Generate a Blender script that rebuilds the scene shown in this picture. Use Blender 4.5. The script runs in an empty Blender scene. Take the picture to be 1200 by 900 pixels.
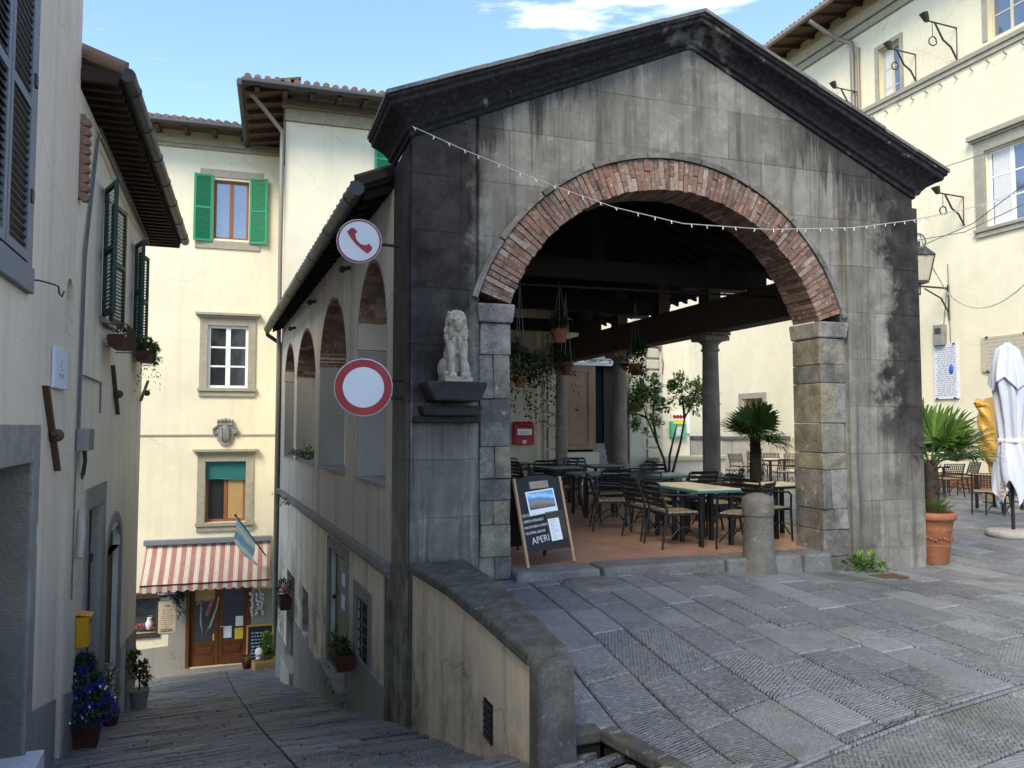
import bpy, bmesh, math, random
from mathutils import Vector, Matrix
R = math.radians
rng = random.Random(11)
sc = bpy.context.scene
COL = sc.collection

# ------------------------------------------------------------------ camera
FPX, CX, CY, HOR, EYE = 900.0, 600.0, 450.0, 499.0, 1.5
PITCH = math.atan((HOR - CY) / FPX)
cp_, sp_ = math.cos(PITCH), math.sin(PITCH)
cam = bpy.data.cameras.new('camera'); camo = bpy.data.objects.new('camera', cam); COL.objects.link(camo)
camo.location = (0, 0, EYE); camo.rotation_euler = (math.pi/2 + PITCH, 0, 0)
cam.sensor_width = 36; cam.lens = FPX/1200*36; cam.clip_start = .05; cam.clip_end = 2000
sc.camera = camo

def ray(px, py):
    a = (px-CX)/FPX; b = (CY-py)/FPX
    return Vector((a, cp_-b*sp_, sp_+b*cp_))
def P(px, py, Y):
    r = ray(px, py); return Vector((0, 0, EYE)) + r*(Y/r.y)
def G(px, py, z=0.):
    r = ray(px, py); return Vector((0, 0, EYE)) + r*((z-EYE)/r.z)
def frame(x, y, deg, z=0.):
    return Matrix.Translation((x, y, z)) @ Matrix.Rotation(R(deg), 4, 'Z')
def hit(M, px, py, y=0.):
    """survey helper: local (x, z) of a sight line on the wall plane y of frame M"""
    I = M.inverted(); o = I @ Vector((0, 0, EYE)); d = I.to_3x3() @ ray(px, py)
    t = (y-o.y)/d.y; q = o+d*t
    return q.x, q.z

# ------------------------------------------------------------------ mesh builder
class MB:
    def __init__(s, M=None):
        s.v = []; s.f = []; s.c = []; s.a = []; s.sm = []; s.M = M or Matrix()
    def add(s, vs, fs, c=None, a=0., sm=False, M=None):
        n = len(s.v); T = s.M @ M if M is not None else s.M
        s.v += [T @ Vector(v) for v in vs]
        for f in fs:
            s.f.append([i+n for i in f]); s.c.append(rng.random() if c is None else c); s.a.append(a); s.sm.append(sm)
    def box(s, x0, x1, y0, y1, z0, z1, c=None, M=None, a=0.):
        if c is None: c = rng.random()
        vs = [(x0,y0,z0),(x1,y0,z0),(x1,y1,z0),(x0,y1,z0),(x0,y0,z1),(x1,y0,z1),(x1,y1,z1),(x0,y1,z1)]
        s.add(vs, [(0,3,2,1),(4,5,6,7),(0,1,5,4),(1,2,6,5),(2,3,7,6),(3,0,4,7)], c, a, M=M)
    def hexa(s, b, t, c=None):
        if c is None: c = rng.random()
        n = len(b)
        s.add(list(b)+list(t), [tuple(range(n-1,-1,-1)), tuple(range(n,2*n))] + [(i,(i+1)%n,(i+1)%n+n,i+n) for i in range(n)], c)
    def prism(s, poly, y0, y1, c=None, M=None):
        """polygon in x,z (counter-clockwise seen from -y) pushed from y0 to y1"""
        n = len(poly)
        if c is None: c = rng.random()
        vs = [(x,y0,z) for x,z in poly]+[(x,y1,z) for x,z in poly]
        s.add(vs, [tuple(range(n)), tuple(range(2*n-1,n-1,-1))]+[(i,i+n,(i+1)%n+n,(i+1)%n) for i in range(n)], c, M=M)
    def tube(s, pts, r, n=6, c=None, caps=True, M=None, sm=True):
        if c is None: c = rng.random()
        pts = [Vector(p) for p in pts]; m = len(pts)
        rs = r if isinstance(r, (list,tuple)) else [r]*m
        vs = []; fs = []; up = None
        for i,p in enumerate(pts):
            d = (pts[min(i+1,m-1)]-pts[max(i-1,0)])
            if d.length < 1e-9: d = Vector((0,0,1))
            d.normalize()
            if up is None:
                up = Vector((0,0,1)) if abs(d.z) < .9 else Vector((1,0,0))
            a = up - d*up.dot(d)
            if a.length < 1e-4: a = d.orthogonal()
            a.normalize(); up = a; b = d.cross(a)
            for k in range(n):
                t = 2*math.pi*k/n; vs.append(p+(a*math.cos(t)+b*math.sin(t))*rs[i])
        for i in range(m-1):
            for k in range(n):
                fs.append((i*n+k, i*n+(k+1)%n, (i+1)*n+(k+1)%n, (i+1)*n+k))
        s.add(vs, fs, c, sm=sm and n > 4, M=M)
        if caps:
            s.add(vs[:n], [tuple(range(n-1,-1,-1))], c, M=M); s.add(vs[-n:], [tuple(range(n))], c, M=M)
    def lathe(s, prof, n=20, o=(0,0,0), c=None, M=None, sm=True, fn=None):
        if c is None: c = rng.random()
        vs = []; fs = []; m = len(prof)
        for r,z in prof:
            for k in range(n):
                t = 2*math.pi*k/n; rr = r*(fn(t,z) if fn else 1)
                vs.append((o[0]+rr*math.cos(t), o[1]+rr*math.sin(t), o[2]+z))
        for i in range(m-1):
            for k in range(n): fs.append((i*n+k, i*n+(k+1)%n, (i+1)*n+(k+1)%n, (i+1)*n+k))
        s.add(vs, fs, c, sm=sm, M=M)
        s.add(vs[:n], [tuple(range(n-1,-1,-1))], c, M=M); s.add(vs[-n:], [tuple(range(n))], c, M=M)
    def ball(s, o, r, nu=10, nv=7, c=None, M=None):
        rx,ry,rz = r if isinstance(r,(tuple,list)) else (r,r,r)
        if c is None: c = rng.random()
        vs = [(o[0],o[1],o[2]-rz)]
        for j in range(1,nv):
            p = math.pi*j/nv
            for k in range(nu):
                t = 2*math.pi*k/nu
                vs.append((o[0]+rx*math.sin(p)*math.cos(t), o[1]+ry*math.sin(p)*math.sin(t), o[2]-rz*math.cos(p)))
        vs.append((o[0],o[1],o[2]+rz)); e = len(vs)-1
        fs = [(0,1+(k+1)%nu,1+k) for k in range(nu)]
        for j in range(nv-2):
            for k in range(nu): fs.append((1+j*nu+k,1+j*nu+(k+1)%nu,1+(j+1)*nu+(k+1)%nu,1+(j+1)*nu+k))
        fs += [(e,1+(nv-2)*nu+k,1+(nv-2)*nu+(k+1)%nu) for k in range(nu)]
        s.add(vs, fs, c, sm=True, M=M)
    def disc(s, o, r, y, n=28, c=.5):
        s.add([(o[0]+r*math.cos(2*math.pi*k/n), y, o[1]+r*math.sin(2*math.pi*k/n)) for k in range(n)], [tuple(range(n))], c)
    def seg(s, xa, xb, lo, hi, y0, y1, n=1, ends=(1,1), c=.5):
        """wall strip between two curves lo(x) and hi(x), with real thickness"""
        xs = [xa+(xb-xa)*i/n for i in range(n+1)]
        F = [(x,y0,lo(x)) for x in xs]+[(x,y0,hi(x)) for x in xs]
        B = [(x,y1,lo(x)) for x in xs]+[(x,y1,hi(x)) for x in xs]
        m = n+1; vs = F+B; o = 2*m; fs = []
        for i in range(n):
            fs += [(i,i+1,m+i+1,m+i), (o+i+1,o+i,o+m+i,o+m+i+1), (i+1,i,o+i,o+i+1), (m+i,m+i+1,o+m+i+1,o+m+i)]
        if ends[0]: fs.append((0,m,o+m,o))
        if ends[1]: fs.append((n,o+n,o+m+n,m+n))
        s.add(vs, fs, c)
    def cut(s): s.cuts = getattr(s,'cuts',[])+[len(s.f)]
    def build_each(s, name, mat, parent=None, bevel=0.):
        """one object per cut() run of faces"""
        cs = [0]+getattr(s,'cuts',[])+[len(s.f)]; out = []
        for a,b in zip(cs,cs[1:]):
            if b <= a: continue
            p = MB(); ids = {}
            for f in s.f[a:b]:
                q = []
                for i in f:
                    if i not in ids: ids[i] = len(p.v); p.v.append(s.v[i])
                    q.append(ids[i])
                p.f.append(q)
            p.c = s.c[a:b]; p.a = s.a[a:b]; p.sm = s.sm[a:b]; out.append(p.build(name, mat, parent, bevel))
        return out
    def build(s, name, mat, parent=None, bevel=0., loc=None):
        me = bpy.data.meshes.new(name)
        me.from_pydata([tuple(v) for v in s.v], [], s.f)
        at = me.attributes.new('rnd','FLOAT','FACE'); at.data.foreach_set('value', s.c)
        if any(s.a):
            a2 = me.attributes.new('ang','FLOAT','FACE'); a2.data.foreach_set('value', s.a)
        me.polygons.foreach_set('use_smooth', s.sm)
        mats = mat if isinstance(mat,(list,tuple)) else [mat]
        for m in mats: me.materials.append(m)
        me.update()
        o = bpy.data.objects.new(name, me); COL.objects.link(o)
        if parent: o.parent = parent
        if loc is not None: o.location = loc
        if bevel:
            b = o.modifiers.new('bevel','BEVEL'); b.width = bevel; b.segments = 2; b.limit_method = 'ANGLE'; b.angle_limit = R(40)
        return o

def tag(o, label=None, cat=None, group=None, kind=None):
    if label: o['label'] = label
    if cat: o['category'] = cat
    if group: o['group'] = group
    if kind: o['kind'] = kind
    return o
def thing(name, label, cat, M, group=None):
    o = bpy.data.objects.new(name, None); o.empty_display_size = .1; COL.objects.link(o)
    o.matrix_world = M if isinstance(M, Matrix) else Matrix.Translation(M)
    return tag(o, label, cat, group)
def dup(o, M, label=None, group=None, parent=None):
    c = o.copy(); COL.objects.link(c)
    if parent: c.parent = parent
    else: c.matrix_world = M
    if label: c['label'] = label
    if group: c['group'] = group
    for ch in o.children: dup(ch, None, parent=c)
    return c
def plain(M): return M.inverted()

def wall_rects(mb, x0, x1, z0, z1, ops, th, c=.5, back=False):
    """front face on y=0 with openings (xa,xb,za,zb[,reveal depth]) whose reveals go inwards"""
    xs = sorted({x0,x1,*[o[0] for o in ops],*[o[1] for o in ops]}); zs = sorted({z0,z1,*[o[2] for o in ops],*[o[3] for o in ops]})
    xs = [x for x in xs if x0 <= x <= x1]; zs = [z for z in zs if z0 <= z <= z1]
    for i in range(len(xs)-1):
        for j in range(len(zs)-1):
            mx, mz = (xs[i]+xs[i+1])/2, (zs[j]+zs[j+1])/2
            if any(o[0] < mx < o[1] and o[2] < mz < o[3] for o in ops): continue
            mb.add([(xs[i],0,zs[j]),(xs[i+1],0,zs[j]),(xs[i+1],0,zs[j+1]),(xs[i],0,zs[j+1])],[(0,1,2,3)],c)
    for o in ops:
        a,b,d,e = o[:4]; t = o[4] if len(o) > 4 else .25
        mb.add([(a,0,d),(a,t,d),(a,t,e),(a,0,e)],[(0,1,2,3)],c); mb.add([(b,0,d),(b,t,d),(b,t,e),(b,0,e)],[(3,2,1,0)],c)
        mb.add([(a,0,d),(b,0,d),(b,t,d),(a,t,d)],[(0,1,2,3)],c); mb.add([(a,0,e),(b,0,e),(b,t,e),(a,t,e)],[(3,2,1,0)],c)
    # outer shell: ends, top, back
    mb.add([(x0,0,z0),(x0,th,z0),(x0,th,z1),(x0,0,z1)],[(3,2,1,0)],c); mb.add([(x1,0,z0),(x1,th,z0),(x1,th,z1),(x1,0,z1)],[(0,1,2,3)],c)
    mb.add([(x0,0,z1),(x1,0,z1),(x1,th,z1),(x0,th,z1)],[(0,1,2,3)],c)
    for i in range(len(xs)-1):
        for j in range(len(zs)-1):
            mx, mz = (xs[i]+xs[i+1])/2, (zs[j]+zs[j+1])/2
            if any(o[0] < mx < o[1] and o[2] < mz < o[3] and len(o) > 4 and o[4] >= th for o in ops): continue
            mb.add([(xs[i],th,zs[j]),(xs[i+1],th,zs[j]),(xs[i+1],th,zs[j+1]),(xs[i],th,zs[j+1])],[(3,2,1,0)],c)

# ------------------------------------------------------------------ materials
class Mat:
    def __init__(s, name):
        s.m = bpy.data.materials.new(name); s.m.use_nodes = True
        s.t = s.m.node_tree; s.t.nodes.clear()
        s.o = s.t.nodes.new('ShaderNodeOutputMaterial'); s.b = s.t.nodes.new('ShaderNodeBsdfPrincipled')
        s.t.links.new(s.b.outputs[0], s.o.inputs[0]); s._tc = None
    def put(s, i, v):
        if v is None: return
        if isinstance(v, bpy.types.NodeSocket): s.t.links.new(v, i)
        else:
            if i.type == 'RGBA' and len(v) == 3: v = (*v,1)
            i.default_value = v
    def n(s, typ, _out=0, _set=None, **kw):
        nd = s.t.nodes.new('ShaderNode'+typ)
        for k,v in (_set or {}).items(): setattr(nd,k,v)
        for k,v in kw.items(): s.put(nd.inputs[k.replace('_',' ')], v)
        return nd.outputs[_out]
    def obj(s):
        if not s._tc: s._tc = s.t.nodes.new('ShaderNodeTexCoord').outputs['Object']
        return s._tc
    def mp(s, v=None, scale=(1,1,1), loc=(0,0,0), rot=(0,0,0)):
        return s.n('Mapping', Vector=v or s.obj(), Scale=scale, Location=loc, Rotation=rot)
    def noise(s, scale=1., detail=5., rough=.6, v=None, dist=0.):
        return s.n('TexNoise', Vector=v or s.obj(), Scale=scale, Detail=detail, Roughness=rough, Distortion=dist)
    def ramp(s, f, stops):
        nd = s.t.nodes.new('ShaderNodeValToRGB'); s.put(nd.inputs[0], f); e = nd.color_ramp.elements
        while len(e) > 1: e.remove(e[-1])
        for i,(p,c) in enumerate(stops):
            k = e[0] if i == 0 else e.new(p)
            k.position = p; c = (c,c,c) if not isinstance(c,(tuple,list)) else c; k.color = (*c[:3],1)
        return nd.outputs[0]
    def mix(s, f, a, b, mode='MIX'):
        nd = s.t.nodes.new('ShaderNodeMix'); nd.data_type = 'RGBA'; nd.blend_type = mode
        s.put(nd.inputs[0], f); s.put(nd.inputs[6], a); s.put(nd.inputs[7], b); return nd.outputs[2]
    def ma(s, op, a, b=None, c=None, clamp=False):
        nd = s.t.nodes.new('ShaderNodeMath'); nd.operation = op; nd.use_clamp = clamp
        s.put(nd.inputs[0], a); s.put(nd.inputs[1], b); s.put(nd.inputs[2], c); return nd.outputs[0]
    def mr(s, v, a, b, lo=0., hi=1.):
        return s.n('MapRange', _set={'clamp':True}, Value=v, From_Min=a, From_Max=b, To_Min=lo, To_Max=hi)
    def xyz(s, v=None):
        nd = s.t.nodes.new('ShaderNodeSeparateXYZ'); s.put(nd.inputs[0], v or s.obj()); return nd.outputs
    def vec(s, x, y, z):
        nd = s.t.nodes.new('ShaderNodeCombineXYZ')
        for i,q in enumerate((x,y,z)): s.put(nd.inputs[i], q)
        return nd.outputs[0]
    def attr(s, name='rnd'):
        nd = s.t.nodes.new('ShaderNodeAttribute'); nd.attribute_name = name; return nd.outputs['Fac']
    def bump(s, h, st=.4, d=.02, nrm=None):
        return s.n('Bump', Strength=st, Distance=d, Height=h, Normal=nrm)
    def done(s, col=None, rough=.8, nrm=None, metal=0., spec=.3, **kw):
        s.put(s.b.inputs['Base Color'], col); s.put(s.b.inputs['Roughness'], rough); s.put(s.b.inputs['Normal'], nrm)
        s.put(s.b.inputs['Metallic'], metal); s.put(s.b.inputs['Specular IOR Level'], spec)
        for k,v in kw.items(): s.put(s.b.inputs[k.replace('_',' ')], v)
        return s.m
def sca(c, k): return tuple(x*k for x in c)

def m_plain(name, col, rough=.6, var=.12, metal=0., spec=.3, scale=9., bump=.15):
    g = Mat(name); n = g.noise(scale, 4)
    c = g.mix(n, sca(col,1-var), sca(col,1+var)); r = g.attr()
    c = g.mix(g.ma('MULTIPLY', r, .25), c, sca(col, 1-var*1.5))
    return g.done(c, g.mr(n,.3,.7,rough-.08,rough+.08), g.bump(g.noise(scale*6,3),bump,.004), metal, spec)
def m_plaster(name, col, dirt=(.25,.22,.18), amt=.35, streak=.35, moss=None, fine=1.):
    g = Mat(name)
    big = g.noise(.55, 6, .62); mid = g.noise(2.6, 6, .65); st = g.noise(1., 6, .6, g.mp(scale=(3.2,3.2,.22)))
    st2 = g.noise(1., 5, .6, g.mp(scale=(9,9,.5), loc=(3,1,0)))
    c = g.mix(g.mr(big,.3,.7), sca(col,.9), sca(col,1.05))
    c = g.mix(g.mr(mid,.5,.75,0,amt*.6), c, sca(col,.78))
    c = g.mix(g.mr(st,.5,.74,0,streak), c, sca(dirt,1.25)); c = g.mix(g.mr(st2,.54,.76,0,streak*.75), c, sca(dirt,1.3)); pt = g.noise(.9,7,.72,g.mp(loc=(4,1,7))); c = g.mix(g.mr(pt,.52,.6,0,amt*.55), c, sca(col,.82))
    if moss is not None:
        ms = g.ma('MULTIPLY', g.mr(g.noise(1.5,7,.7,g.mp(loc=(7,7,2))),.44,.6), g.mr(g.xyz()[2], moss, moss-.7)); c = g.mix(g.ma('MULTIPLY',ms,.75), c, (.085,.085,.035))
    sp = g.noise(17, 5, .75); c = g.mix(g.mr(sp,.58,.7,0,amt*.8), c, sca(col,.58)); c = g.mix(g.mr(g.noise(55,4,.75),.5,.75,0,amt*.9), c, sca(col,.72)); c = g.mix(g.mr(g.noise(1.3,7,.7,g.mp(loc=(8,3,4))),.55,.68,0,amt*.8), c, (min(1,col[0]*1.1),min(1,col[1]*1.12),min(1,col[2]*1.2)))
    wp = g.n('VectorMath', _set={'operation':'ADD'}, Vector=g.obj(), Vector_001=g.n('VectorMath', _set={'operation':'SCALE'}, Vector=g.n('TexNoise', _out=1, Vector=g.obj(), Scale=2.5, Detail=5.), Scale=.5)) if False else g.obj()
    vr = g.t.nodes.new('ShaderNodeTexVoronoi'); vr.feature = 'DISTANCE_TO_EDGE'; vr.inputs['Scale'].default_value = .62
    nv = g.t.nodes.new('ShaderNodeTexNoise'); nv.inputs['Scale'].default_value = 1.6; nv.inputs['Detail'].default_value = 7; g.put(nv.inputs[0], g.obj())
    av = g.t.nodes.new('ShaderNodeVectorMath'); av.operation = 'MULTIPLY_ADD'; g.put(av.inputs[0], nv.outputs['Color']); av.inputs[1].default_value = (.9,.9,.9); g.put(av.inputs[2], g.obj()); g.put(vr.inputs['Vector'], av.outputs[0])
    ck = g.ma('MULTIPLY', g.mr(vr.outputs[0],.0015,.006,1.,0.), g.mr(g.noise(.5,3,.5,g.mp(loc=(6,6,6))),.5,.6,0,.6)); c = g.mix(ck, c, sca(dirt,.8))
    h = g.ma('SUBTRACT', g.ma('ADD', g.ma('MULTIPLY', mid, .6), g.ma('MULTIPLY', g.noise(60,4,.7), .5)), ck)
    return g.done(c, .88, g.bump(h,.35*fine,.012), spec=.15)
def m_stone(name, col, col2, lichen=None, scale=3., rough=.85, moss=0., var=0., cav=None):
    g = Mat(name); a = g.noise(scale, 8, .65); b = g.noise(scale*7, 6, .7); r = g.attr()
    c = g.mix(g.mr(a,.38,.62), col, col2)
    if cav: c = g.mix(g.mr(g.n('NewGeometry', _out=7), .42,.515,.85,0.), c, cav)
    c = g.mix(g.ma('MULTIPLY', r, .45), c, sca(col2,.75))
    c = g.mix(g.mr(b,.5,.72,0,.75), c, sca(col,.42)); c = g.mix(g.mr(g.noise(scale*18,4,.75),.5,.72,0,.55), c, sca(col,1.5))
    if var: c = g.mix(var, c, g.ramp(r, [(0,(.55,.55,.55)),(.3,(.95,.95,.97)),(.5,(.7,.69,.66)),(.75,(1.2,1.12,.9)),(1,(.85,.88,.9))]), 'MULTIPLY'); c = g.mix(g.mr(g.noise(scale*.5,7,.75,g.mp(loc=(4,9,1))),.48,.62,0,.65), c, (.055,.052,.048))
    if lichen: c = g.mix(g.mr(g.noise(scale*2.3,7,.7,g.mp(loc=(5,3,1))),.6,.68,0,.7), c, lichen)
    if moss: c = g.mix(g.mr(g.noise(scale*.9,6,.7,g.mp(loc=(1,7,2))),.5,.65,0,moss), c, (.045,.055,.018))
    h = g.ma('ADD', g.ma('MULTIPLY', a, .7), g.ma('MULTIPLY', b, .4))
    return g.done(c, rough, g.bump(h,.6,.03), spec=.2)
def m_glass(name, tint=(.02,.024,.028), rough=.06):
    g = Mat(name); w = g.noise(1.3,3,.5)
    c = g.mix(g.mr(g.noise(.8,3),.35,.65), tint, sca(tint,1.5))
    return g.done(c, rough, g.bump(w,.10,.05), spec=1., IOR=1.8)
def m_leaf(name, a, b, tr=.25, rough=.55):
    g = Mat(name); r = g.attr(); c = g.ramp(r, [(0.,a),(.65,b),(1.,sca(b,1.5))])
    c = g.mix(g.mr(g.noise(3,3),.35,.65,0,.35), c, sca(a,.7))
    g.done(c, rough, spec=.3); 
    t = g.n('BsdfTranslucent', Color=c); mx = g.n('MixShader', Fac=tr)
    nd = mx.node; g.t.links.new(g.b.outputs[0], nd.inputs[1]); g.t.links.new(t, nd.inputs[2]); g.t.links.new(mx, g.o.inputs[0])
    return g.m
def m_wood(name, a, b, rough=.55, ax=(8,8,.7)):
    g = Mat(name); n = g.noise(2., 6, .65, g.mp(scale=ax), .6); r = g.attr()
    c = g.mix(g.mr(n,.3,.7), a, b); c = g.mix(g.ma('MULTIPLY',r,.3), c, sca(a,.7))
    return g.done(c, rough, g.bump(n,.3,.006), spec=.3)

M = {}
M['cream_sun'] = m_plaster('cream plaster yellow', (.76,.69,.49), (.50,.43,.30), .4, .3)
M['cream_back'] = m_plaster('cream plaster old house', (.76,.70,.52), (.46,.40,.29), .4, .4)
M['cream_left'] = m_plaster('beige plaster lane house', (.76,.63,.49), (.36,.29,.23), .55, .5)
M['cream_left2'] = m_plaster('pale plaster lane house', (.80,.71,.55), (.38,.33,.26), .55, .45)
M['cream_low'] = m_plaster('grey cream plaster lower loggia', (.78,.69,.54), (.20,.175,.135), .7, .7, moss=-.9)
M['cream_parapet'] = m_plaster('streaky beige parapet plaster', (.74,.62,.47), (.15,.13,.095), .7, .72, moss=.0)
M['cement'] = m_plaster('grey cement dado', (.31,.295,.26), (.12,.115,.09), .6, .6)
M['cement_pale'] = m_plaster('pale grey render', (.54,.49,.41), (.19,.17,.14), .75, .8)
M['portal_wall'] = m_plaster('grey cream ashlar', (.52,.49,.39), (.30,.27,.2), .3, .2)
M['stone'] = m_stone('grey pietra serena trim', (.30,.29,.26), (.22,.21,.185), None, 4)
M['stone_warm'] = m_stone('warm grey window stone', (.40,.37,.29), (.32,.29,.22), (.2,.2,.15), 5)
M['stone_dark'] = m_stone('dark sooty stone', (.022,.02,.02), (.05,.047,.045), (.10,.10,.085), 5)
M['quoin'] = m_stone('rough quoin blocks', (.33,.31,.27), (.13,.125,.11), (.40,.35,.23), 3.2, var=1.)
M['column'] = m_stone('sandstone column', (.25,.215,.175), (.16,.135,.11), None, 3)
M['kerb'] = m_stone('kerb stone', (.19,.185,.17), (.11,.107,.10), (.24,.24,.21), 4)
M['bollard'] = m_stone('worn bollard stone', (.20,.185,.155), (.10,.093,.08), (.30,.28,.23), 3.5)
M['coping'] = m_stone('mossy coping stone', (.15,.145,.125), (.07,.07,.06), (.38,.37,.31), 6, moss=.65, var=.5)
M['lion'] = m_stone('weathered pale stone', (.47,.41,.33), (.28,.24,.185), (.12,.10,.08), 9, cav=(.05,.042,.034))  # cav darkens the hollows of the mesh
M['crest'] = m_stone('grey carved stone', (.30,.29,.26), (.20,.19,.17), None, 7)
M['metal_dark'] = m_plain('dark painted metal', (.018,.018,.02), .42, .2, .3, .4)
M['iron'] = m_plain('wrought iron', (.06,.055,.052), .6, .3, .4)
M['rust'] = m_plain('rusted iron', (.10,.06,.035), .8, .35, .1)
M['gutter'] = m_plain('grey green gutter metal', (.075,.082,.08), .5, .25, .5)
M['gutter_brown'] = m_plain('taupe drainpipe', (.27,.23,.19), .5, .2, .3)
M['pipe_green'] = m_plain('green drainpipe', (.06,.09,.075), .5, .2, .3)
M['cable'] = m_plain('grey cable', (.16,.16,.16), .7, .2)
M['cable_pale'] = m_plain('pale light string', (.40,.39,.36), .6, .1)
M['bulb'] = m_plain('clear bulbs', (.75,.75,.72), .25, .05)
M['rafter'] = m_wood('dark eave wood', (.05,.028,.018), (.03,.016,.011), .8)
M['rafter_brown'] = m_wood('brown eave wood', (.13,.08,.05), (.07,.04,.028), .8)
M['beam'] = m_wood('old dark beam', (.085,.06,.045), (.04,.028,.022), .75, (.7,8,8))
M['roofwood'] = m_wood('black roof boards', (.012,.010,.009), (.02,.016,.013), .9)
M['tile'] = m_stone('terracotta roof tile', (.36,.20,.13), (.24,.15,.11), (.36,.33,.25), 6)
M['tile_dark'] = m_stone('sooty roof tile', (.06,.045,.04), (.035,.03,.028), (.14,.13,.10), 6)
M['green_shutter'] = m_plain('bright green shutter', (.015,.26,.13), .5, .12)
M['dkgreen_shutter'] = m_plain('dark green shutter', (.012,.045,.035), .5, .2)
M['black_shutter'] = m_plain('dark shutter slats', (.022,.026,.03), .55, .2)
M['bluegrey_frame'] = m_plain('blue grey shutter frame', (.17,.19,.22), .55, .15)
M['white_paint'] = m_plain('white window paint', (.76,.76,.73), .5, .06)
M['cream_frame'] = m_plain('pale window frame', (.58,.52,.38), .5, .1)
M['brown_frame'] = m_wood('orange brown window wood', (.30,.12,.05), (.20,.08,.035))
M['shop_wood'] = m_wood('varnished brown door', (.17,.062,.022), (.09,.032,.012), .35)
M['old_door'] = m_wood('weathered wooden door', (.34,.23,.15), (.20,.13,.09), .7)
M['dark_door'] = m_wood('dark brown lane door', (.07,.042,.028), (.035,.022,.016), .6)
M['green_door'] = m_plain('green door paint', (.01,.075,.03), .45, .2)
M['glass'] = m_glass('window glass')
M['glass_sky'] = m_glass('pale window glass', (.07,.09,.12))
M['curtain'] = m_plain('pale curtain', (.60,.60,.57), .9, .12)
M['curtain_warm'] = m_plain('tan inner shutter', (.42,.27,.12), .7, .15)
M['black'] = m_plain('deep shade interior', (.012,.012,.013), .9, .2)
M['wall_in'] = m_plain('dim interior wall', (.09,.09,.085), .9, .2)
M['terracotta'] = m_stone('terracotta pot', (.34,.125,.065), (.26,.095,.05), (.40,.22,.15), 6, .8)
M['pot_dark'] = m_stone('red brown pot', (.13,.042,.026), (.09,.03,.02), None, 6, .6)
M['soil'] = m_plain('potting soil', (.03,.02,.013), .95, .3)
M['chalk'] = m_plain('blackboard', (.014,.013,.014), .6, .25)
M['lightwood'] = m_wood('pale wood rail', (.46,.29,.16), (.36,.22,.12), .6)
M['paper'] = m_plain('white paper', (.78,.78,.78), .7, .04)
M['ink'] = m_plain('dark ink', (.05,.05,.055), .8, .1)
M['ink_grey'] = m_plain('grey ink', (.33,.34,.37), .8, .1)
M['ink_red'] = m_plain('red brown ink', (.30,.12,.10), .8, .1)
M['chalkline'] = m_plain('white chalk', (.62,.62,.60), .9, .15)
M['red'] = m_plain('red enamel', (.36,.01,.018), .35, .08)
M['white_sign'] = m_plain('white sign enamel', (.74,.75,.78), .35, .08, scale=3)
M['blue'] = m_plain('blue print', (.02,.12,.42), .5, .1)
M['skyblue'] = m_plain('light blue print', (.22,.50,.78), .5, .15)
M['yellow'] = m_plain('yellow enamel', (.62,.30,.015), .4, .1)
M['yellow_print'] = m_plain('yellow print', (.75,.62,.06), .5, .1)
M['green_print'] = m_plain('green print', (.08,.42,.22), .5, .1)
M['plaque'] = m_stone('white marble plaque', (.70,.71,.74), (.62,.64,.68), None, 3, .5)
M['plaque_pale'] = m_plain('bluish white board', (.58,.63,.72), .5, .05)
M['plaque_tan'] = m_stone('beige stone plaque', (.52,.46,.33), (.45,.40,.28), None, 3, .7)
M['seat'] = m_wood('beige seat', (.30,.24,.15), (.22,.17,.11), .6, (1,8,8))
M['tabletop'] = m_plain('cream table top', (.55,.48,.33), .35, .12, scale=4)
M['teal'] = m_plain('teal table edge', (.02,.16,.15), .45, .1)
M['tabletop_grey'] = m_plain('grey green table top', (.26,.28,.24), .35, .12, scale=4)
M['cloth'] = m_plain('white parasol cloth', (.50,.53,.60), .85, .06, scale=5)
M['granite'] = m_stone('speckled granite', (.42,.40,.36), (.28,.26,.23), None, 22)
M['gold'] = m_plain('golden paint', (.55,.30,.06), .35, .2, .25)
M['plank'] = m_wood('ochre plank', (.46,.27,.08), (.36,.2,.06))
M['box_brown'] = m_wood('red brown planter wood', (.27,.11,.05), (.2,.08,.04), .7, (.7,8,8))
M['leaf'] = m_leaf('green leaves', (.02,.05,.012), (.06,.12,.022))
M['leaf_dark'] = m_leaf('dark trailing leaves', (.008,.02,.008), (.025,.05,.015))
M['leaf_lime'] = m_leaf('fresh green leaves', (.05,.11,.015), (.12,.22,.03))
M['leaf_orange'] = m_leaf('citrus leaves', (.06,.13,.025), (.17,.27,.07))
M['palm'] = m_leaf('palm blades', (.035,.085,.02), (.11,.20,.035), .2, .45)
M['bark'] = m_stone('dark bark', (.06,.045,.032), (.03,.022,.016), None, 14)
M['tinsel_blue'] = m_plain('blue tinsel', (.025,.06,.36), .3, .3, .35)
M['tinsel_silver'] = m_plain('silver baubles', (.65,.67,.72), .2, .1, .8)
M['petal_pink'] = m_leaf('pink petals', (.50,.08,.16), (.65,.20,.28))
M['petal_white'] = m_leaf('white petals', (.6,.5,.5), (.75,.68,.65))
M['brown_wood_chair'] = m_wood('red brown chair wood', (.20,.06,.03), (.13,.04,.02))
M['fabric_white'] = m_plain('white figurine', (.72,.70,.66), .6, .08)
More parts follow.
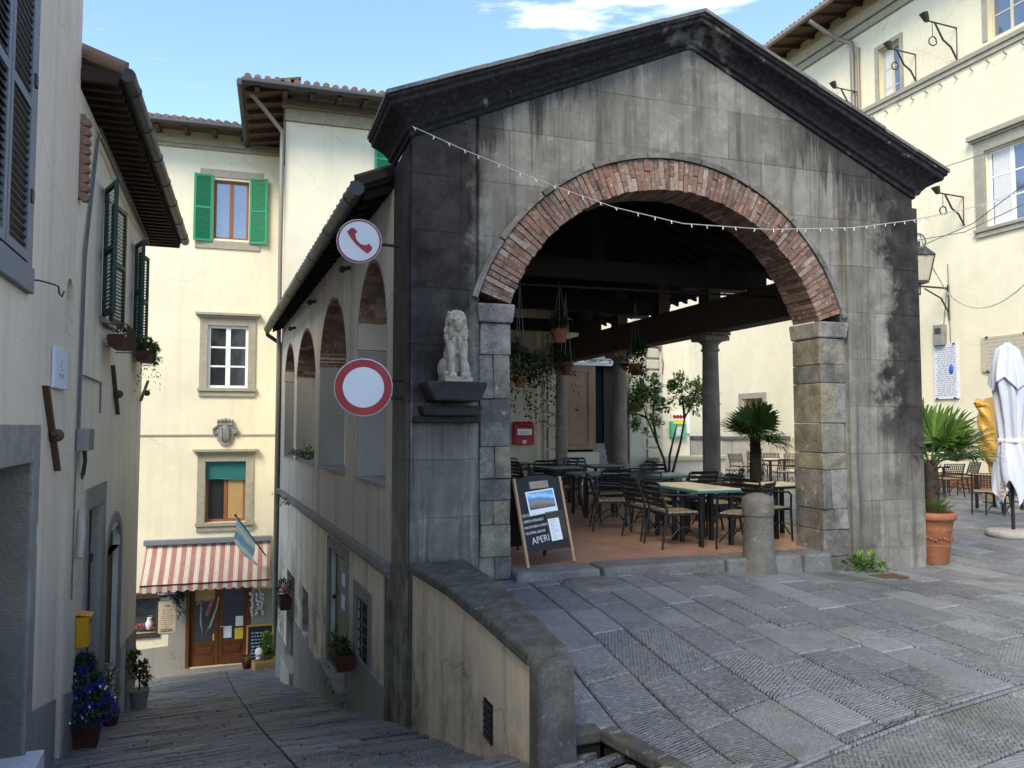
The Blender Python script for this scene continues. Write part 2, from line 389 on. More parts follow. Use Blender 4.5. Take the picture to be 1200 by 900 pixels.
# ------------------------------------------------------------------ special materials
def m_brick():
    g = Mat('old lime washed brick'); r = g.attr(); n = g.noise(6,6,.7); f = g.noise(40,5,.7)
    c = g.ramp(r, [(0,(.085,.045,.035)),(.25,(.20,.085,.055)),(.5,(.29,.135,.085)),(.7,(.17,.10,.075)),(.87,(.33,.22,.165)),(1,(.42,.34,.28))])
    c = g.mix(g.mr(n,.5,.66,0,.6), c, (.36,.28,.23)); c = g.mix(g.mr(g.noise(1.7,6,.7,g.mp(loc=(2,2,2))),.5,.72,0,.6), c, (.13,.10,.09)); c = g.mix(.22, c, (.17,.15,.135)); c = g.mix(g.mr(f,.5,.68,0,.75), c, (.085,.055,.045)); c = g.mix(g.mr(g.noise(16,5,.7,g.mp(loc=(3,1,1))),.58,.66,0,.6), c, (.48,.42,.36))
    return g.done(c, .9, g.bump(g.ma('ADD',n,f),.6,.012), spec=.15)
M['brick'] = m_brick()
M['mortar'] = m_stone('lime mortar', (.17,.135,.11), (.11,.09,.075), None, 9)

def m_facade():
    g = Mat('stained loggia stone'); u,v,z = g.xyz()
    n1 = g.noise(1.1,7,.65); n2 = g.noise(4.5,7,.68); n3 = g.noise(22,5,.7)
    uv = g.vec(g.ma('SUBTRACT',u,g.ma('MULTIPLY',v,.9)), z, 0.)
    br = g.n('TexBrick', _out=1, _set={'offset':.43,'offset_frequency':2}, Vector=uv, Scale=1., Mortar_Size=.006, Mortar_Smooth=.2, Brick_Width=1.06, Row_Height=.58, Color1=(0,0,0,1), Color2=(0,0,0,1))
    cell = g.n('TexBrick', _set={'offset':.43,'offset_frequency':2}, Vector=uv, Scale=1., Mortar_Size=.0, Bias=0., Brick_Width=1.06, Row_Height=.58, Color1=(.75,.75,.75,1), Color2=(1.15,1.15,1.15,1), Mortar=(1,1,1,1))
    c = g.mix(g.mr(n1,.3,.7), (.125,.116,.10), (.26,.243,.205))
    c = g.mix(g.mr(n2,.5,.72,0,.7), c, (.36,.335,.275)); c = g.mix(g.mr(g.noise(1.9,7,.7,g.mp(loc=(6,1,9))),.5,.7,0,.7), c, (.12,.112,.10)); c = g.mix(g.mr(n3,.58,.72,0,.4), c, (.10,.095,.085))
    c = g.mix(1., c, cell, 'MULTIPLY')
    st = g.noise(1.,6,.6,g.mp(scale=(4.,4.,.3))); c = g.mix(g.mr(st,.52,.72,0,.55), c, (.115,.105,.09))
    jn = g.mr(g.noise(.9,3,.5,g.mp(loc=(2,0,5))),.42,.6,.15,.75)
    c = g.mix(g.ma('MULTIPLY',br,jn), c, (.075,.068,.06))
    c = g.mix(g.mr(g.noise(70,4,.75),.5,.74,0,.45), c, (.11,.105,.09)); c = g.mix(g.mr(g.noise(30,6,.75,g.mp(loc=(3,3,8))),.58,.72,0,.35), c, (.46,.43,.37))
    s2 = g.noise(1.,7,.68,g.mp(scale=(7.,7.,.35),loc=(2,5,0))); c = g.mix(g.mr(s2,.5,.66,0,.75), c, (.055,.048,.042)); s3 = g.noise(1.,6,.65,g.mp(scale=(5.,5.,.25),loc=(9,5,3))); c = g.mix(g.mr(s3,.6,.74,0,.55), c, (.50,.47,.40))
    # weathering crusts: shapes that belong to this wall
    k = g.ma('SUBTRACT', n2, .5); k1 = g.ma('SUBTRACT', n1, .5)
    left = g.ma('MULTIPLY', g.mr(g.ma('ADD',u,g.ma('ADD',g.ma('MULTIPLY',k,.45),g.ma('MULTIPLY',k1,.4))),.76,.56), g.mr(g.ma('ADD',z,g.ma('MULTIPLY',k,2.6)),.9,2.1))
    right = g.ma('MULTIPLY', g.mr(g.ma('SUBTRACT',u,g.ma('ADD',g.ma('MULTIPLY',k,1.1),g.ma('MULTIPLY',k1,1.2))),5.92,6.18), g.mr(g.ma('ADD',z,g.ma('MULTIPLY',k,1.8)),.5,1.6))
    rake = g.ma('ADD', 4.42, g.ma('MULTIPLY',.44, g.ma('MINIMUM', u, g.ma('SUBTRACT',6.58,u))))
    below = g.ma('SUBTRACT', rake, z)
    dn = g.noise(1.,5,.65,g.mp(scale=(3.4,3.4,.28),loc=(7,0,3)))
    drip = g.mr(g.ma('SUBTRACT', below, g.mr(dn,.44,.74,-.02,1.4)), .16, -.16)
    side = g.mr(g.ma('ABSOLUTE', g.ma('SUBTRACT',u,3.4)), .7,1.7)
    drip = g.ma('MULTIPLY', drip, side)
    m = g.ma('MAXIMUM', g.ma('MAXIMUM', left, right), g.ma('MULTIPLY',drip,.85))
    m = g.ma('MULTIPLY', m, g.mr(n2,.3,.75,1.,.86))
    crust = g.mix(g.mr(g.noise(3.2,7,.7,g.mp(loc=(1,6,4))),.38,.72), (.011,.009,.010), (.052,.043,.039)); crust = g.mix(g.mr(g.noise(9,6,.7,g.mp(loc=(6,6,1))),.66,.72,0,.5), crust, (.20,.185,.165)); crust = g.mix(g.ma('MULTIPLY',br,.8), crust, (.008,.007,.007)); c = g.mix(m, c, crust)
    mossy = g.ma('MULTIPLY', g.mr(g.noise(3.1,6,.7,g.mp(loc=(4,4,4))),.46,.62), g.mr(z,.55,-.2)); c = g.mix(g.ma('MULTIPLY',mossy,.7), c, (.05,.056,.02))
    h = g.ma('SUBTRACT', g.ma('ADD',g.ma('MULTIPLY',n2,.6),g.ma('MULTIPLY',n3,.35)), g.ma('MULTIPLY',br,1.2))
    return g.done(c, .87, g.bump(h,.55,.018), spec=.2)
M['facade'] = m_facade()

def m_cornice():
    g = Mat('sooty cornice stone'); u,v,z = g.xyz(); n = g.noise(2.2,7,.68); f = g.noise(16,5,.7)
    c = g.mix(g.mr(f,.45,.75), (.018,.015,.017), (.05,.045,.045))
    cen = g.mr(g.ma('ABSOLUTE',g.ma('SUBTRACT',u,3.25)),.1,1.1,.42,-.22)
    c = g.mix(g.mr(g.ma('ADD',g.ma('MULTIPLY',g.ma('SUBTRACT',n,.5),2.2),cen),.35,.75), c, (.26,.245,.21))
    c = g.mix(g.mr(g.noise(5,5,.6,g.mp(loc=(9,2,2))),.66,.71,0,.6), c, (.30,.28,.24))
    return g.done(c, .85, g.bump(g.ma('ADD',n,f),.5,.02), spec=.2)
M['cornice'] = m_cornice()

def m_slab(name, lo, hi, moss, per):
    g = Mat(name); r = g.attr(); an = g.attr('ang'); n = g.noise(1.4,6,.65); f = g.noise(26,5,.7)
    c = g.ramp(r, [(0,lo),(.5,sca(lo,1.25)),(.8,hi),(.95,sca(hi,.85)),(1,(hi[0]*1.12,hi[1]*1.1,hi[2]*1.02))])
    c = g.mix(g.mr(n,.35,.7,0,.5), c, sca(lo,.62)); c = g.mix(g.mr(f,.5,.72,0,.6), c, sca(hi,1.35)); c = g.mix(g.mr(g.noise(60,4,.7),.5,.72,0,.6), c, sca(lo,.45)); c = g.mix(g.mr(g.noise(4.2,6,.7,g.mp(loc=(2,9,3))),.54,.68,0,.5), c, (.24,.225,.185))
    gr = g.mr(g.noise(.75,6,.7,g.mp(loc=(3,8,0))),.52,.68,0,moss); c = g.mix(gr, c, (.052,.062,.022))
    rv = g.n('VectorRotate', _set={'rotation_type':'Z_AXIS'}, Vector=g.obj(), Angle=g.ma('MULTIPLY', an, 6.2832))
    w = g.n('TexWave', _out=1, _set={'wave_type':'BANDS','bands_direction':'X','wave_profile':'SIN'}, Vector=rv, Scale=per, Distortion=1.3, Detail=3., Detail_Scale=2.5)
    depth = g.mr(g.ma('FRACT', g.ma('MULTIPLY', r, 7.31)), .1,.5,.25,1.)
    wear = g.ma('MULTIPLY', g.mr(g.noise(2.6,5,.65,g.mp(loc=(1,1,6))),.3,.6,.25,1.), g.mr(g.noise(30,3,.6,g.mp(loc=(5,1,2))),.40,.58))
    wd = g.ma('MULTIPLY', g.ma('MULTIPLY', w, depth), wear)
    c = g.mix(g.ma('MULTIPLY', g.mr(w,.28,.0,0,.8), g.ma('MULTIPLY',depth,wear)), c, sca(lo,.35))
    h = g.ma('ADD', g.ma('MULTIPLY',wd,1.1), g.ma('ADD', g.ma('MULTIPLY',f,.35), g.ma('MULTIPLY',n,.5)))
    return g.done(c, g.mr(n,.3,.7,.36,.62), g.bump(h,.9,.018), spec=.4)
M['slab'] = m_slab('grey slate paving', (.15,.157,.163), (.245,.255,.262), .65, 12.)
M['lane_slab'] = m_slab('ribbed lane paving', (.17,.175,.175), (.27,.277,.278), .5, 11.)
M['slab_pale'] = m_slab('pale worn paving', (.19,.185,.155), (.31,.30,.25), .3, 8.)
M['joint'] = m_stone('dark mossy joint earth', (.018,.017,.014), (.03,.036,.014), None, 7, .95)

def m_floor():
    g = Mat('terracotta terrace floor'); n = g.noise(1.6,6,.65); f = g.noise(14,5,.7)
    br = g.n('TexBrick', _out=1, Vector=g.obj(), Scale=1., Mortar_Size=.006, Brick_Width=.3, Row_Height=.15)
    c = g.mix(g.mr(n,.3,.7), (.30,.155,.095), (.40,.225,.15)); c = g.mix(g.mr(f,.5,.75,0,.35), c, (.17,.09,.06))
    c = g.mix(g.ma('MULTIPLY',br,.35), c, (.15,.085,.06))
    return g.done(c, g.mr(n,.3,.7,.4,.65), g.bump(g.ma('SUBTRACT',f,br),.25,.006), spec=.35)
M['floor'] = m_floor()

def m_awning():
    g = Mat('red striped awning'); x,y,z = g.xyz()
    t = g.ma('FRACT', g.ma('MULTIPLY', g.ma('ADD',x,g.ma('MULTIPLY',g.noise(3,2),.01)), 1/.235))
    s1 = g.mr(g.ma('ABSOLUTE',g.ma('SUBTRACT',t,.5)),.27,.25)
    s2 = g.mr(g.ma('ABSOLUTE',g.ma('SUBTRACT',t,.5)),.39,.385); s3 = g.mr(g.ma('ABSOLUTE',g.ma('SUBTRACT',t,.5)),.34,.345)
    s = g.ma('MAXIMUM', g.ma('MULTIPLY',s1,.9), g.ma('MULTIPLY',g.ma('MULTIPLY',s2,s3),.55))
    c = g.mix(s, (.60,.55,.46), (.34,.12,.10)); c = g.mix(g.mr(g.noise(5,6,.7),.45,.75,0,.5), c, (.40,.32,.26))
    c = g.mix(g.mr(g.noise(19,4,.7,g.mp(loc=(3,3,3))),.66,.7,0,.5), c, (.12,.11,.09))
    return g.done(c, .9, spec=.1)
M['awning'] = m_awning()

def m_landscape():
    g = Mat('printed landscape'); x,y,z = g.xyz(); n = g.noise(6,4,.6)
    c = g.ramp(g.ma('ADD', z, g.ma('MULTIPLY',g.ma('SUBTRACT',n,.5),.12)), [(0,(.10,.10,.10)),(.3,(.25,.17,.13)),(.48,(.20,.22,.26)),(.56,(.55,.70,.85)),(.75,(.10,.35,.68)),(1,(.20,.48,.80))])
    return g.done(c,.5)

# ------------------------------------------------------------------ ground
LANE = R(112.); LS = Vector((math.cos(LANE), math.sin(LANE))); LC = Vector((math.sin(LANE), -math.cos(LANE)))   # along, across (right)
ZT = [(-6,-.06),(0,-.07),(1.6,-.1),(2.6,-.2),(4.08,-.50),(5.6,-.93),(7.5,-1.45),(9.,-1.87),(10.7,-2.32),(16.5,-3.74),(19.5,-4.42),(22.,-4.92),(24.,-5.2),(40.,-8.)]
def zlane(t, c=0.):
    for (a,za),(b,zb) in zip(ZT, ZT[1:]):
        if t <= b:
            f = max(0,(t-a)/(b-a)); return za+(zb-za)*f
    return ZT[-1][1]
def lane_pt(t, c): return LS*t+LC*c
def lane_tc(x, y): q = Vector((x,y)); return q.dot(LS), q.dot(LC)
def zlane_xy(x, y): return zlane(lane_tc(x,y)[0])
def gauss(x, y, cx, cy, r): return math.exp(-((x-cx)**2+(y-cy)**2)/(r*r))
def zsq(x, y):
    z = -.205+.125*gauss(x,y,.6,8.3,2.4)-.17*gauss(x,y,.45,4.3,1.15)-.08*gauss(x,y,5.2,9.6,1.6)+.08*gauss(x,y,1.6,1.,1.8)
    return z
# edge between square and lane, from the loggia corner to behind the camera
EDGE = [(-.95,7.9),(.30,4.66),(.54,4.74),(.80,4.36),(.95,4.02),(1.25,3.2),(1.5,1.5),(1.6,-4.)]
def clip(poly, px, py, nx, ny):
    out = []; n = len(poly)
    for i in range(n):
        a, b = poly[i], poly[(i+1)%n]
        da = (a[0]-px)*nx+(a[1]-py)*ny; db = (b[0]-px)*nx+(b[1]-py)*ny
        if da >= 0: out.append(a)
        if (da >= 0) != (db >= 0):
            t = da/(da-db); out.append((a[0]+(b[0]-a[0])*t, a[1]+(b[1]-a[1])*t))
    return out
def clip_edge(poly):
    """keep the part on the square side of EDGE"""
    for (a,b) in zip(EDGE, EDGE[1:]):
        dx,dy = b[0]-a[0], b[1]-a[1]; L = math.hypot(dx,dy)
        cx = sum(p[0] for p in poly)/len(poly); cy = sum(p[1] for p in poly)/len(poly)
        t = ((cx-a[0])*dx+(cy-a[1])*dy)/L/L
        if -.05 <= t <= 1.05:
            poly = clip(poly, a[0], a[1], -dy/L, dx/L)
            if len(poly) < 3: return None
    return poly
def shrink(poly, d):
    """inset a counter-clockwise convex polygon by d on every side"""
    q = [p for i,p in enumerate(poly) if math.dist(p, poly[i-1]) > 1e-4]; n = len(q)
    if n < 3: return list(poly)
    L = []
    for i in range(n):
        (x0,y0),(x1,y1) = q[i],q[(i+1)%n]; l = math.hypot(x1-x0,y1-y0); nx,ny = -(y1-y0)/l,(x1-x0)/l
        L.append((nx,ny,nx*x0+ny*y0+d))
    out = []
    for i in range(n):
        a1,b1,c1 = L[i-1]; a2,b2,c2 = L[i]; det = a1*b2-a2*b1
        if abs(det) < .02: x,y = q[i]; out.append((x+a2*d,y+b2*d))
        else: out.append(((c1*b2-c2*b1)/det,(a1*c2-a2*c1)/det))
    return out
def area(p): return abs(sum(p[i][0]*p[(i+1)%len(p)][1]-p[(i+1)%len(p)][0]*p[i][1] for i in range(len(p))))/2
def slab(mb, poly, zf, ang, gap=.016, lift=.006, tilt=.004, thick=.05):
    a = area(poly)
    if a < .004: return
    if sum(poly[i][0]*poly[(i+1)%len(poly)][1]-poly[(i+1)%len(poly)][0]*poly[i][1] for i in range(len(poly))) < 0: poly = poly[::-1]
    poly = [p for i,p in enumerate(poly) if math.dist(p, poly[i-1]) > .03]
    if len(poly) < 3: return
    o = shrink(poly, gap*.5); i_ = shrink(poly, gap*.5+.010); n = len(o)
    if area(i_) < .003 or area(i_) > a: return
    dz = rng.uniform(-.003,.004); tx, ty = rng.uniform(-tilt,tilt), rng.uniform(-tilt,tilt); cx, cy = poly[0]
    zz = lambda p: zf(*p)+lift+dz+(p[0]-cx)*tx+(p[1]-cy)*ty
    vs = [(*p, zz(p)) for p in i_]+[(*p, zz(p)-.010) for p in o]+[(*p, zz(p)-thick) for p in o]
    fs = [tuple(range(n))]+[(k,k+n,(k+1)%n+n,(k+1)%n)[::-1][::-1] for k in range(n)]
    fs = [tuple(range(n))]+[(k+n,(k+1)%n+n,(k+1)%n,k) for k in range(n)]+[(k+2*n,(k+1)%n+2*n,(k+1)%n+n,k+n) for k in range(n)]
    mb.add(vs, fs, rng.random(), ang)
def pave(mb, origin, deg, skew, w, l0, l1, nrow, length, zf, keep, ribs, **kw):
    """rows of stones running along deg; keep(poly) clips each stone or drops it"""
    d = Vector((math.cos(R(deg)), math.sin(R(deg)))); e = Vector((math.cos(R(skew)), math.sin(R(skew))))
    o = Vector(origin)
    q = 0.
    for i in range(nrow):
        ww = w*rng.uniform(.85,1.2); s = -rng.uniform(0,l1)
        while s < length:
            ll = rng.uniform(l0,l1)
            p = [o+e*q+d*s, o+e*(q+ww)+d*s, o+e*(q+ww)+d*(s+ll), o+e*q+d*(s+ll)]
            p = [tuple(v) for v in p]
            p = keep(p)
            if p:
                slab(mb, p, zf, ribs(), **kw)
            s += ll
        q += ww

LOG = frame(-1.0218, 7.6751, 19.)          # loggia: x along the front, y into it
U = Vector((math.cos(R(19)), math.sin(R(19)))); V = Vector((-U.y, U.x)); O2 = Vector((-1.0218,7.6751))
def uv(x, y): q = Vector((x,y))-O2; return q.dot(U), q.dot(V)
def LW(u, v, z=0.): return LOG @ Vector((u,v,z))

# square: joint earth sheet, then stones
def in_loggia(x, y):
    a, b = uv(x,y); return -.1 < a < 6.35 and b > .12 and b < 10.6
sheet = MB()
xs = [-40+2*i for i in range(20)]+[i*.25-.0 for i in range(0,33)]+[8.25+1.*i for i in range(0,14)]+[24+8*i for i in range(0,10)]
def grid_sheet(mb, x0,x1,y0,y1,st,zf,keep):
    nx = int((x1-x0)/st); ny = int((y1-y0)/st)
    for i in range(nx):
        for j in range(ny):
            p = [(x0+i*st,y0+j*st),(x0+(i+1)*st,y0+j*st),(x0+(i+1)*st,y0+(j+1)*st),(x0+i*st,y0+(j+1)*st)]
            p = keep(p)
            if p and len(p) > 2: mb.add([(*q, zf(*q)) for q in p], [tuple(range(len(p)))], .5)
def left_of_edge(p):
    cx = sum(q[0] for q in p)/len(p); cy = sum(q[1] for q in p)/len(p)
    # square side test
    for (a,b) in zip(EDGE, EDGE[1:]):
        if min(a[1],b[1]) <= cy <= max(a[1],b[1]):
            f = (cy-a[1])/(b[1]-a[1]); return cx < a[0]+(b[0]-a[0])*f
    a, b = uv(cx,cy)
    return a < 0
def keep_sq(p):
    p = clip_edge(p)
    if not p or left_of_edge(p): return None
    cx = sum(q[0] for q in p)/len(p); cy = sum(q[1] for q in p)/len(p)
    a, b = uv(cx,cy)
    if cy > 7.5 and (a < -.3): return None
    if -.2 < a < 6.35 and .25 < b < 10.6: return None
    return p
grid_sheet(sheet, -1.2, 16.4, -4., 34., .4, lambda x,y: zsq(x,y)-.035, keep_sq)
tag(sheet.build('square_ground', M['joint']), kind='structure')
line_p, line_n = Vector((1.4,4.07)), Vector((-math.sin(R(29)), math.cos(R(29))))
sm = MB(); pm = MB()
def k_far(p):
    p = clip(p, line_p.x, line_p.y, line_n.x, line_n.y)
    if len(p) < 3: return None
    p = keep_sq(p)
    if not p: return None
    cx = sum(q[0] for q in p)/len(p); cy = sum(q[1] for q in p)/len(p)
    return p if cx < 17 and cy < 33 else None
def k_near(p):
    p = clip(p, line_p.x, line_p.y, -line_n.x, -line_n.y)
    return keep_sq(p) if len(p) > 2 else None
_e = Vector((math.cos(R(27)), math.sin(R(27)))); _d = Vector((math.cos(R(105.5)), math.sin(R(105.5))))
pave(sm, _e*-1.2-_d*6., 105.5, 27., .345, .45,.95, 80, 37., zsq, k_far, lambda: rng.choice((.02,.1,.17,.22,.33,.45,.4)))
pave(sm, (2.05,-2.6), 29., 119., .44, .55,1.1, 15, 12., zsq, k_near, lambda: rng.choice((.05,.2,.3)), gap=.018)
tag(sm.build('square_pavement', M['slab']), kind='structure')

# edge stones of the square, then the lane
em = MB()
for (a,b) in zip(EDGE[1:], EDGE[2:6]):
    dx,dy = b[0]-a[0], b[1]-a[1]; L = math.hypot(dx,dy); nx,ny = -dy/L, dx/L
    k = max(1,int(L/.55))
    for i in range(k):
        f0, f1 = (i+.01)/k, (i+.99)/k
        q = [(a[0]+dx*f0-nx*.02,a[1]+dy*f0-ny*.02),(a[0]+dx*f1-nx*.02,a[1]+dy*f1-ny*.02),(a[0]+dx*f1+nx*.09,a[1]+dy*f1+ny*.09),(a[0]+dx*f0+nx*.09,a[1]+dy*f0+ny*.09)]
        em.hexa([(*p, zsq(*p)-.06) for p in q], [(*p, zsq(*p)+.014) for p in q])
eb = MB()
for (a,b) in zip(EDGE[1:], EDGE[2:6]):
    dx,dy = b[0]-a[0], b[1]-a[1]; L = math.hypot(dx,dy); nx,ny = -dy/L, dx/L
    q = [(a[0]+nx*.02,a[1]+ny*.02),(b[0]+nx*.02,b[1]+ny*.02),(b[0]+nx*.3,b[1]+ny*.3),(a[0]+nx*.3,a[1]+ny*.3)]
    eb.hexa([(*p, zsq(*p)-.5) for p in q], [(*p, zsq(*p)-.071) for p in q])
tag(eb.build('edge_earth', M['joint']), kind='structure')
tag(em.build('edge_kerb', M['coping'], bevel=.015), kind='structure')

lm = MB(); st = MB()
ts = [-6+.5*i for i in range(70)]
for i in range(len(ts)-1):
    for c0 in (-9,-6,-3,0,3,6):
        a,b,c,d = lane_pt(ts[i],c0), lane_pt(ts[i],c0+3), lane_pt(ts[i+1],c0+3), lane_pt(ts[i+1],c0)
        f = lambda p, t: (p.x, p.y, zlane(t)-.03)
        st.add([f(a,ts[i]),f(b,ts[i]),f(c,ts[i+1]),f(d,ts[i+1])], [(0,1,2,3)], .5)
tag(st.build('lane_ground', M['joint']), kind='structure')
def keep_lane(p):
    cx = sum(q[0] for q in p)/len(p); cy = sum(q[1] for q in p)/len(p)
    t, c = lane_tc(cx,cy)
    if not left_of_edge(p) and cy < 7.9: return None
    if c > 1.25 and t < 4.55 and cy > 2.5: return None
    return p if -2.6 < c < 3.4 and -1 < t < 23.6 else None
CL = .72
def side(deg, sgn):
    def kp(p):
        o = lane_pt(0,CL); p = clip(p, o.x, o.y, LC.x*sgn, LC.y*sgn)
        return keep_lane(p) if len(p) > 2 else None
    return kp
o = lane_pt(-1.5, CL-4.2); pave(lm, o, math.degrees(LANE)-90+5, math.degrees(LANE), .155, .6,1.5, 165, 5.2, zlane_xy, side(0,-1), lambda: (90-22-5+90+rng.uniform(-2,2))/360., tilt=.012, gap=.018)
o = lane_pt(-1.8, CL-1.2); pave(lm, o, math.degrees(LANE)-90-9, math.degrees(LANE), .155, .6,1.5, 168, 6.2, zlane_xy, side(0,1), lambda: (90-22+9+90+rng.uniform(-2,2))/360., tilt=.012, gap=.018)
def k_ramp(p):
    cx = sum(q[0] for q in p)/len(p); cy = sum(q[1] for q in p)/len(p); t, c = lane_tc(cx,cy)
    return p if c > 1.2 and t < 4.6 and cy > 2.4 and left_of_edge(p) else None
pave(lm, (.6,.9), 47., 137., .105, .45,.9, 40, 5.2, lambda x,y: zlane_xy(x,y)+.07, k_ramp, lambda: .1, gap=.028, tilt=.004)
tag(lm.build('lane_pavement', M['lane_slab']), kind='structure')
# far ground beyond the houses
fg = MB(); fg.add([(-900,-900,-9.5),(900,-900,-9.5),(900,900,-9.5),(-900,900,-9.5)], [(0,1,2,3)], .5)
tag(fg.build('far_ground', M['joint']), kind='structure')
# ------------------------------------------------------------------ loggia
TH = .45; UE = 6.56
loggia = thing('loggia', 'sooty grey stone loggia with a wide brick arch and gabled cornice on the square', 'loggia', LOG)
AC, AZ, AR, AO = 3.035, 2.093, 2.097, 2.45
SPR = 2.765
zr = lambda u: 4.455+.44*min(max(u,0), max(UE-u,0))           # wall top under the cornice
w = MB()
arc = lambda x: AZ+math.sqrt(max(0, AO*AO-(x-AC)**2))
uL, uR = AC-math.sqrt(AO*AO-(SPR-AZ)**2), AC+math.sqrt(AO*AO-(SPR-AZ)**2)
w.seg(0, .72, lambda x:-2.3, zr, 0, TH, 1)
w.seg(.72, uL, lambda x: SPR, zr, 0, TH, 1)
w.seg(uL, AC, arc, zr, 0, TH, 26, (0,0)); w.seg(AC, uR, arc, zr, 0, TH, 26, (0,0))
w.seg(uR, 5.40, lambda x: SPR, zr, 0, TH, 1, (0,1)); w.seg(5.40, UE, lambda x:-.6, zr, .0, TH, 1)
w.box(5.445, UE+.03, -.045, TH, -.6, 4.30); w.box(.0, .50, -.03, .02, -2.3, 4.40)
w.build('facade_wall', M['facade'], loggia)
cp = MB(); cp.box(-.022,.52,.02,.86,-2.35,4.38); cp.box(-.05,.10,.864,1.1,-2.35,-.06); cp.build('corner_pier', M['facade'], loggia, bevel=.012)
# rubble jamb piers with impost blocks
def pier_blocks(name, x0, x1, zb, seed):
    r2 = random.Random(seed); m = MB(); z = zb
    hs = []
    while z < 2.55:
        h = r2.uniform(.20,.52)
        if z+h > 2.45: h = 2.565-z
        hs.append((z,h)); z += h
    for k,(z,h) in enumerate(hs):
        j = lambda: r2.uniform(-.02,.02)
        pr = .05 if k == 0 else 0
        cut = r2.uniform(.35,.65) if r2.random() < .45 else None
        spans = [(x0,x1)] if cut is None else [(x0,x0+(x1-x0)*cut),(x0+(x1-x0)*cut,x1)]
        for a,b in spans:
            m.hexa([(a-pr+j()*.5+.001,-.03-pr*1.4+j(),z+.002),(b+pr+j()*.5-.001,-.03-pr*1.4+j(),z+.002),(b+pr-.001,TH+.02,z+.002),(a-pr+.001,TH+.02,z+.002)],
                   [(a-pr*.6+j()*.5+.001,-.03-pr+j(),z+h-.002),(b+pr*.6+j()*.5-.001,-.03-pr+j(),z+h-.002),(b+pr*.6-.001,TH+.02,z+h-.002),(a-pr*.6+.001,TH+.02,z+h-.002)], r2.random())
    o = m.build(name, M['quoin'], loggia, bevel=.011)
    i = MB(); c = (x0+x1)/2
    i.hexa([(x0-.02,-.06,2.57),(x1+.02,-.06,2.57),(x1+.02,TH+.03,2.57),(x0-.02,TH+.03,2.57)], [(x0-.04,-.085,2.765),(x1+.04,-.085,2.765),(x1+.04,TH+.04,2.765),(x0-.04,TH+.04,2.765)], .3)
    i.build('impost', M['quoin'], o, bevel=.02)
pier_blocks('stone_jamb', .725, 1.055, -.35, 4); pier_blocks('stone_jamb', 5.02, 5.39, -.42, 9)
# brick arch ring, each brick laid
def brick_ring(m, cx, cz, r0, r1, a0, a1, y0, y1, th=.066, rows=2, bonds=2, jit=.009, rr=rng):
    n = max(4, int((a1-a0)*(r0+r1)/2/th))
    for i in range(n):
        w_ = rr.uniform(-.12,.12); t0, t1 = a0+(a1-a0)*(i+.04+max(0,w_))/n, a0+(a1-a0)*(i+.96+min(0,w_))/n
        sp = [.5] if rows == 2 else []
        if rows == 2: cut = (.36 if i%2 else .64)+rr.uniform(-.08,.08); rad = [(r0,r0+(r1-r0)*cut),(r0+(r1-r0)*cut,r1)]
        else: rad = [(r0,r1)]
        for (ra,rb) in rad:
            ra2 = ra+rr.uniform(-jit,jit)*(1 if ra == r0 else .2); rb2 = rb-.006+rr.uniform(-jit,jit)*.5
            bs = [y0] + [y0+(y1-y0)*((k+ (.5 if i%2 else 0.))/bonds) for k in range(1,bonds)] + [y1]
            for k in range(len(bs)-1):
                ya = bs[k]+(rr.uniform(-jit,jit) if k == 0 else .004); yb = bs[k+1]-.004
                q = lambda r,t: (cx+r*math.cos(t), cz+r*math.sin(t))
                pts = [q(ra2,t0),q(ra2,t1),q(rb2,t1),q(rb2,t0)]
                m.add([(x,ya,z) for x,z in pts]+[(x,yb,z) for x,z in pts], [(0,3,2,1),(4,5,6,7),(0,1,5,4),(1,2,6,5),(2,3,7,6),(3,0,4,7)], rr.random())
aS = math.asin((SPR-AZ)/AR)
m = MB(); brick_ring(m, AC, AZ, AR, AO-.004, aS+.004, math.pi-aS-.004, -.022, TH, .062, 2, 2)
m.build('brick_arch', M['brick'], loggia)
m = MB(); n = 44
def arcstrip(m, cx, cz, r0, r1, a0, a1, y0, y1, n, c=.4):
    pts = [(a0+(a1-a0)*i/n) for i in range(n+1)]
    for i in range(n):
        q = lambda r,t: (cx+r*math.cos(t), cz+r*math.sin(t))
        p4 = [q(r0,pts[i]),q(r0,pts[i+1]),q(r1,pts[i+1]),q(r1,pts[i])]
        fs = [(0,3,2,1),(4,5,6,7),(0,1,5,4),(2,3,7,6)]
        if i == 0: fs.append((3,0,4,7))
        if i == n-1: fs.append((1,2,6,5))
        m.add([(x,y0,z) for x,z in p4]+[(x,y1,z) for x,z in p4], fs, c)
arcstrip(m, AC, AZ, AR+.012, AO-.012, aS+.01, math.pi-aS-.01, -.004, TH-.006, n)
m.build('mortar_bed', M['mortar'], loggia)
aO = math.asin((SPR-AZ)/AO)
m = MB(); 
for k in range(9):
    t0 = aO+.02+(math.pi-2*aO-.04)*k/9+.004; t1 = aO+.02+(math.pi-2*aO-.04)*(k+1)/9-.004
    arcstrip(m, AC, AZ, AO+.002, AO+.062, t0, t1, -.045, .02, 7, rng.random())
m.build('arch_moulding', M['quoin'], loggia)
# raking cornice, moulded profile swept over the gable and returned round the corners
prof = [(0.,-.02),(.03,-.02),(.035,.03),(.07,.04),(.085,.09),(.13,.15),(.20,.20),(.25,.225),(.265,.235),(.27,.29),(.295,.295),(.30,.34),(.0,.34)]
m = MB(); K = len(prof); rings = []
zl = 4.40; ap = 4.42+.44*UE/2
for p,h in prof:
    h = h*.80+.045
    rings.append([(-p,.95,zl+h-.44*p*.0),(-p,-p,zl+h),(UE/2,-p,ap+.44*p*.0+h+.0),(UE+p,-p,zl+h),(UE+p,.95,zl+h)])
N = 5
vs = [q for r_ in rings for q in r_]
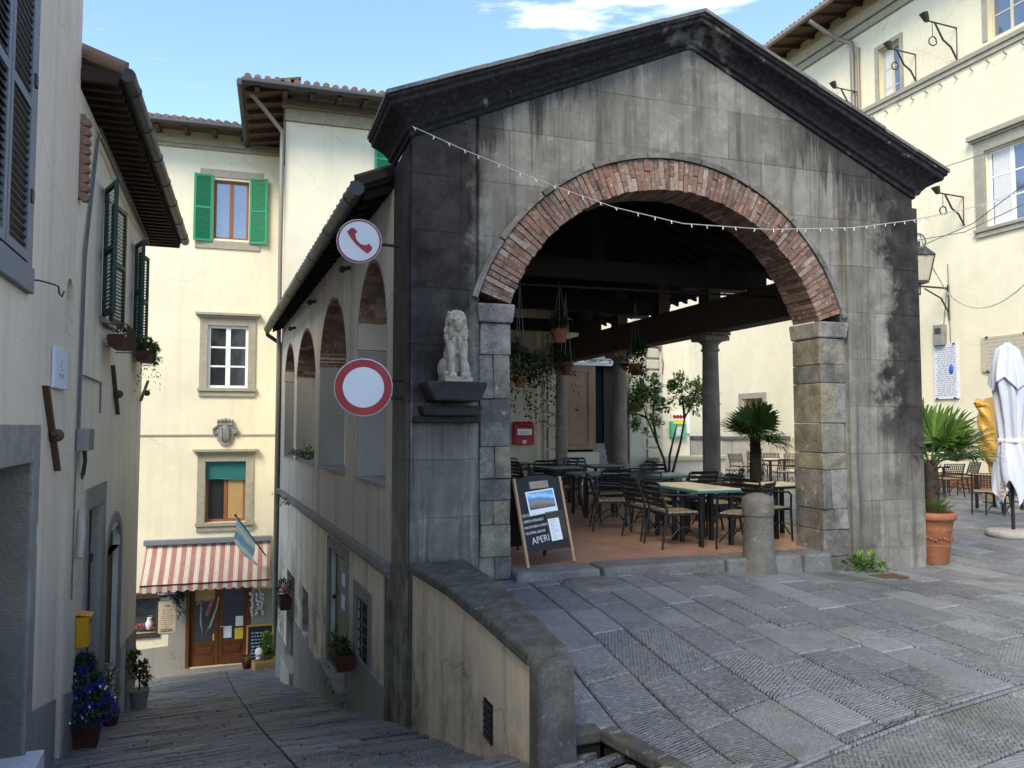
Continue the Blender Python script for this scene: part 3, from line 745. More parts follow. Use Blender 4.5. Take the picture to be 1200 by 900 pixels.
# subdivide rakes for slight unevenness of the old stones
fs = []
for i in range(K-1):
    for k in range(N-1): fs.append((i*N+k, i*N+k+1, (i+1)*N+k+1, (i+1)*N+k))
m.add(vs, fs, .4)
m.add([r_[0] for r_ in rings], [tuple(range(K))[::-1]], .4); m.add([r_[-1] for r_ in rings], [tuple(range(K))], .4)
m.build('cornice', M['cornice'], loggia, bevel=.012)
# cap slabs on the cornice
m = MB()
for sgn in (0,1):
    a = (-.315,zl+.320) if sgn == 0 else (UE+.315,zl+.320); b = (UE/2,ap+.320)
    for k in range(7):
        f0,f1 = (k+.006)/7,(k+.994)/7
        pa = (a[0]+(b[0]-a[0])*f0, a[1]+(b[1]-a[1])*f0); pb = (a[0]+(b[0]-a[0])*f1, a[1]+(b[1]-a[1])*f1)
        if pa[0] > pb[0]: pa,pb = pb,pa
        m.prism([pa,pb,(pb[0],pb[1]+.04),(pa[0],pa[1]+.04)], -.315+rng.uniform(-.012,.012), .97, rng.random())
m.build('coping_slab', M['kerb'], loggia)

# lane side wall: frame WF runs towards the camera, inwards is +y ; x = -s
Wo = LW(-.012,.862)
WF = frame(Wo.x, Wo.y, 113.3-180.)
WL = LOG.inverted() @ WF
def wx(px, py, y=0.): return hit(WF, px, py, y)
END = -10.5
arches = [(-1.91,-.295,2.51,1.06),(-4.94,-2.66,2.51,1.0),(-7.75,-5.38,2.5,.85),(-9.70,-8.10,2.5,.80)]
m = MB(WL); SILL = .82
edges = [-.18]
prev = 0.
def arch_fn(a, b, s, rise):
    h = (b-a)/2; c = (a+b)/2
    if rise >= h: return (lambda x: s+rise*math.sqrt(max(0,1-((x-c)/h)**2))), c, None
    Rr = (h*h+rise*rise)/(2*rise); return (lambda x: s+rise-Rr+math.sqrt(max(0,Rr*Rr-(x-c)**2))), c, Rr
top = lambda x: 4.17+.036*x
for (a,b,s,rise) in arches:
    m.seg(b, prev, lambda x: SILL, top, 0, .42, 1)
    f,c,Rr = arch_fn(a-.0,b,s,rise); m.seg(a, b, f, top, 0, .42, 22, (0,0)); prev = a
m.seg(END, prev, lambda x: SILL, top, 0, .42, 1)
m.seg(END, 0., lambda x: -.03, lambda x: SILL, 0, .42, 1)
m.build('arcade_wall', M['cement_pale'], loggia)
bm_ = MB(WL); gm_ = MB(WL)
for (a,b,s,rise) in arches:
    h = (b-a)/2; c = (a+b)/2; nb = int(math.pi*h/.075)
    f,_,_ = arch_fn(a,b,s,rise)
    xs_ = [c-h*math.cos(math.pi*i/nb) for i in range(nb+1)]
    for i in range(nb):
        x0_,x1_ = xs_[i]+.003, xs_[i+1]-.003
        for k,(ya,yb) in enumerate(((-.006,.2 if i%2 else .13),(.2 if i%2 else .13,.43))):
            z0_,z1_ = f(x0_),f(x1_)
            bm_.add([(x0_,ya+.003,z0_-.05),(x1_,ya+.003,z1_-.05),(x1_,yb-.003,z1_-.05),(x0_,yb-.003,z0_-.05),(x0_,ya+.003,z0_+.002),(x1_,ya+.003,z1_+.002),(x1_,yb-.003,z1_+.002),(x0_,yb-.003,z0_+.002)],
                    [(0,3,2,1),(0,1,5,4),(1,2,6,5),(2,3,7,6),(3,0,4,7)], rng.random())
    for x_,sg in ((a,1),(b,-1)):      # brick upper jambs, smooth render below
        gm_.box(min(x_-.002*sg,x_+sg*.04),max(x_-.002*sg,x_+sg*.04),.006,.425,SILL+.016,s-.02)
    gm_.box(a,b,-.02,.43,SILL-.02,SILL+.015); bm_.cut(); gm_.cut()
bm_.build_each('arch_bricks', M['brick'], loggia); gm_.build_each('arch_jamb', M['cement'], loggia)
# lower storey towards the lane
lowz = lambda x: zlane_xy(*(WF @ Vector((x,0,0))).xy)-.5
D0 = wx(387,700); D1 = wx(409,700)
ops = []
zc = lambda px,py,y=0.: wx(px,py,y)[1]
door_x = (wx(386.5,680)[0], wx(406.5,680)[0]); door_z = (wx(388,770)[1]-.12, wx(392,645)[1])
win_x = (wx(418,730)[0], wx(432,730)[0]); win_z = (wx(425,787)[1], wx(425,703)[1])
slit_x = (wx(354.5,700)[0], wx(361,700)[0]); slit_z = (wx(357,745)[1], wx(357,690)[1])
old_x = (wx(336,700)[0], wx(345.5,700)[0]); old_z = (wx(341,782)[1], wx(341,672)[1])
far_x = (END+.18, END+.75); far_z = (-3.6, -1.3)
m = MB(WL)
wall_rects(m, END, 0., -5.0, -.03, [(door_x[0],door_x[1],door_z[0],door_z[1],.32),(win_x[0],win_x[1],win_z[0],win_z[1],.16),(slit_x[0],slit_x[1],slit_z[0],slit_z[1],.25),(old_x[0],old_x[1],old_z[0],old_z[1],.3)], .42)
m.build('lower_wall', M['cream_low'], loggia)
m = MB(WL); m.prism([(END-.02,-.05),(-.003,-.11),(-.003,.0),(END-.02,.05)], -.085, -.001); m.prism([(END-.02,-.10),(-.003,-.17),(-.003,-.111),(END-.02,-.051)], -.045, -.001)
m.build('string_course', M['stone'], loggia, bevel=.012)
# grey dado following the slope
m = MB(WL)
def dado(xa, xb, za, zb): m.prism([(xa,-5.2),(xb,-5.2),(xb,zb),(xa,za)], -.022, -.001); m.cut()
pz = lambda px,py: wx(px,py)
a1 = pz(457,812); a2 = pz(434,787); a3 = pz(383,797); a4 = pz(347,730)
dado(win_x[1]+.02, -.01, zc(435,787), zc(457,812)); dado(door_x[1]+.2, win_x[1]+.02, zc(433,790)+.04, zc(435,787))
dado(old_x[1]+.05, door_x[0]-.14, zc(347,730), zc(382,792)); dado(END, old_x[0]-.03, zc(330,755)+.15, zc(336,765)+.1)
m.build_each('dado', M['cement'], loggia)
def surround(parent, MM, x0, x1, z0, z1, w_, pr=.02, mat='stone', sill=True, name='stone_surround', head=0., sillw=.0):
    m = MB(MM)
    m.box(x0-w_,x0,-pr,.03,z0,z1+w_); m.box(x1,x1+w_,-pr,.03,z0,z1+w_); m.box(x0,x1,-pr,.03,z1,z1+w_)
    if sill: m.box(x0-w_-.03-sillw,x1+w_+.03+sillw,-pr-.07,.04,z0-.09,z0-.001); m.box(x0-w_-sillw,x1+w_+sillw,-pr-.02,.03,z0-.23,z0-.091)
    if head: m.box(x0-w_-.05,x1+w_+.05,-pr-.06,.03,z1+w_+.001,z1+w_+.06); m.box(x0-w_-.11,x1+w_+.11,-pr-.15,.03,z1+w_+.061,z1+w_+head)
    return m.build(name, M[mat], parent, bevel=.008)
surround(loggia, WL, door_x[0], door_x[1], door_z[0], door_z[1], .16, .025, 'stone', False, 'door_surround')
m = MB(WL); m.box(door_x[0]-.2, door_x[1]+.2, -.14, .3, door_z[0]-.12, door_z[0]+.02); m.box(door_x[0]-.2, door_x[1]+.2, -.06, .2, door_z[0]-.9, door_z[0]-.121); m.build('doorstep', M['stone'], loggia, bevel=.02)
m = MB(WL); dx0, dx1 = door_x
m.box(dx0+.01,dx1-.01,.085,.13,door_z[0]+.02,door_z[1]-.01)
for a,b in ((.1,.3),(.36,.62),(.68,.94)):
    h = door_z[1]-door_z[0]; m.box(dx0+.14,dx1-.14,.07,.09,door_z[0]+h*a,door_z[0]+h*b)
gd = m.build('door', M['green_door'], loggia, bevel=.008)
m = MB(WL); m.tube([(dx0+.12,.12,door_z[0]+1.0),(dx0+.12,.06,door_z[0]+1.0)], .02, 8); m.ball((dx0+.12,.05,door_z[0]+1.0),.035); m.build('handle', M['iron'], gd)
m = MB(WL); xm = dx0*.35+dx1*.65; m.box(xm-.26,xm+.26,.06,.066,door_z[0]+.85,door_z[0]+1.55); po = m.build('poster', M['blue'], gd)
m = MB(WL); m.box(xm-.18,xm+.2,.056,.0595,door_z[0]+1.28,door_z[0]+1.46); m.box(xm-.2,xm+.12,.056,.0595,door_z[0]+.95,door_z[0]+1.15); m.build('poster_print', M['paper'], po)
surround(loggia, WL, win_x[0], win_x[1], win_z[0], win_z[1], .17, .02, 'stone', False, 'window_surround')
m = MB(WL); m.box(win_x[0],win_x[1],.10,.14,win_z[0],win_z[1]); wd = m.build('window', M['black'], loggia)
m = MB(WL)
for i in range(4): x = win_x[0]+(win_x[1]-win_x[0])*(i+.5)/4; m.tube([(x,.03,win_z[0]),(x,.03,win_z[1])],.011,6)
for i in range(7): z = win_z[0]+(win_z[1]-win_z[0])*(i+.5)/7; m.tube([(win_x[0],.025,z),(win_x[1],.025,z)],.009,6)
m.build('grille', M['iron'], wd)
m = MB(WL); m.box(slit_x[0],slit_x[1],.12,.16,slit_z[0],slit_z[1]); m.build('slit_window', M['black'], loggia)
m = MB(WL); m.box(old_x[0],old_x[1],.11,.16,old_z[0],old_z[1]); m.build('side_door', M['dark_door'], loggia)
m = MB(WL); m.box(old_x[0]-.05,old_x[1]+.05,-.1,.2,old_z[0]-1.,old_z[0]+.02); m.build('side_doorstep', M['plaque_tan'], loggia, bevel=.01)

# floor, kerb, plinth under the columns
BACK = 11.2
m = MB(); m.add([(-.0,.16,0),(6.3,.16,0),(6.3,BACK,0),(-.55,BACK,0),(.10,1.,0)], [(0,1,2,3,4)], .5)
fo = m.build('terrace_floor', M['floor']); fo.matrix_world = LOG; tag(fo, kind='structure')
m = MB()
for a,b in ((1.06,2.02),(2.04,3.55),(3.57,4.6),(4.62,5.02)):
    z = .012+rng.uniform(-.012,.012)
    m.hexa([(a,-.20+rng.uniform(-.03,.03),-.4),(b,-.20+rng.uniform(-.03,.03),-.4),(b,.2,-.4),(a,.2,-.4)], [(a+.01,-.17,z-.01),(b-.01,-.17,z-.01),(b-.01,.2,z),(a+.01,.2,z)])
for a,b in ((.45,1.9),(1.92,3.3),(3.32,4.9),(4.92,6.6),(6.62,8.2),(8.22,10.6)): m.box(6.22,6.5,a,b,-.5,.012)
ko = m.build('terrace_kerb', M['kerb'], None, bevel=.03); ko.matrix_world = LOG; tag(ko, kind='structure')

# columns and beam
for v,cu in ((3.9,6.08),(7.35,6.08),(10.1,5.86)):
    m = MB()
    pr = [(.150,.32),(.152,.9),(.148,1.6),(.134,2.42),(.134,2.46)]
    m.lathe(pr, 24, (cu,v,.36)); col = m.build('column', M['column'], loggia)
    m = MB(); m.box(cu-.25,cu+.25,v-.25,v+.25,.42,.52); m.lathe([(.24,.52),(.245,.56),(.22,.60),(.19,.61),(.185,.64),(.2,.665),(.175,.69),(.152,.70)],24,(cu,v,0)); m.build('base', M['column'], col)
    m = MB(); m.lathe([(.135,2.78),(.16,2.80),(.16,2.83),(.14,2.84),(.14,2.9),(.18,2.94),(.22,2.97)],24,(cu,v,0)); m.box(cu-.235,cu+.235,v-.235,v+.235,2.97,3.05)
    m.box(cu-.19,cu+.19,v-.34,v+.34,3.05,3.10); m.build('capital', M['column'], col)
    m = MB(); m.box(cu-.34,cu+.34,v-.36,v+.36,-.3,.42); m.build('plinth', M['stone_dark'], col, bevel=.02)
m = MB(); m.box(5.9,6.26,.44,BACK,3.102,3.64); m.build('beam', M['beam'], loggia, bevel=.012)
m = MB()
for v in (1.6,3.9,5.6,7.35,9.1,10.7): m.box(5.96,6.2,v-.16,v+.16,3.641,4.42); m.cut()
for v in (3.9,7.35): m.box(5.55,6.75,v-.11,v+.11,3.86,4.04); m.cut()
m.build_each('roof_post', M['beam'], loggia)
# roof: boards, rafters, tiles
RZ = lambda u: 4.30+.40*(3.28-abs(u-3.28))
E0, E1 = -.62, 7.05
cut = lambda v: -.62-(v*.0)
m = MB()
eL = lambda v: (LOG.inverted() @ (WF @ Vector((-(v-.86)/math.cos(R(4.3)),-.36+.008*v,0)))).x      # left eave follows the skewed lane wall
v0, v1 = .9, BACK-.15
zE0 = RZ(-.62)-.20
def rz2(u, v, dz=0.):
    if u < 3.28:
        e = eL(v); f = (u-e)/(3.28-e); ze = 4.15-.036*v; return ze+(RZ(3.28)-ze)*f+dz
    return RZ(u)+dz
for (ua,ub) in ((None,3.28),(3.28,E1)):
    a0 = eL(v0) if ua is None else ua; a1 = eL(v1) if ua is None else ua
    q0 = [(a0,v0,rz2(a0,v0)),(ub,v0,rz2(ub,v0)),(ub,v1,rz2(ub,v1)),(a1,v1,rz2(a1,v1))]
    q1 = [(x,y,z+.06) for x,y,z in q0]
    m.hexa(q0, q1, .3)
m.build('roof', M['roofwood'], loggia)
m = MB()
for k in range(30):
    v = v0+.1+(v1-v0-.2)*k/29
    a = eL(v)+.03; m.hexa([(a,v-.04,rz2(a,v)-.10),(3.25,v-.04,rz2(3.25,v)-.10),(3.25,v+.04,rz2(3.25,v)-.10),(a,v+.04,rz2(a,v)-.10)], [(a,v-.04,rz2(a,v)-.002),(3.25,v-.04,rz2(3.25,v)-.002),(3.25,v+.04,rz2(3.25,v)-.002),(a,v+.04,rz2(a,v)-.002)])
    b = E1-.03; m.hexa([(3.3,v-.04,rz2(3.3,v)-.10),(b,v-.04,rz2(b,v)-.10),(b,v+.04,rz2(b,v)-.10),(3.3,v+.04,rz2(3.3,v)-.10)], [(3.3,v-.04,rz2(3.3,v)-.002),(b,v-.04,rz2(b,v)-.002),(b,v+.04,rz2(b,v)-.002),(3.3,v+.04,rz2(3.3,v)-.002)])
m.build('rafters', M['roofwood'], loggia)
m = MB()
for v in (2.6,5.6,8.6):
    m.box(.30-.075*v,6.2,v-.11,v+.11,3.66,3.92); m.box(3.18,3.38,v-.1,v+.1,3.92,5.4); m.cut()
m.tube([(.2,1.9,3.35),(5.9,1.9,3.42)],.018,6)
m.build_each('tie_beam', M['roofwood'], loggia)
m = MB()
for k in range(46):
    v = v0+.05+(v1-v0-.1)*k/45
    for sgn in (0,1):
        a = (eL(v)-.05) if sgn == 0 else E1+.03; 
        m.tube([(a,v,rz2(a,v)+.11),(3.28,v,rz2(3.28,v)+.11)], .095, 6, caps=True, sm=False)
m.build('roof_tiles', M['tile_dark'], loggia)
gx = [(eL(v)-.07,v,rz2(eL(v),v)+.0) for v in [v0-.05+(v1-v0+.1)*k/8 for k in range(9)]]
m = MB(); m.tube(gx, .085, 10); 
for v in [1.2,2.6,4.,5.4,6.8,8.2,9.6]: m.tube([(eL(v)-.07,v-.02,rz2(eL(v),v)),(eL(v)-.07,v+.02,rz2(eL(v),v))], .094, 10)
m.build('gutter', M['gutter'], loggia)
e = Vector(gx[-1])
m = MB(); g2 = LOG.inverted() @ P(322,415,17.6)
m.tube([e, e+Vector((.0,.1,-.12)), e+Vector((.28,.2,-.3)), e+Vector((.3,.2,-.5)), e+Vector((.3,.2,-7.4))], .05, 8); m.build('downpipe', M['pipe_green'], loggia)
# lamp-like iron studs under the eave
m = MB(WL)
for x,z in (wx(411,314),wx(371,353),wx(347,384)): m.tube([(x,-.01,z),(x,-.1,z-.02)],.03,8); m.ball((x,-.12,z-.03),.05); m.cut()
m.build_each('wall_stud', M['iron'], loggia)
# shelf that carries the lion
m = MB(); 
m.prism([(.16,1.74),(.62,1.74),(.68,1.86),(.70,1.93),(.08,1.93),(.10,1.86)], -.40, 0.); m.prism([(.1,1.60),(.66,1.60),(.70,1.70),(.06,1.70)], -.24, 0.); m.box(.02,.70,-.14,0,1.53,1.60)
m.build('lion_shelf', M['stone_dark'], loggia, bevel=.02)

# ------------------------------------------------------------------ parapet at the corner
pa, pb = Vector((-.965,7.55)), Vector((.14,4.50))
dpp = (pb-pa); Lp = dpp.length; angp = math.degrees(math.atan2(dpp.y,dpp.x))
PF = frame(pa.x, pa.y, angp)              # x towards the camera; +y is the square side
par = thing('parapet_wall', 'streaky cream parapet with mossy stone coping between the lane and the square', 'parapet', PF)
kx, kz = hit(PF, 531, 690); z_s = hit(PF, 485,664)[1]; z_e = hit(PF, 606,752)[1]
TW0, TW1 = .52, .19
TPf = lambda x: TW0+(TW1-TW0)*x/Lp
TPW = TW1
m = MB()
def pw(xa,xb,za,zb): m.hexa([(xa,0,-2.2),(xb,0,-2.2),(xb,TPf(xb),-2.2),(xa,TPf(xa),-2.2)],[(xa,0,za),(xb,0,zb),(xb,TPf(xb),zb),(xa,TPf(xa),za)],.5)
pw(0,kx,z_s-.05,kz-.05); pw(kx,Lp-.02,kz-.05,z_e-.055)
m.build('wall', M['cream_parapet'], par)
m = MB(); stn = [(0,z_s),(kx*.55,(z_s*.45+kz*.55)),(kx,kz),(kx+(Lp-kx)*.5,(kz+z_e)/2+.01),(Lp,z_e)]
for (xa,za),(xb,zb) in zip(stn,stn[1:]):
    m.hexa([(xa+.006,-.06,za-.055),(xb-.006,-.06,zb-.055),(xb-.006,TPf(xb)+.03,zb-.055),(xa+.006,TPf(xa)+.03,za-.055)],
           [(xa+.006,-.05,za+.02),(xb-.006,-.05,zb+.02),(xb-.006,TPf(xb)+.01,zb+.035),(xa+.006,TPf(xa)+.01,za+.035)])
m.build('coping', M['coping'], par, bevel=.018)
m = MB(); m.hexa([(Lp-.02,-.05,-1.2),(Lp+.13,-.02,-1.2),(Lp+.11,TPW+.05,-1.2),(Lp-.02,TPW+.05,-1.2)], [(Lp-.02,-.05,z_e-.02),(Lp+.10,-.01,z_e-.03),(Lp+.08,TPW+.02,z_e-.01),(Lp-.02,TPW+.02,z_e+.0)]); 
ep = m.build('end_pier', M['coping'], par, bevel=.03)

m = MB(); m.box(Lp-.06,Lp+.17,.03,TPW+.10,-1.2,zsq(.3,4.5)-.075); m.build('pier_foot', M['coping'], ep, bevel=.03)
vx, vz = hit(PF, 573, 843)
m = MB(); m.box(vx-.085,vx+.085,-.012,.01,vz-.14,vz+.12); vg = m.build('vent', M['black'], par)
m = MB()
for k in range(6): m.box(vx-.075,vx+.075,-.022,-.012,vz-.125+.042*k,vz-.11+.042*k)
m.build('vent_slats', M['iron'], vg)
# ------------------------------------------------------------------ shared building bits
def eave(parent, MM, x0, x1, z, over, mat_r, gut='gutter', n=None, drop=.1, back=.0, tiles=True, step=.55, rise=.35, name=''):
    """boarded eave with rafters, gutter and a few courses of pantiles along a wall top"""
    m = MB(MM); m.hexa([(x0,-over,z),(x1,-over,z),(x1,back+.3,z+drop*1.2),(x0,back+.3,z+drop*1.2)], [(x0,-over,z+.05),(x1,-over,z+.05),(x1,back+.3,z+.05+drop*1.2),(x0,back+.3,z+.05+drop*1.2)]); m.build('eave_boards', M[mat_r], parent)
    m = MB(MM); k = max(2,int((x1-x0)/step))
    for i in range(k):
        x = x0+(x1-x0)*(i+.5)/k
        m.hexa([(x-.05,-over+.06,z-.09),(x+.05,-over+.06,z-.09),(x+.05,back+.1,z-.14+drop),(x-.05,back+.1,z-.14+drop)], [(x-.05,-over+.04,z-.002),(x+.05,-over+.04,z-.002),(x+.05,back+.1,z+drop*1.15),(x-.05,back+.1,z+drop*1.15)])
    m.build('eave_rafters', M[mat_r], parent)
    if gut:
        m = MB(MM); m.tube([(x0-.02,-over-.06,z+.03),(x1+.02,-over-.06,z+.03)], .075, 10); m.build('gutter', M[gut], parent)
    if tiles:
        m = MB(MM); k = int((x1-x0)/.21)
        for i in range(k):
            x = x0+(x1-x0)*(i+.5)/k
            m.tube([(x,-over-.05+rng.uniform(-.02,.02),z+.12),(x,back+2.0,z+.12+rise*(over+2.))], [.082,.075], 7)
        m.hexa([(x0,-over,z+.052),(x1,-over,z+.052),(x1,back+2.,z+.06+rise*(over+2.)),(x0,back+2.,z+.06+rise*(over+2.))], [(x0,-over,z+.10),(x1,-over,z+.10),(x1,back+2.,z+.10+rise*(over+2.)),(x0,back+2.,z+.10+rise*(over+2.))])
        m.build('roof_tiles', M['tile'], parent)
def window(parent, MM, x0, x1, z0, z1, y, fmat, glass='glass', cols=2, rows=3, fr=.06, mull=.05, name='window', glaz=.028, curtain=None, wide_mid=None):
    m = MB(MM); m.box(x0,x1,y,y+.05,z0,z0+fr); m.box(x0,x1,y,y+.05,z1-fr,z1); m.box(x0,x0+fr,y,y+.05,z0+fr,z1-fr); m.box(x1-fr,x1,y,y+.05,z0+fr,z1-fr)
    W_ = x1-x0-2*fr; H_ = z1-z0-2*fr
    for i in range(1,cols):
        x = x0+fr+W_*i/cols; h = (wide_mid or mull)/2 if i*2 == cols else glaz/2
        m.box(x-h,x+h,y-.006,y+.046,z0+fr,z1-fr)
    for j in range(1,rows):
        z = z0+fr+H_*j/rows; m.box(x0+fr,x1-fr,y+.004,y+.04,z-glaz/2,z+glaz/2)
    o = m.build(name, M[fmat], parent, bevel=.004)
    m = MB(MM); m.box(x0+fr,x1-fr,y+.02,y+.03,z0+fr,z1-fr); m.build('pane', M[glass], o)
    if curtain:
        m = MB(MM)
        for a,b in curtain:
            nf = 9; xa,xb = x0+fr+W_*a, x0+fr+W_*b
            vs = []; fs = []
            for i in range(nf*3+1):
                x = xa+(xb-xa)*i/(nf*3); yy = y+.014+.004*math.sin(i*2.1)
                vs += [(x,yy,z0+fr),(x,yy,z1-fr)]
            for i in range(nf*3): fs.append((2*i,2*i+2,2*i+3,2*i+1))
            m.add(vs, fs, .5)
        m.build('curtain', M['curtain'], o)
    return o
def shutter(parent, MM, hx, y, ang, z0, z1, wd, mat, fmat=None, slat=.05, th=.04, name='shutter', mid=True, fr=.055):
    """louvred leaf hinged at (hx, y), opening along +x turned by ang degrees"""
    T = MM @ Matrix.Translation((hx,y,0)) @ Matrix.Rotation(R(ang),4,'Z')
    m = MB(T); t = th/2
    m.box(0,wd,-t,t,z0,z0+fr); m.box(0,wd,-t,t,z1-fr,z1); m.box(0,fr,-t,t,z0+fr,z1-fr); m.box(wd-fr,wd,-t,t,z0+fr,z1-fr)
    if mid: zm = (z0+z1)/2; m.box(fr,wd-fr,-t,t,zm-fr/2,zm+fr/2)
    o = m.build(name, M[fmat or mat], parent)
    m = MB(T); n = int((z1-z0-2*fr)/slat)
    for i in range(n):
        z = z0+fr+(z1-z0-2*fr)*(i+.5)/n; h = slat*.42
        m.hexa([(fr,-t*.8,z-h-.004),(wd-fr,-t*.8,z-h-.004),(wd-fr,t*.7,z+h-.012),(fr,t*.7,z+h-.012)], [(fr,-t*.8,z-h+.006),(wd-fr,-t*.8,z-h+.006),(wd-fr,t*.7,z+h-.002),(fr,t*.7,z+h-.002)])
    m.build('slats', M[mat], o)
    return o
def body(mb, x0, x1, d, z0, z1, c=.5):
    """side and back shell behind a front wall"""
    mb.box(x0, x1, .43, d, z0, z1, c)
def text(body_, size, MM, mat, parent, name='lettering', ex=.001, align='CENTER', spacing=1.):
    cu = bpy.data.curves.new(name, 'FONT'); cu.body = body_; cu.size = size; cu.extrude = ex; cu.align_x = align; cu.space_character = spacing; cu.resolution_u = 2
    t = bpy.data.objects.new(name, cu); COL.objects.link(t)
    dg = bpy.context.evaluated_depsgraph_get(); dg.update()
    me = bpy.data.meshes.new_from_object(t.evaluated_get(dg)); bpy.data.objects.remove(t)
    me.transform(MM); me.materials.clear(); me.materials.append(M[mat]); me.name = name
    o = bpy.data.objects.new(name, me); COL.objects.link(o)
    if parent: o.parent = parent
    return o
RX90 = Matrix.Rotation(math.pi/2,4,'X')
I4 = Matrix()

# ------------------------------------------------------------------ tall lane house, nearest on the left
L1 = frame(-4.5939, 7.85, 111.)
h1 = thing('lane_house', 'beige house at the left edge, large dark closed shutters above a grey stone doorway', 'house', L1)
f1 = lambda px,py,y=0.: hit(L1,px,py,y)
wx1 = -1.90; wz0, wz1 = 2.80, 5.35
m = MB(); wall_rects(m, -9., .02, -3.2, 8.6, [(wx1-1.46,wx1,wz0,wz1,.14),(-2.9,-1.38,-2.6,1.19,.5)], .42); wall_rects(m, .02,.47,3.05,8.6,[],.42)
m.box(.02,.47,.36,.42,-3.2,3.05); m.box(.43,.47,.0,.36,-3.2,3.05)
f_,c_,R_ = arch_fn(.02,.43,2.85,.21); m.seg(.02,.43,f_,lambda x:3.05,0,.36,10,(0,0))
m.build('wall', M['cream_left'], h1)
m = MB(); m.box(-9.,.47,.56,5.,-3.2,8.6); m.build('rear_wall', M['cream_left'], h1)
m = MB(); m.hexa([(-9.2,-.55,8.6),(.65,-.55,8.6),(.65,5.,9.6),(-9.2,5.,9.6)], [(-9.2,-.55,8.75),(.65,-.55,8.75),(.65,5.,9.75),(-9.2,5.,9.75)]); m.build('roof', M['tile'], h1)
m = MB(); xa,xb = wx1-1.46,wx1; m.box(xa-.2,xa,-.03,.05,wz0-.01,wz1+.2); m.box(xb,xb+.20,-.03,.05,wz0-.01,wz1+.2); m.box(xa,xb,-.03,.05,wz1,wz1+.2); m.box(xa-.2,xb+.20,-.05,.05,wz0-.22,wz0-.011)
m.build('window_surround', M['bluegrey_frame'], h1, bevel=.008)
xm = (xa+xb)/2
for hx,ang in ((xb-.01,180.),(xa+.01,0.)): shutter(h1, I4, hx, -.02, ang, wz0+.01, wz1-.02, .71, 'black_shutter', 'bluegrey_frame', .062, .05, mid=True, fr=.075)
m = MB()
for z in (wz0+.5,wz0+1.45,wz0+2.2): m.box(xb-.03,xb+.05,-.06,-.031,z,z+.1); m.cut()
m.build_each('hinge', M['iron'], h1)
dx0,dx1,dz1 = -2.9,-1.38,1.19
m = MB(); m.box(dx1,dx1+.24,-.03,.52,-2.4,dz1+.32); m.box(dx0,dx1-.001,-.03,.1,dz1,dz1+.32); m.build('door_surround', M['stone'], h1, bevel=.01)
m = MB(); m.box(dx0,dx1,.40,.46,-2.6,dz1); 
for k in range(3): m.box(dx0+.1+k*.5,dx0+.5+k*.5,.385,.401,-1.2,.9)
m.build('door', M['dark_door'], h1)
m = MB(); m.box(dx0-.1,dx1+.1,-.16,.4,-3.,-1.25); m.build('doorstep', M['plaque'], h1, bevel=.015)
m = MB(); m.prism([(-1.13,-3.1),(.02,-3.1),(.02,-1.24),(-1.13,-.98)], -.022,-.001); m.build('dado', M['cement'], h1)
a = f1(36,328); b = f1(62,332)
m = MB(); m.tube([(a[0],0,a[1]),(a[0],-.06,a[1]),(a[0]+.14,-.13,a[1]+.0),(a[0]+.2,-.17,a[1]-.01),(a[0]+.21,-.175,a[1]-.07),(a[0]+.25,-.19,a[1]-.09),(a[0]+.28,-.20,a[1]-.04)], .008, 6); m.box(a[0]-.02,a[0]+.02,-.02,0,a[1]-.07,a[1]+.07); m.build('iron_hook', M['iron'], h1)
def anchor(parent, p, q, kind='wall_anchor'):
    m = MB(); m.hexa([(p[0]-.045,-.05,p[1]),(p[0]+.045,-.05,p[1]),(p[0]+.045,-.001,p[1]),(p[0]-.045,-.001,p[1])][::-1], [(q[0]-.045,-.05,q[1]),(q[0]+.045,-.05,q[1]),(q[0]+.045,-.001,q[1]),(q[0]-.045,-.001,q[1])][::-1])
    c = ((p[0]+q[0])/2,(p[1]+q[1])/2-.05); m.ball((c[0],-.07,c[1]),.06); m.tube([(c[0]-.1,-.06,c[1]+.02),(c[0]+.12,-.07,c[1]-.02)],.025,6)
    m.build(kind, M['rust'], parent)
anchor(h1, f1(50,452), f1(64,552))
p = f1(39,626); m = MB(); m.box(p[0]-.03,p[0]+.03,-.03,-.001,p[1]-.08,p[1]+.08); m.box(p[0]-.015,p[0]+.015,-.036,-.031,p[1]-.03,p[1]+.03); m.build('doorbell', M['plaque_pale'], h1, bevel=.005)
a = f1(58,456); b = f1(76,410)
pl = thing('wall_plaque', 'pale blue rectangular board on the beige house wall at the left edge', 'plaque', L1 @ Matrix.Translation(((a[0]+b[0])/2,-.005,(a[1]+b[1])/2)))
m = MB(); hw = (b[0]-a[0])/2*.92; m.box(-hw,hw,-.03,0,-.20,.20); m.build('board', M['plaque_pale'], pl, bevel=.004)
m = MB()
for (x_,z_,w_,h_) in ((0,.06,.02,.03),(-.01,.02,.03,.02),(.01,-.01,.05,.012),(-.04,-.07,.012,.03),(-.015,-.07,.02,.045),(.015,-.07,.02,.045),(.045,-.07,.022,.045)): m.box(x_*hw*8-w_*hw*3,x_*hw*8+w_*hw*3,-.032,-.0301,z_-h_/2,z_+h_/2)
m.build('print', M['ink_grey'], pl)

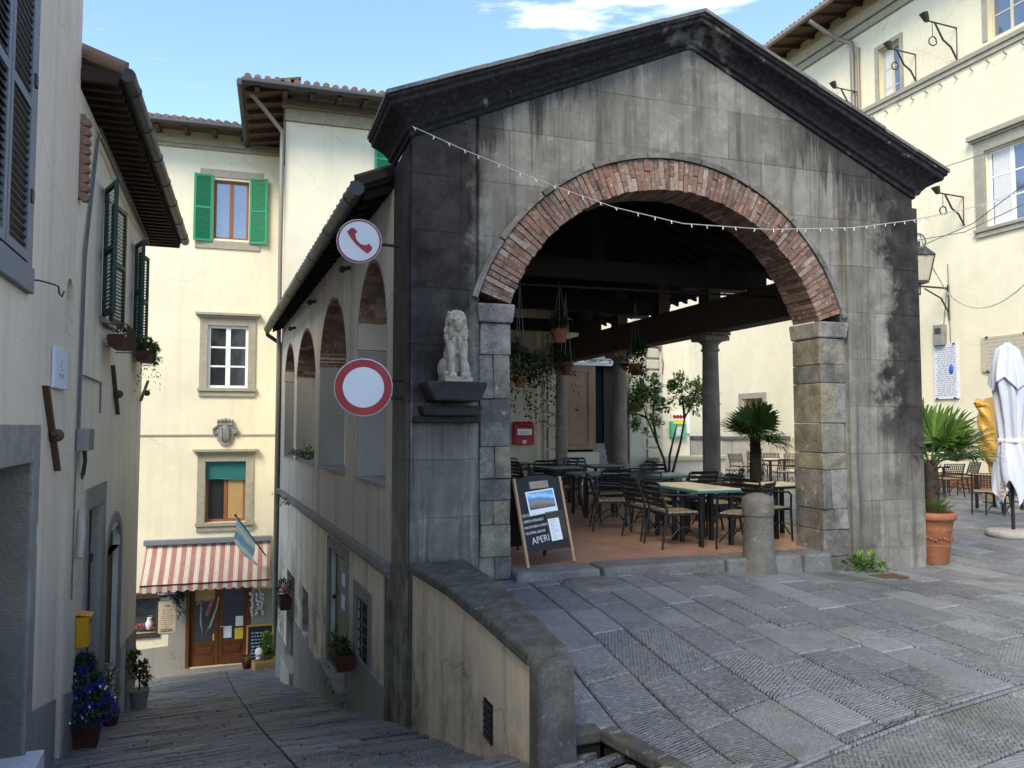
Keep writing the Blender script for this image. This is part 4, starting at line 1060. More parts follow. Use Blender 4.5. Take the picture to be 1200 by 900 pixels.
# ------------------------------------------------------------------ second lane house with the deep eave
L2 = frame(-4.8745, 8.60, 110.)
f2 = lambda px,py,y=0.: hit(L2,px,py,y)
h2 = thing('lane_house', 'pale plastered lane house with a dark timber eave, green shutters and an arched doorway', 'house', L2)
XE = 6.45; ZT2 = 5.22
w1 = (1.45,2.12,2.92,4.62); w2 = (4.78,5.42,2.92,4.62)
d2 = (f2(101,650)[0], f2(118,650)[0], -2.6, f2(112,592)[1]); ad = (f2(123,700)[0], f2(139,700)[0])
adz = f2(132,612)[1]
nz = (f2(139,800)[0]-.0, f2(146,800)[0])
m = MB(); wall_rects(m, -.32, XE, -4.6, ZT2, [(*w1,.2),(*w2,.2),(d2[0],d2[1],d2[2],d2[3],.34),(ad[0],ad[1],-3.4,adz-.45,.3),(ad[0]+.05,ad[1]-.05,adz-.45,adz-.12,.3),(nz[0],nz[1],-4.4,f2(142,760)[1],.25)], .42)
m.build('wall', M['cream_left2'], h2)
m = MB(); body(m,-.32,XE,4.,-4.6,ZT2); m.build('rear_wall', M['cream_left2'], h2)
# arched head of the narrow door
m = MB(); c_ = (ad[0]+ad[1])/2; hh = (ad[1]-ad[0])/2
for i in range(14):
    t0,t1 = math.pi*i/14, math.pi*(i+1)/14; zb = adz-.45
    qq = lambda r,t: (c_+(hh+r)*math.cos(t), zb+(.45+r)*math.sin(t))
    p4 = [qq(-.001,t0),qq(.14,t0),qq(.14,t1),qq(-.001,t1)]
    m.add([(x,-.02,z) for x,z in p4]+[(x,.02,z) for x,z in p4], [(0,1,2,3),(7,6,5,4),(0,3,7,4),(1,5,6,2)], .4)
m.box(ad[0]-.14,ad[0],-.02,.02,-3.4,adz-.45); m.box(ad[1],ad[1]+.14,-.02,.02,-3.4,adz-.45); m.build('arch_surround', M['cement'], h2)
m = MB(); m.prism([(c_+hh*.985*math.cos(math.pi*i/16), adz-.45+.44*math.sin(math.pi*i/16)) for i in range(17)], .10,.14); m.box(ad[0],ad[1],.10,.14,-3.4,adz-.45)
m.build('arched_door', M['dark_door'], h2)
m = MB(); m.box(d2[0]-.2,d2[0],-.025,.03,-3.,d2[3]+.26); m.box(d2[1],d2[1]+.2,-.025,.36,-3.,d2[3]+.26); m.box(d2[0],d2[1],-.025,.03,d2[3],d2[3]+.26); m.build('door_surround', M['cement'], h2)
m = MB(); m.box(d2[0],d2[1],.12,.17,-3.,d2[3]-.7); m.box(d2[0],d2[1],.09,.17,d2[3]-.78,d2[3]-.7)
for k in range(2):
    for z in (-1.9,-1.2): x = d2[0]+.1+k*(d2[1]-d2[0]-.05)/2; m.box(x,x+(d2[1]-d2[0])/2-.16,.102,.121,z,z+.6)
dr = m.build('door', M['dark_door'], h2)
m = MB(); z0 = d2[3]-.7
for k in range(9): x = d2[0]+(d2[1]-d2[0])*(k+.5)/9; m.tube([(x,.13,z0),(x+.06*(-1)**k,.13,z0+.35),(x,.13,d2[3])],.012,6)
for k in range(4): x = d2[0]+(d2[1]-d2[0])*(k+.5)/4; m.tube([(x+.1*math.cos(t/10*6.283),.125,z0+.35+.13*math.sin(t/10*6.283)) for t in range(11)],.01,5)
m.build('fanlight_grille', M['iron'], dr)
for (a,b,c,d) in (w1,w2):
    o = window(h2, I4, a,b,c,d,.15,'cream_frame','glass',2,2)
    m = MB(); m.box(a-.08,b+.08,-.06,.15,c-.08,c-.001); m.build('sill', M['stone'], o, bevel=.006)
shutter(h2, I4, w1[0], -.03, 180+21., w1[2], w1[3], .52, 'dkgreen_shutter'); shutter(h2, I4, w1[1], -.03, -9., w1[2], w1[3], .56, 'dkgreen_shutter')
shutter(h2, I4, w2[0], -.03, 180+20., w2[2], w2[3], .5, 'dkgreen_shutter'); shutter(h2, I4, w2[1], -.03, -10., w2[2], w2[3], .5, 'dkgreen_shutter')
# eave, widening a little towards the far end
def ov(x): return .40+.215*(x+.32)/7.1
m = MB(); n = 34; xs_ = [-.32+7.2*i/n for i in range(n+1)]
m.hexa([(-.32,-ov(-.32),5.40),(6.88,-ov(6.88),5.16),(6.88,.5,5.34),(-.32,.5,5.5)],[(-.32,-ov(-.32),5.46),(6.88,-ov(6.88),5.22),(6.88,.5,5.40),(-.32,.5,5.56)]); m.build('eave_boards', M['rafter'], h2)
m = MB()
for x in xs_: 
    z = 5.40-.24*(x+.32)/7.2; m.hexa([(x-.04,-ov(x)+.04,z-.09),(x+.04,-ov(x)+.04,z-.09),(x+.04,.1,z-.09),(x-.04,.1,z-.09)],[(x-.04,-ov(x)+.02,z-.002),(x+.04,-ov(x)+.02,z-.002),(x+.04,.1,z+.05),(x-.04,.1,z+.05)])
m.build('eave_rafters', M['rafter'], h2)
gl = [(x,-ov(x)-.06,5.45-.24*(x+.32)/7.2) for x in xs_]
m = MB(); m.tube(gl, .085, 10)
for i in range(2,n,5): x,y,z = gl[i]; m.tube([(x-.02,y,z),(x+.02,y,z)],.096,10)
m.build('gutter', M['gutter'], h2)
m = MB()
for i in range(34):
    x = -.25+7.1*i/33; z = 5.53-.24*(x+.32)/7.2
    m.tube([(x,-ov(x)-.03,z),(x,2.2,z+.85)], [.1,.09], 8)
m.hexa([(-.32,-ov(-.32),5.465),(6.88,-ov(6.88),5.225),(6.88,2.2,6.05),(-.32,2.2,6.25)],[(-.32,-ov(-.32),5.50),(6.88,-ov(6.88),5.26),(6.88,2.2,6.1),(-.32,2.2,6.3)]); m.build('roof_tiles', M['tile'], h2)
m = MB(); zp = [f2(80,800)[1]+.35, f2(100,786)[1]]
m.prism([(-.32,-4.6),(d2[0]-.2,-4.6),(d2[0]-.2,-1.58),(-.32,-1.35)],-.022,-.001); m.cut(); m.prism([(d2[1]+.2,-4.6),(ad[0]-.14,-4.6),(ad[0]-.14,-1.85),(d2[1]+.2,-1.7)],-.022,-.001); m.cut()
m.prism([(ad[1]+.14,-4.6),(nz[0]-.02,-4.6),(nz[0]-.02,-2.1),(ad[1]+.14,-1.95)],-.022,-.001); m.cut(); m.prism([(nz[1]+.02,-4.6),(XE,-4.6),(XE,-2.3),(nz[1]+.02,-2.15)],-.022,-.001)
m.build_each('dado', M['cement'], h2)
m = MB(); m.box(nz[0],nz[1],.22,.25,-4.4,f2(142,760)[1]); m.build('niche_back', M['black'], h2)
anchor(h2, f2(130,428), f2(136,486)); anchor(h2, f2(172,446), f2(163,470))
# pipes, cables, junction box
c0 = f2(110,160); c1 = f2(97,300); c2 = f2(89,508)
m = MB(); m.tube([(c0[0]+.15,-.03,5.1),(c1[0],-.03,c1[1]),(c2[0],-.03,c2[1])], .014, 6); m.tube([(c0[0]+.1,-.02,5.0),(c1[0]-.08,-.02,c1[1]),(c2[0]-.06,-.02,c2[1]),(c2[0]-.08,-.02,-.4)], .009, 6)
a = f2(96,440); b = f2(116,448); m.tube([(a[0],-.02,a[1]),(b[0],-.02,b[1]),(b[0]+.02,-.02,b[1]-.4)], .012, 5)
a = f2(112,150); b = f2(178,297); m.tube([(a[0],-.05,a[1]-.0),((a[0]+b[0])/2,-.07,(a[1]+b[1])/2-.05),(min(b[0],XE),-.05,b[1])], .014, 5); m.tube([(a[0],-.06,a[1]-.12),((a[0]+b[0])/2,-.08,(a[1]+b[1])/2-.2),(min(b[0],XE),-.06,b[1]-.08)], .012, 5)
m.build('cables', M['cable'], h2)
m = MB(); m.tube([(c2[0]+.22,-.05,.55),(c2[0]+.16,-.06,.30),(c2[0]+.06,-.07,.02)], [.035,.045,.035], 9); m.build('pipe_sleeve', M['cement_pale'], h2)
m = MB(); x = c2[0]; m.box(x-.05,x+.3,-.14,0,1.22,1.47); jb = m.build('junction_box', M['cement'], h2, bevel=.012)
m = MB(); 
for k in range(7): m.tube([(x+.02+.035*k,-.07,1.22),(x+.04+.03*k+rng.uniform(-.03,.03),-.08,1.1),(x+.03+.03*k+rng.uniform(-.05,.05),-.06,.92+rng.uniform(-.05,.08))],.009,5)
m.build('loose_wires', M['metal_dark'], jb)
m = MB(); m.box(-.30,-.22,-.05,.1,4.0,4.95)
for k in range(9): m.tube([(-.31,-.06,4.02+.105*k),(-.21,-.06,4.02+.105*k)],.05,7)
m.build('tile_stack', M['tile'], h2)

# yellow letter box, flower boxes
yb = thing('letter_box', 'yellow metal letter box on the lane wall above the little tinsel tree', 'letter box', L2 @ Matrix.Translation((.42,-.005,-.84)) @ Matrix.Diagonal((.78,.78,.78,1)))
m = MB(); m.prism([(-.13,-.25),(.13,-.25),(.13,.19),(-.13,.19)], -.17,0); m.build('body', M['yellow'], yb, bevel=.012)
m = MB(); m.hexa([(-.14,-.2,.19),(.14,-.2,.19),(.14,.01,.22),(-.14,.01,.22)],[(-.14,-.19,.205),(.14,-.19,.205),(.14,.01,.25),(-.14,.01,.25)]); m.build('lid', M['yellow'], yb, bevel=.006)
m = MB(); m.box(-.09,.09,-.175,-.17,.09,.11); m.build('slot', M['black'], yb)

# ------------------------------------------------------------------ vegetation builders
def leaf(m, p, d, up, L, W_, c, fold=.25):
    d = d.normalized(); s = d.cross(up)
    if s.length < 1e-3: s = d.orthogonal()
    s.normalize(); n = s.cross(d); 
    a = p; b = p+d*L*.5+s*W_*.5+n*L*fold*.3; e = p+d*L; f = p+d*L*.5-s*W_*.5+n*L*fold*.3; k = p+d*L*.5
    m.add([a,b,e,f,k], [(0,1,4),(1,2,4),(2,3,4),(3,0,4)], c)
def rv(r=1.): 
    while True:
        v = Vector((rng.uniform(-1,1),rng.uniform(-1,1),rng.uniform(-1,1)))
        if .05 < v.length < 1: return v*r
def bush(m, c, r, n, L, lo=.0, clump=7):
    c = Vector(c); r = Vector(r) if isinstance(r,(tuple,list)) else Vector((r,r,r))
    cs = [(rv(), rng.uniform(.3,.55)) for _ in range(clump)]
    for _ in range(n):
        q,s = rng.choice(cs); v = q*.75+rv()*s
        p = c+Vector((v.x*r.x,v.y*r.y,v.z*r.z)); d = (v.normalized()*.6+rv()*.8+Vector((0,0,.15)))
        leaf(m, p, d, Vector((0,0,1)), L*rng.uniform(.6,1.25), L*rng.uniform(.35,.6), min(1,max(0,rng.gauss(.45+.25*v.z,.22))))
def trail(m, p, ln, n, L, spread=.06):
    p = Vector(p); d = Vector((rng.uniform(-1,1)*.4,rng.uniform(-1,1)*.4,-1))
    for i in range(n):
        q = p+d*(ln*i/n)+rv(spread); leaf(m, q, rv()+Vector((0,0,-.5)), Vector((0,0,1)), L*rng.uniform(.7,1.2), L*.55, rng.random())
def flowerbox(nm, lab, MM, w, d, h, mat, bush_args, flowers=None, rail=False, trails=0, matl='leaf'):
    t = thing(nm, lab, 'flower box', MM)
    m = MB(); m.hexa([(-w/2+.02,-d+.02,0),(w/2-.02,-d+.02,0),(w/2-.02,-.02,0),(-w/2+.02,-.02,0)],[(-w/2,-d,h),(w/2,-d,h),(w/2,0,h),(-w/2,0,h)]); m.build('trough', M[mat], t, bevel=.01)
    m = MB(); m.box(-w/2+.02,w/2-.02,-d+.02,-.02,h+.001,h+.012); m.build('soil', M['soil'], t)
    if rail:
        m = MB()
        for z in (-.02,h*.6,h+.14): m.tube([(-w/2-.03,0,z),(-w/2-.03,-d-.03,z),(w/2+.03,-d-.03,z),(w/2+.03,0,z)],.008,5)
        for k in range(9): x = -w/2-.03+(w+.06)*k/8; m.tube([(x,-d-.03,-.02),(x,-d-.03,h+.14)],.007,5)
        m.build('rail', M['rust'], t)
    m = MB()
    for b in bush_args: bush(m, *b)
    m.build('plant', M[matl], t); m = MB()
    for k in range(trails):
        trail(m, (rng.uniform(-w/2,w/2),-d,h), rng.uniform(.3,.75), 16, .05); m.cut()
    m.build_each('trailing_stem', M[matl], t)
    if flowers:
        m = MB()
        for _ in range(flowers[1]):
            v = rv(); p = Vector((v.x*w*.5,-d/2+v.y*d*.6,h+.16+v.z*.13)); 
            for k in range(4): leaf(m, p, rv()+Vector((0,0,.4)), Vector((0,0,1)), .045,.04, rng.random())
        m.build('flowers', M[flowers[0]], t)
    return t
flowerbox('flower_box', 'iron railed flower box with sparse plants under the first pair of green shutters', L2 @ Matrix.Translation((1.95,-.06,2.56)), .85, .22, .14, 'pot_dark', [((-.1,-.1,.2),(.25,.1,.1),60,.06),((.34,-.15,.24),(.1,.1,.18),60,.05)], rail=True, matl='leaf_dark')
flowerbox('flower_box', 'dark trough with long spilling grassy leaves under the farther pair of green shutters', L2 @ Matrix.Translation((5.15,-.05,2.62)), .8, .22, .17, 'pot_dark', [((0,-.12,.25),(.42,.16,.16),260,.12),((.3,-.25,.2),(.3,.16,.2),120,.1)], trails=9, matl='leaf_lime', rail=True)
nb_ = MB(); bx = (nz[0]+nz[1])/2+.15
tb = thing('shrub', 'small leafy green shrub in a tub at the foot of the lane house corner', 'plant', L2 @ Matrix.Translation((bx+.35,-.22,zlane_xy(*(L2 @ Vector((bx+.3,-.2,0))).xy))))
m = MB(); m.lathe([(.12,0),(.16,.26),(.17,.3)],14); m.build('tub', M['cement'], tb)
m = MB(); m.tube([(0,0,.25),(.02,0,.6)],.015,5); m.build('stem', M['bark'], tb)
m = MB(); bush(m,(0,-.02,.66),(.26,.24,.32),520,.085); m.build('foliage', M['leaf'], tb)
tp = thing('window_plant', 'thin flowering plant in front of the arched lane door', 'plant', L2 @ Matrix.Translation((ad[0]+.1,-.1,zlane_xy(*(L2 @ Vector((ad[0],-.1,0))).xy))))
m = MB(); m.lathe([(.09,0),(.12,.2),(.13,.22)],12); m.build('pot', M['pot_dark'], tp)
m = MB(); bush(m,(0,0,.55),(.14,.14,.35),170,.07); m.build('foliage', M['leaf_lime'], tp)
m = MB(); bush(m,(0,0,.75),(.12,.12,.18),40,.06); m.build('flowers', M['petal_white'], tp)

# tinsel tree
q = P(97,868,9.0); q.z = zlane_xy(q.x,q.y)
tt = thing('christmas_tree', 'small potted fir wound with blue tinsel and silver baubles against the lane wall', 'tree', frame(q.x,q.y,110.,q.z) @ Matrix.Diagonal((.86,.86,.92,1)))
m = MB(); m.hexa([(-.17,-.17,.0),(.17,-.17,.0),(.17,.17,.0),(-.17,.17,.0)],[(-.21,-.21,.30),(.21,-.21,.30),(.21,.21,.30),(-.21,.21,.30)]); m.box(-.225,.225,-.225,.225,.26,.315); m.build('pot', M['pot_dark'], tt, bevel=.012)
m = MB(); m.tube([(0,0,.2),(0,0,1.0)],.02,6); m.build('trunk', M['bark'], tt)
m = MB()
for i in range(1700):
    z = rng.random()**1.3; r = (.36*(1-z)+.03)*rng.uniform(.35,1); t = rng.uniform(0,6.283)
    p = Vector((r*math.cos(t),r*math.sin(t),.36+z*.78)); leaf(m,p,Vector((math.cos(t),math.sin(t),rng.uniform(-.3,.3))),Vector((0,0,1)),.10,.032,rng.random())
m.build('foliage', M['leaf'], tt)
m = MB()
for i in range(3000):
    k = rng.random(); band = (math.sin(k*34)*.5+.5) > .22
    z = k**1.25; t = k*26+rng.uniform(-.35,.35); r = .39*(1-z)+.05; d = rv()
    if not band and rng.random() < .6: continue
    p = Vector((r*math.cos(t),r*math.sin(t),.34+z*.80+rng.uniform(-.04,.04))); leaf(m,p,d,Vector((0,0,1)),.06,.02,rng.random())
m.build('tinsel', M['tinsel_blue'], tt)
m = MB()
for i in range(22):
    z = rng.random(); r = .40*(1-z)+.06; t = rng.uniform(0,6.283); m.ball((r*math.cos(t),r*math.sin(t),.38+z*.72),.026,8,6); m.cut()
m.build_each('bauble', M['tinsel_silver'], tt); m = MB()
for i in range(160):
    z = rng.random(); r = .39*(1-z)+.05; t = rng.uniform(0,6.283); leaf(m,Vector((r*math.cos(t),r*math.sin(t),.36+z*.76)),rv(),Vector((0,0,1)),.045,.012,.5)
m.build('silver_tinsel', M['tinsel_silver'], tt)
# ------------------------------------------------------------------ shop house closing the lane
BF = frame(-8., 20.5, 17.)
fb = lambda px,py,y=0.: hit(BF,px,py,y)
hb = thing('corner_shop_house', 'cream house closing the lane, bright green shutters above a brown doored shop', 'house', BF)
def bx4(p0, p1): a = fb(*p0); b = fb(*p1); return min(a[0],b[0]), max(a[0],b[0]), min(a[1],b[1]), max(a[1],b[1])
g1 = bx4((251,210),(291,282)); g2 = bx4((244,381),(290,455)); g3 = bx4((241,541),(287,611)); sd = bx4((223,686),(289,777)); sw = bx4((148,702),(183,742))
XL, XR, ZTB = -3.2, 1.95, 9.42
m = MB(); wall_rects(m, XL, XR, -5.6, ZTB, [(*g1,.2),(*g2,.16),(*g3,.22),(*sd,.16),(*sw,.25)], .42)
m.build('wall', M['cream_back'], hb)
m = MB(); body(m,XL,XR,6.,-5.6,ZTB); m.build('rear_wall', M['cream_back'], hb)
eave(hb, I4, XL, XR-.95, 9.33, .75, 'rafter_brown', 'gutter', step=.62, drop=.12)
m = MB(); m.box(XL,XR-.02,-.06,.02,8.95,9.05); m.box(XL,XR-.02,-.10,.02,9.051,9.2); m.build('wall_cornice', M['stone_warm'], hb, bevel=.015)
o = window(hb, I4, *g1, .1, 'brown_frame', 'glass_sky', 2, 1, fr=.07, mull=.1)
m = MB(); m.box(g1[0]-.35,g1[1]+.35,-.03,.03,g1[3]+.06,g1[3]+.27); m.cut(); m.box(g1[0]-.45,g1[1]+.3,-.04,.03,g1[2]-.28,g1[2]-.06); m.build_each('window_stone', M['stone_warm'], hb, bevel=.006)
gz0, gz1 = g1[2]-.1, g1[3]+.1
shutter(hb, I4, g1[0]-.02, -.05, 180+8, gz0, gz1, .47, 'green_shutter', slat=.05); shutter(hb, I4, g1[1]+.02, -.05, -8, gz0, gz1, .47, 'green_shutter', slat=.05)
o = window(hb, I4, *g2, .06, 'white_paint', 'glass', 2, 3, fr=.07, mull=.12, glaz=.05)
surround(hb, I4, g2[0], g2[1], g2[2], g2[3], .2, .04, 'stone_warm', True, 'window_surround', .13)
o = window(hb, I4, *g3, .16, 'brown_frame', 'glass', 2, 1, fr=.07, mull=.09)
m = MB(); m.box((g3[0]+g3[1])/2+.06,g3[1]-.07,.155,.165,g3[2]+.08,g3[3]-.3); m.build('inner_shutter', M['curtain_warm'], o)
m = MB(); zb = g3[3]-.48
for k in range(20): z = zb+.48*(k+.5)/20; m.box(g3[0]+.01,g3[1]-.01,.09,.115,z-.010,z+.011)
m.tube([(g3[0]+.02,.08,zb+.03),(g3[1]-.02,.085,zb-.02)],.014,6); m.build('roll_blind', M['teal'], hb)
surround(hb, I4, g3[0], g3[1], g3[2], g3[3], .2, .04, 'stone_warm', True, 'window_surround', .13)
z = fb(200,510)[1]; m = MB(); m.box(XL,XR-.02,-.03,.0,z-.02,z+.02); m.build('string_course', M['stone_warm'], hb)
# coat of arms
c = fb(264,507); m = MB()
m.prism([(c[0]+x*.012,c[1]+zz*.012) for x,zz in ((0,-30),(9,-26),(15,-18),(19,-4),(26,2),(22,14),(14,18),(-14,18),(-22,14),(-26,2),(-19,-4),(-15,-18),(-9,-26))], -.07, 0)
m.ball((c[0],-.07,c[1]-.02),(.16,.07,.24),12,8)
cr = m.build('coat_of_arms', M['crest'], hb, bevel=.015)
m = MB()
for k in range(-2,3): m.ball((c[0]+k*.085,-.07,c[1]+.30+.02*(2-abs(k))),(.042,.05,.06),8,6)
m.box(c[0]-.2,c[0]+.2,-.10,0,c[1]+.2,c[1]+.26)
for sg in (-1,1):
    m.tube([(c[0]+sg*.2,-.08,c[1]+.18),(c[0]+sg*.3,-.09,c[1]+.1),(c[0]+sg*.27,-.09,c[1]-.02),(c[0]+sg*.2,-.08,c[1]-.02)],.03,7)
    m.tube([(c[0]+sg*.08,-.13,c[1]+.14),(c[0]+sg*.08,-.14,c[1]-.18)],.018,6)
m.build('crown', M['crest'], cr)
# shop front
m = MB(); zdado = fb(200,757)[1]; 
m.prism([(XL,-5.6),(sd[0]-.02,-5.6),(sd[0]-.02,zdado+.0),(sd[0]-.62,zdado),(XL,zdado-.12)],-.02,-.001); m.cut(); m.box(sd[1]+.02,XR,-.022,-.001,-5.6,fb(300,690)[1]); m.cut(); m.box(sd[0]-.5,sd[0]-.021,-.022,-.001,zdado+.001,fb(220,690)[1])
m.build_each('dado', M['cement'], hb)
m = MB()
for i in range(2):
    x0 = sd[0]+(sd[1]-sd[0])*i/2; x1 = sd[0]+(sd[1]-sd[0])*(i+1)/2; a = .11; zb = sd[2]+.62
    m.box(x0+.005,x0+a,.06,.12,sd[2],sd[3]); m.box(x1-a,x1-.005,.06,.12,sd[2],sd[3]); m.box(x0+a,x1-a,.06,.12,sd[3]-.1,sd[3]); m.box(x0+a,x1-a,.06,.12,zb-.09,zb)
    m.box(x0+a,x1-a,.075,.11,sd[2],zb-.09); m.box(x0+a+.06,x1-a-.06,.055,.08,sd[2]+.32,zb-.15); m.box(x0+a,x1-a,.045,.08,sd[2],sd[2]+.24)
m.box(sd[0]-.09,sd[0],-.03,.12,sd[2],sd[3]+.1); m.box(sd[1],sd[1]+.09,-.03,.12,sd[2],sd[3]+.1); m.box(sd[0],sd[1],-.03,.12,sd[3],sd[3]+.1)
sdo = m.build('shop_door', M['shop_wood'], hb, bevel=.008)
m = MB(); m.box(sd[0]+.1,sd[1]-.1,.09,.10,sd[2]+.62,sd[3]-.1); m.build('door_glass', M['glass'], sdo)
def sheetbox(p0,p1,mat,par_,y=.083,name='sticker'):
    a = bx4(p0,p1); m = MB(); m.box(a[0],a[1],y,y+.004,a[2],a[3]); return m.build(name, M[mat], par_)
sheetbox((260,735),(271,748),'paper',sdo); sheetbox((276,723),(285,734),'paper',sdo,name='notice'); sheetbox((275,737),(285,749),'yellow_print',sdo,name='notice'); sheetbox((249,744),(254,751),'yellow_print',sdo,name='notice'); sheetbox((229,689),(256,704),'curtain_warm',sdo,.0885,'blind')
m = MB(); pts = [fb(231,709),(fb(231,709)[0]+.1,fb(231,709)[1]+.12),fb(235,730),fb(238,745),fb(246,735),fb(254,712),fb(256,700)]
m.tube([(x,.082,z) for x,z in pts],.028,6); m.build('window_lettering', M['cement_pale'], sdo)
m = MB(); pts = [fb(243,722),fb(246,712),fb(250,703)]; m.tube([(x,.083,z) for x,z in pts],.06,6); m.build('red_ribbon', M['ink_red'], sdo)
m = MB(); m.tube([(sd[0]+.05+(sd[1]-sd[0])/2,.05,sd[2]+1.0),(sd[0]+.05+(sd[1]-sd[0])/2-.0,.0,sd[2]+1.0),(sd[0]+.16+(sd[1]-sd[0])/2,.0,sd[2]+1.0)],.014,6); m.build('handle', M['cable_pale'], sdo)
m = MB(); m.hexa([(sd[0]-.75,-.50,-5.7),(sd[1]+.12,-.42,-5.7),(sd[1]+.12,.1,-5.7),(sd[0]-.75,.1,-5.7)],[(sd[0]-.72,-.46,sd[2]-.03),(sd[1]+.1,-.38,sd[2]-.01),(sd[1]+.1,.1,sd[2]-.01),(sd[0]-.72,.1,sd[2]-.03)]); m.build('shop_step', M['stone'], hb, bevel=.02)
m = MB(); m.box(sw[0],sw[1],.2,.24,sw[2],sw[3]); so = m.build('shop_window', M['glass'], hb)
m = MB(); m.box(sw[0]-.1,sw[1]+.08,-.06,.1,sw[2]-.1,sw[2]); m.box(sw[0]-.1,sw[1]+.25,-.14,.1,sw[3]+.001,sw[3]+.14); m.box(sw[1],sw[1]+.06,-.03,.1,sw[2],sw[3]); m.build('frame', M['dark_door'], so, bevel=.008)
m = MB(); 
for k in range(9): x = sw[0]+.25+(sw[1]-sw[0]-.3)*k/9; bush(m,(x,.08,sw[2]+.17),(.08,.07,.08),26,.05)
m.build('display_plants', M['petal_pink'], so)
m = MB(); m.lathe([(.05,0),(.09,.06),(.1,.16),(.05,.24),(.06,.3)],12,(sw[1]-.18,.09,sw[2]+.09)); m.build('display_jar', M['plaque'], so)
# awning and what hangs round the shop
aw = thing('awning', 'faded red and white striped awning with scalloped edge above the shop door', 'awning', BF)
x0,x1 = fb(172,635)[0], fb(317,633)[0]; za = fb(245,634)[1]; OUT = .95
ze = hit(BF,245,683,-OUT)[1]; xe0, xe1 = hit(BF,167,690,-OUT)[0], hit(BF,318,676,-OUT)[0]
n = 48; m = MB(); vs = []; fs = []
for i in range(n+1):
    f = i/n; xa = x0+(x1-x0)*f; xb = xa
    for j in range(9):
        t = j/8; sag = -.05*math.sin(math.pi*t)+.012*math.sin(i*1.3)*t; vs.append((xa, -.03-(OUT-.03)*t, za-.06+(ze-za+.06)*t+sag))
for i in range(n):
    for j in range(8): fs.append((i*9+j,(i+1)*9+j,(i+1)*9+j+1,i*9+j+1))
m.add(vs,fs,.5,sm=True)
vs = []; fs = []; ns = 14*8
for i in range(ns+1):
    xa = x0+(x1-x0)*i/ns; d = .13+.05*abs(math.sin(math.pi*i/8)); w_ = .02*math.sin(i*.37)
    vs += [(xa,-OUT+w_*.3,ze),(xa,-OUT-.02+w_,ze-d)]
for i in range(ns): fs.append((2*i,2*i+2,2*i+3,2*i+1))
m.add(vs,fs,.5,sm=True); m.build('canvas', M['awning'], aw)
m = MB(); m.box(x0-.06,x1+.03,-.16,-.001,za-.04,za+.09); m.build('cassette', M['bluegrey_frame'], aw, bevel=.015)
m = MB(); m.tube([(x0,-OUT,ze),(x1,-OUT,ze)],.02,6)
for x in (x0+.05,x1-.05): m.tube([(x,-.02,za-.5),(x,-OUT,ze-.02)],.014,6)
m.build('arms', M['metal_dark'], aw)
def hang(nm, lab, cat, p0, p1, mat, th=.03, y=-.002, grp=None):
    a = bx4(p0,p1); cx_,cz_ = (a[0]+a[1])/2,(a[2]+a[3])/2
    t = thing(nm, lab, cat, BF @ Matrix.Translation((cx_,y,cz_)), grp); w_,h_ = (a[1]-a[0])/2,(a[3]-a[2])/2
    m = MB(); m.box(-w_,w_,-th,0,-h_,h_); m.build('board', M[mat], t, bevel=.005); return t,w_,h_
t,w_,h_ = hang('menu_plaque','cream plaque with red brown menu lines left of the shop door','plaque',(186,704),(206,741),'plaque_tan')
m = MB()
for k in range(11):
    ww = w_*rng.uniform(.35,.75); z = h_*.42-k*h_*.125
    x = -ww
    while x < ww: e = min(ww,x+rng.uniform(.03,.09)); m.box(x,e,-.033,-.0305,z-.008,z+.008); x = e+.02
m.build('small_print', M['ink_red'], t); m = MB(); m.box(-w_*.3,-w_*.05,-.033,-.0305,h_*.62,h_*.72); m.box(0,w_*.28,-.033,-.0305,h_*.6,h_*.73); m.build('heading', M['ink_red'], t)
m = MB(); m.box(-w_*.8,w_*.8,-.033,-.0305,-h_*.9,-h_*.86); m.box(-w_*.7,w_*.7,-.033,-.0305,-h_*.8,-h_*.76); m.build('lower_print', M['ink'], t)
t,w_,h_ = hang('tobacco_sign','small black sign with a white T left of the shop door','sign',(188,683),(204,697),'chalk',.06,-.1)
m = MB(); m.box(-.03,.03,-.068,-.0605,-.06,h_*.95); m.box(-w_*.75,-w_*.35,-.068,-.0605,-.02,.10); m.box(w_*.35,w_*.75,-.068,-.0605,-.02,.10); m.build('emblem', M['paper'], t)
text('TABACCHI', .085, Matrix.Translation((0,-.068,-h_*.75)) @ RX90, 'paper', t)
a = fb(209,700); t = thing('hanging_herbs','dark bunch of dried herbs hanging beside the shop door','decoration', BF @ Matrix.Translation((a[0],-.12,a[1])))
m = MB(); bush(m,(0,0,-.05),(.2,.1,.42),260,.09); m.build('herbs', M['leaf_dark'], t)
a = fb(301,690); t = thing('garlic_braid','pale braid of garlic hanging on the grey wall right of the shop door','decoration', BF @ Matrix.Translation((a[0],-.08,a[1])))
m = MB()
for sx in (-.12,.02,.13):
    for k in range(11): m.ball((sx+rng.uniform(-.04,.04),rng.uniform(-.05,.03),-.10-.055*k+rng.uniform(-.02,.02)),(.034,.034,.04),8,6)
m.tube([(-.12,0,-.1),(0,0,.1),(.1,0,-.1)],.012,5); m.build('bulbs', M['plaque'], t)
a = fb(305,770); zg = zlane_xy(*(BF @ Vector((a[0],-.4,0))).xy)
t = thing('chalkboard','orange framed chalkboard leaning by the right side of the shop door','sign', BF @ Matrix.Translation((fb(305,740,-.3)[0],-.32,zg+.1)) @ Matrix.Rotation(R(-9),4,'X'))
hh_ = .92; m = MB(); m.box(-.3,.3,-.02,0,0,hh_); m.build('board', M['chalk'], t)
m = MB(); m.box(-.35,-.3,-.035,.01,-.04,hh_+.04); m.box(.3,.35,-.035,.01,-.04,hh_+.04); m.box(-.3,.3,-.035,.01,hh_,hh_+.05); m.box(-.3,.3,-.035,.01,-.04,0); m.build('frame', M['plank'], t, bevel=.004)
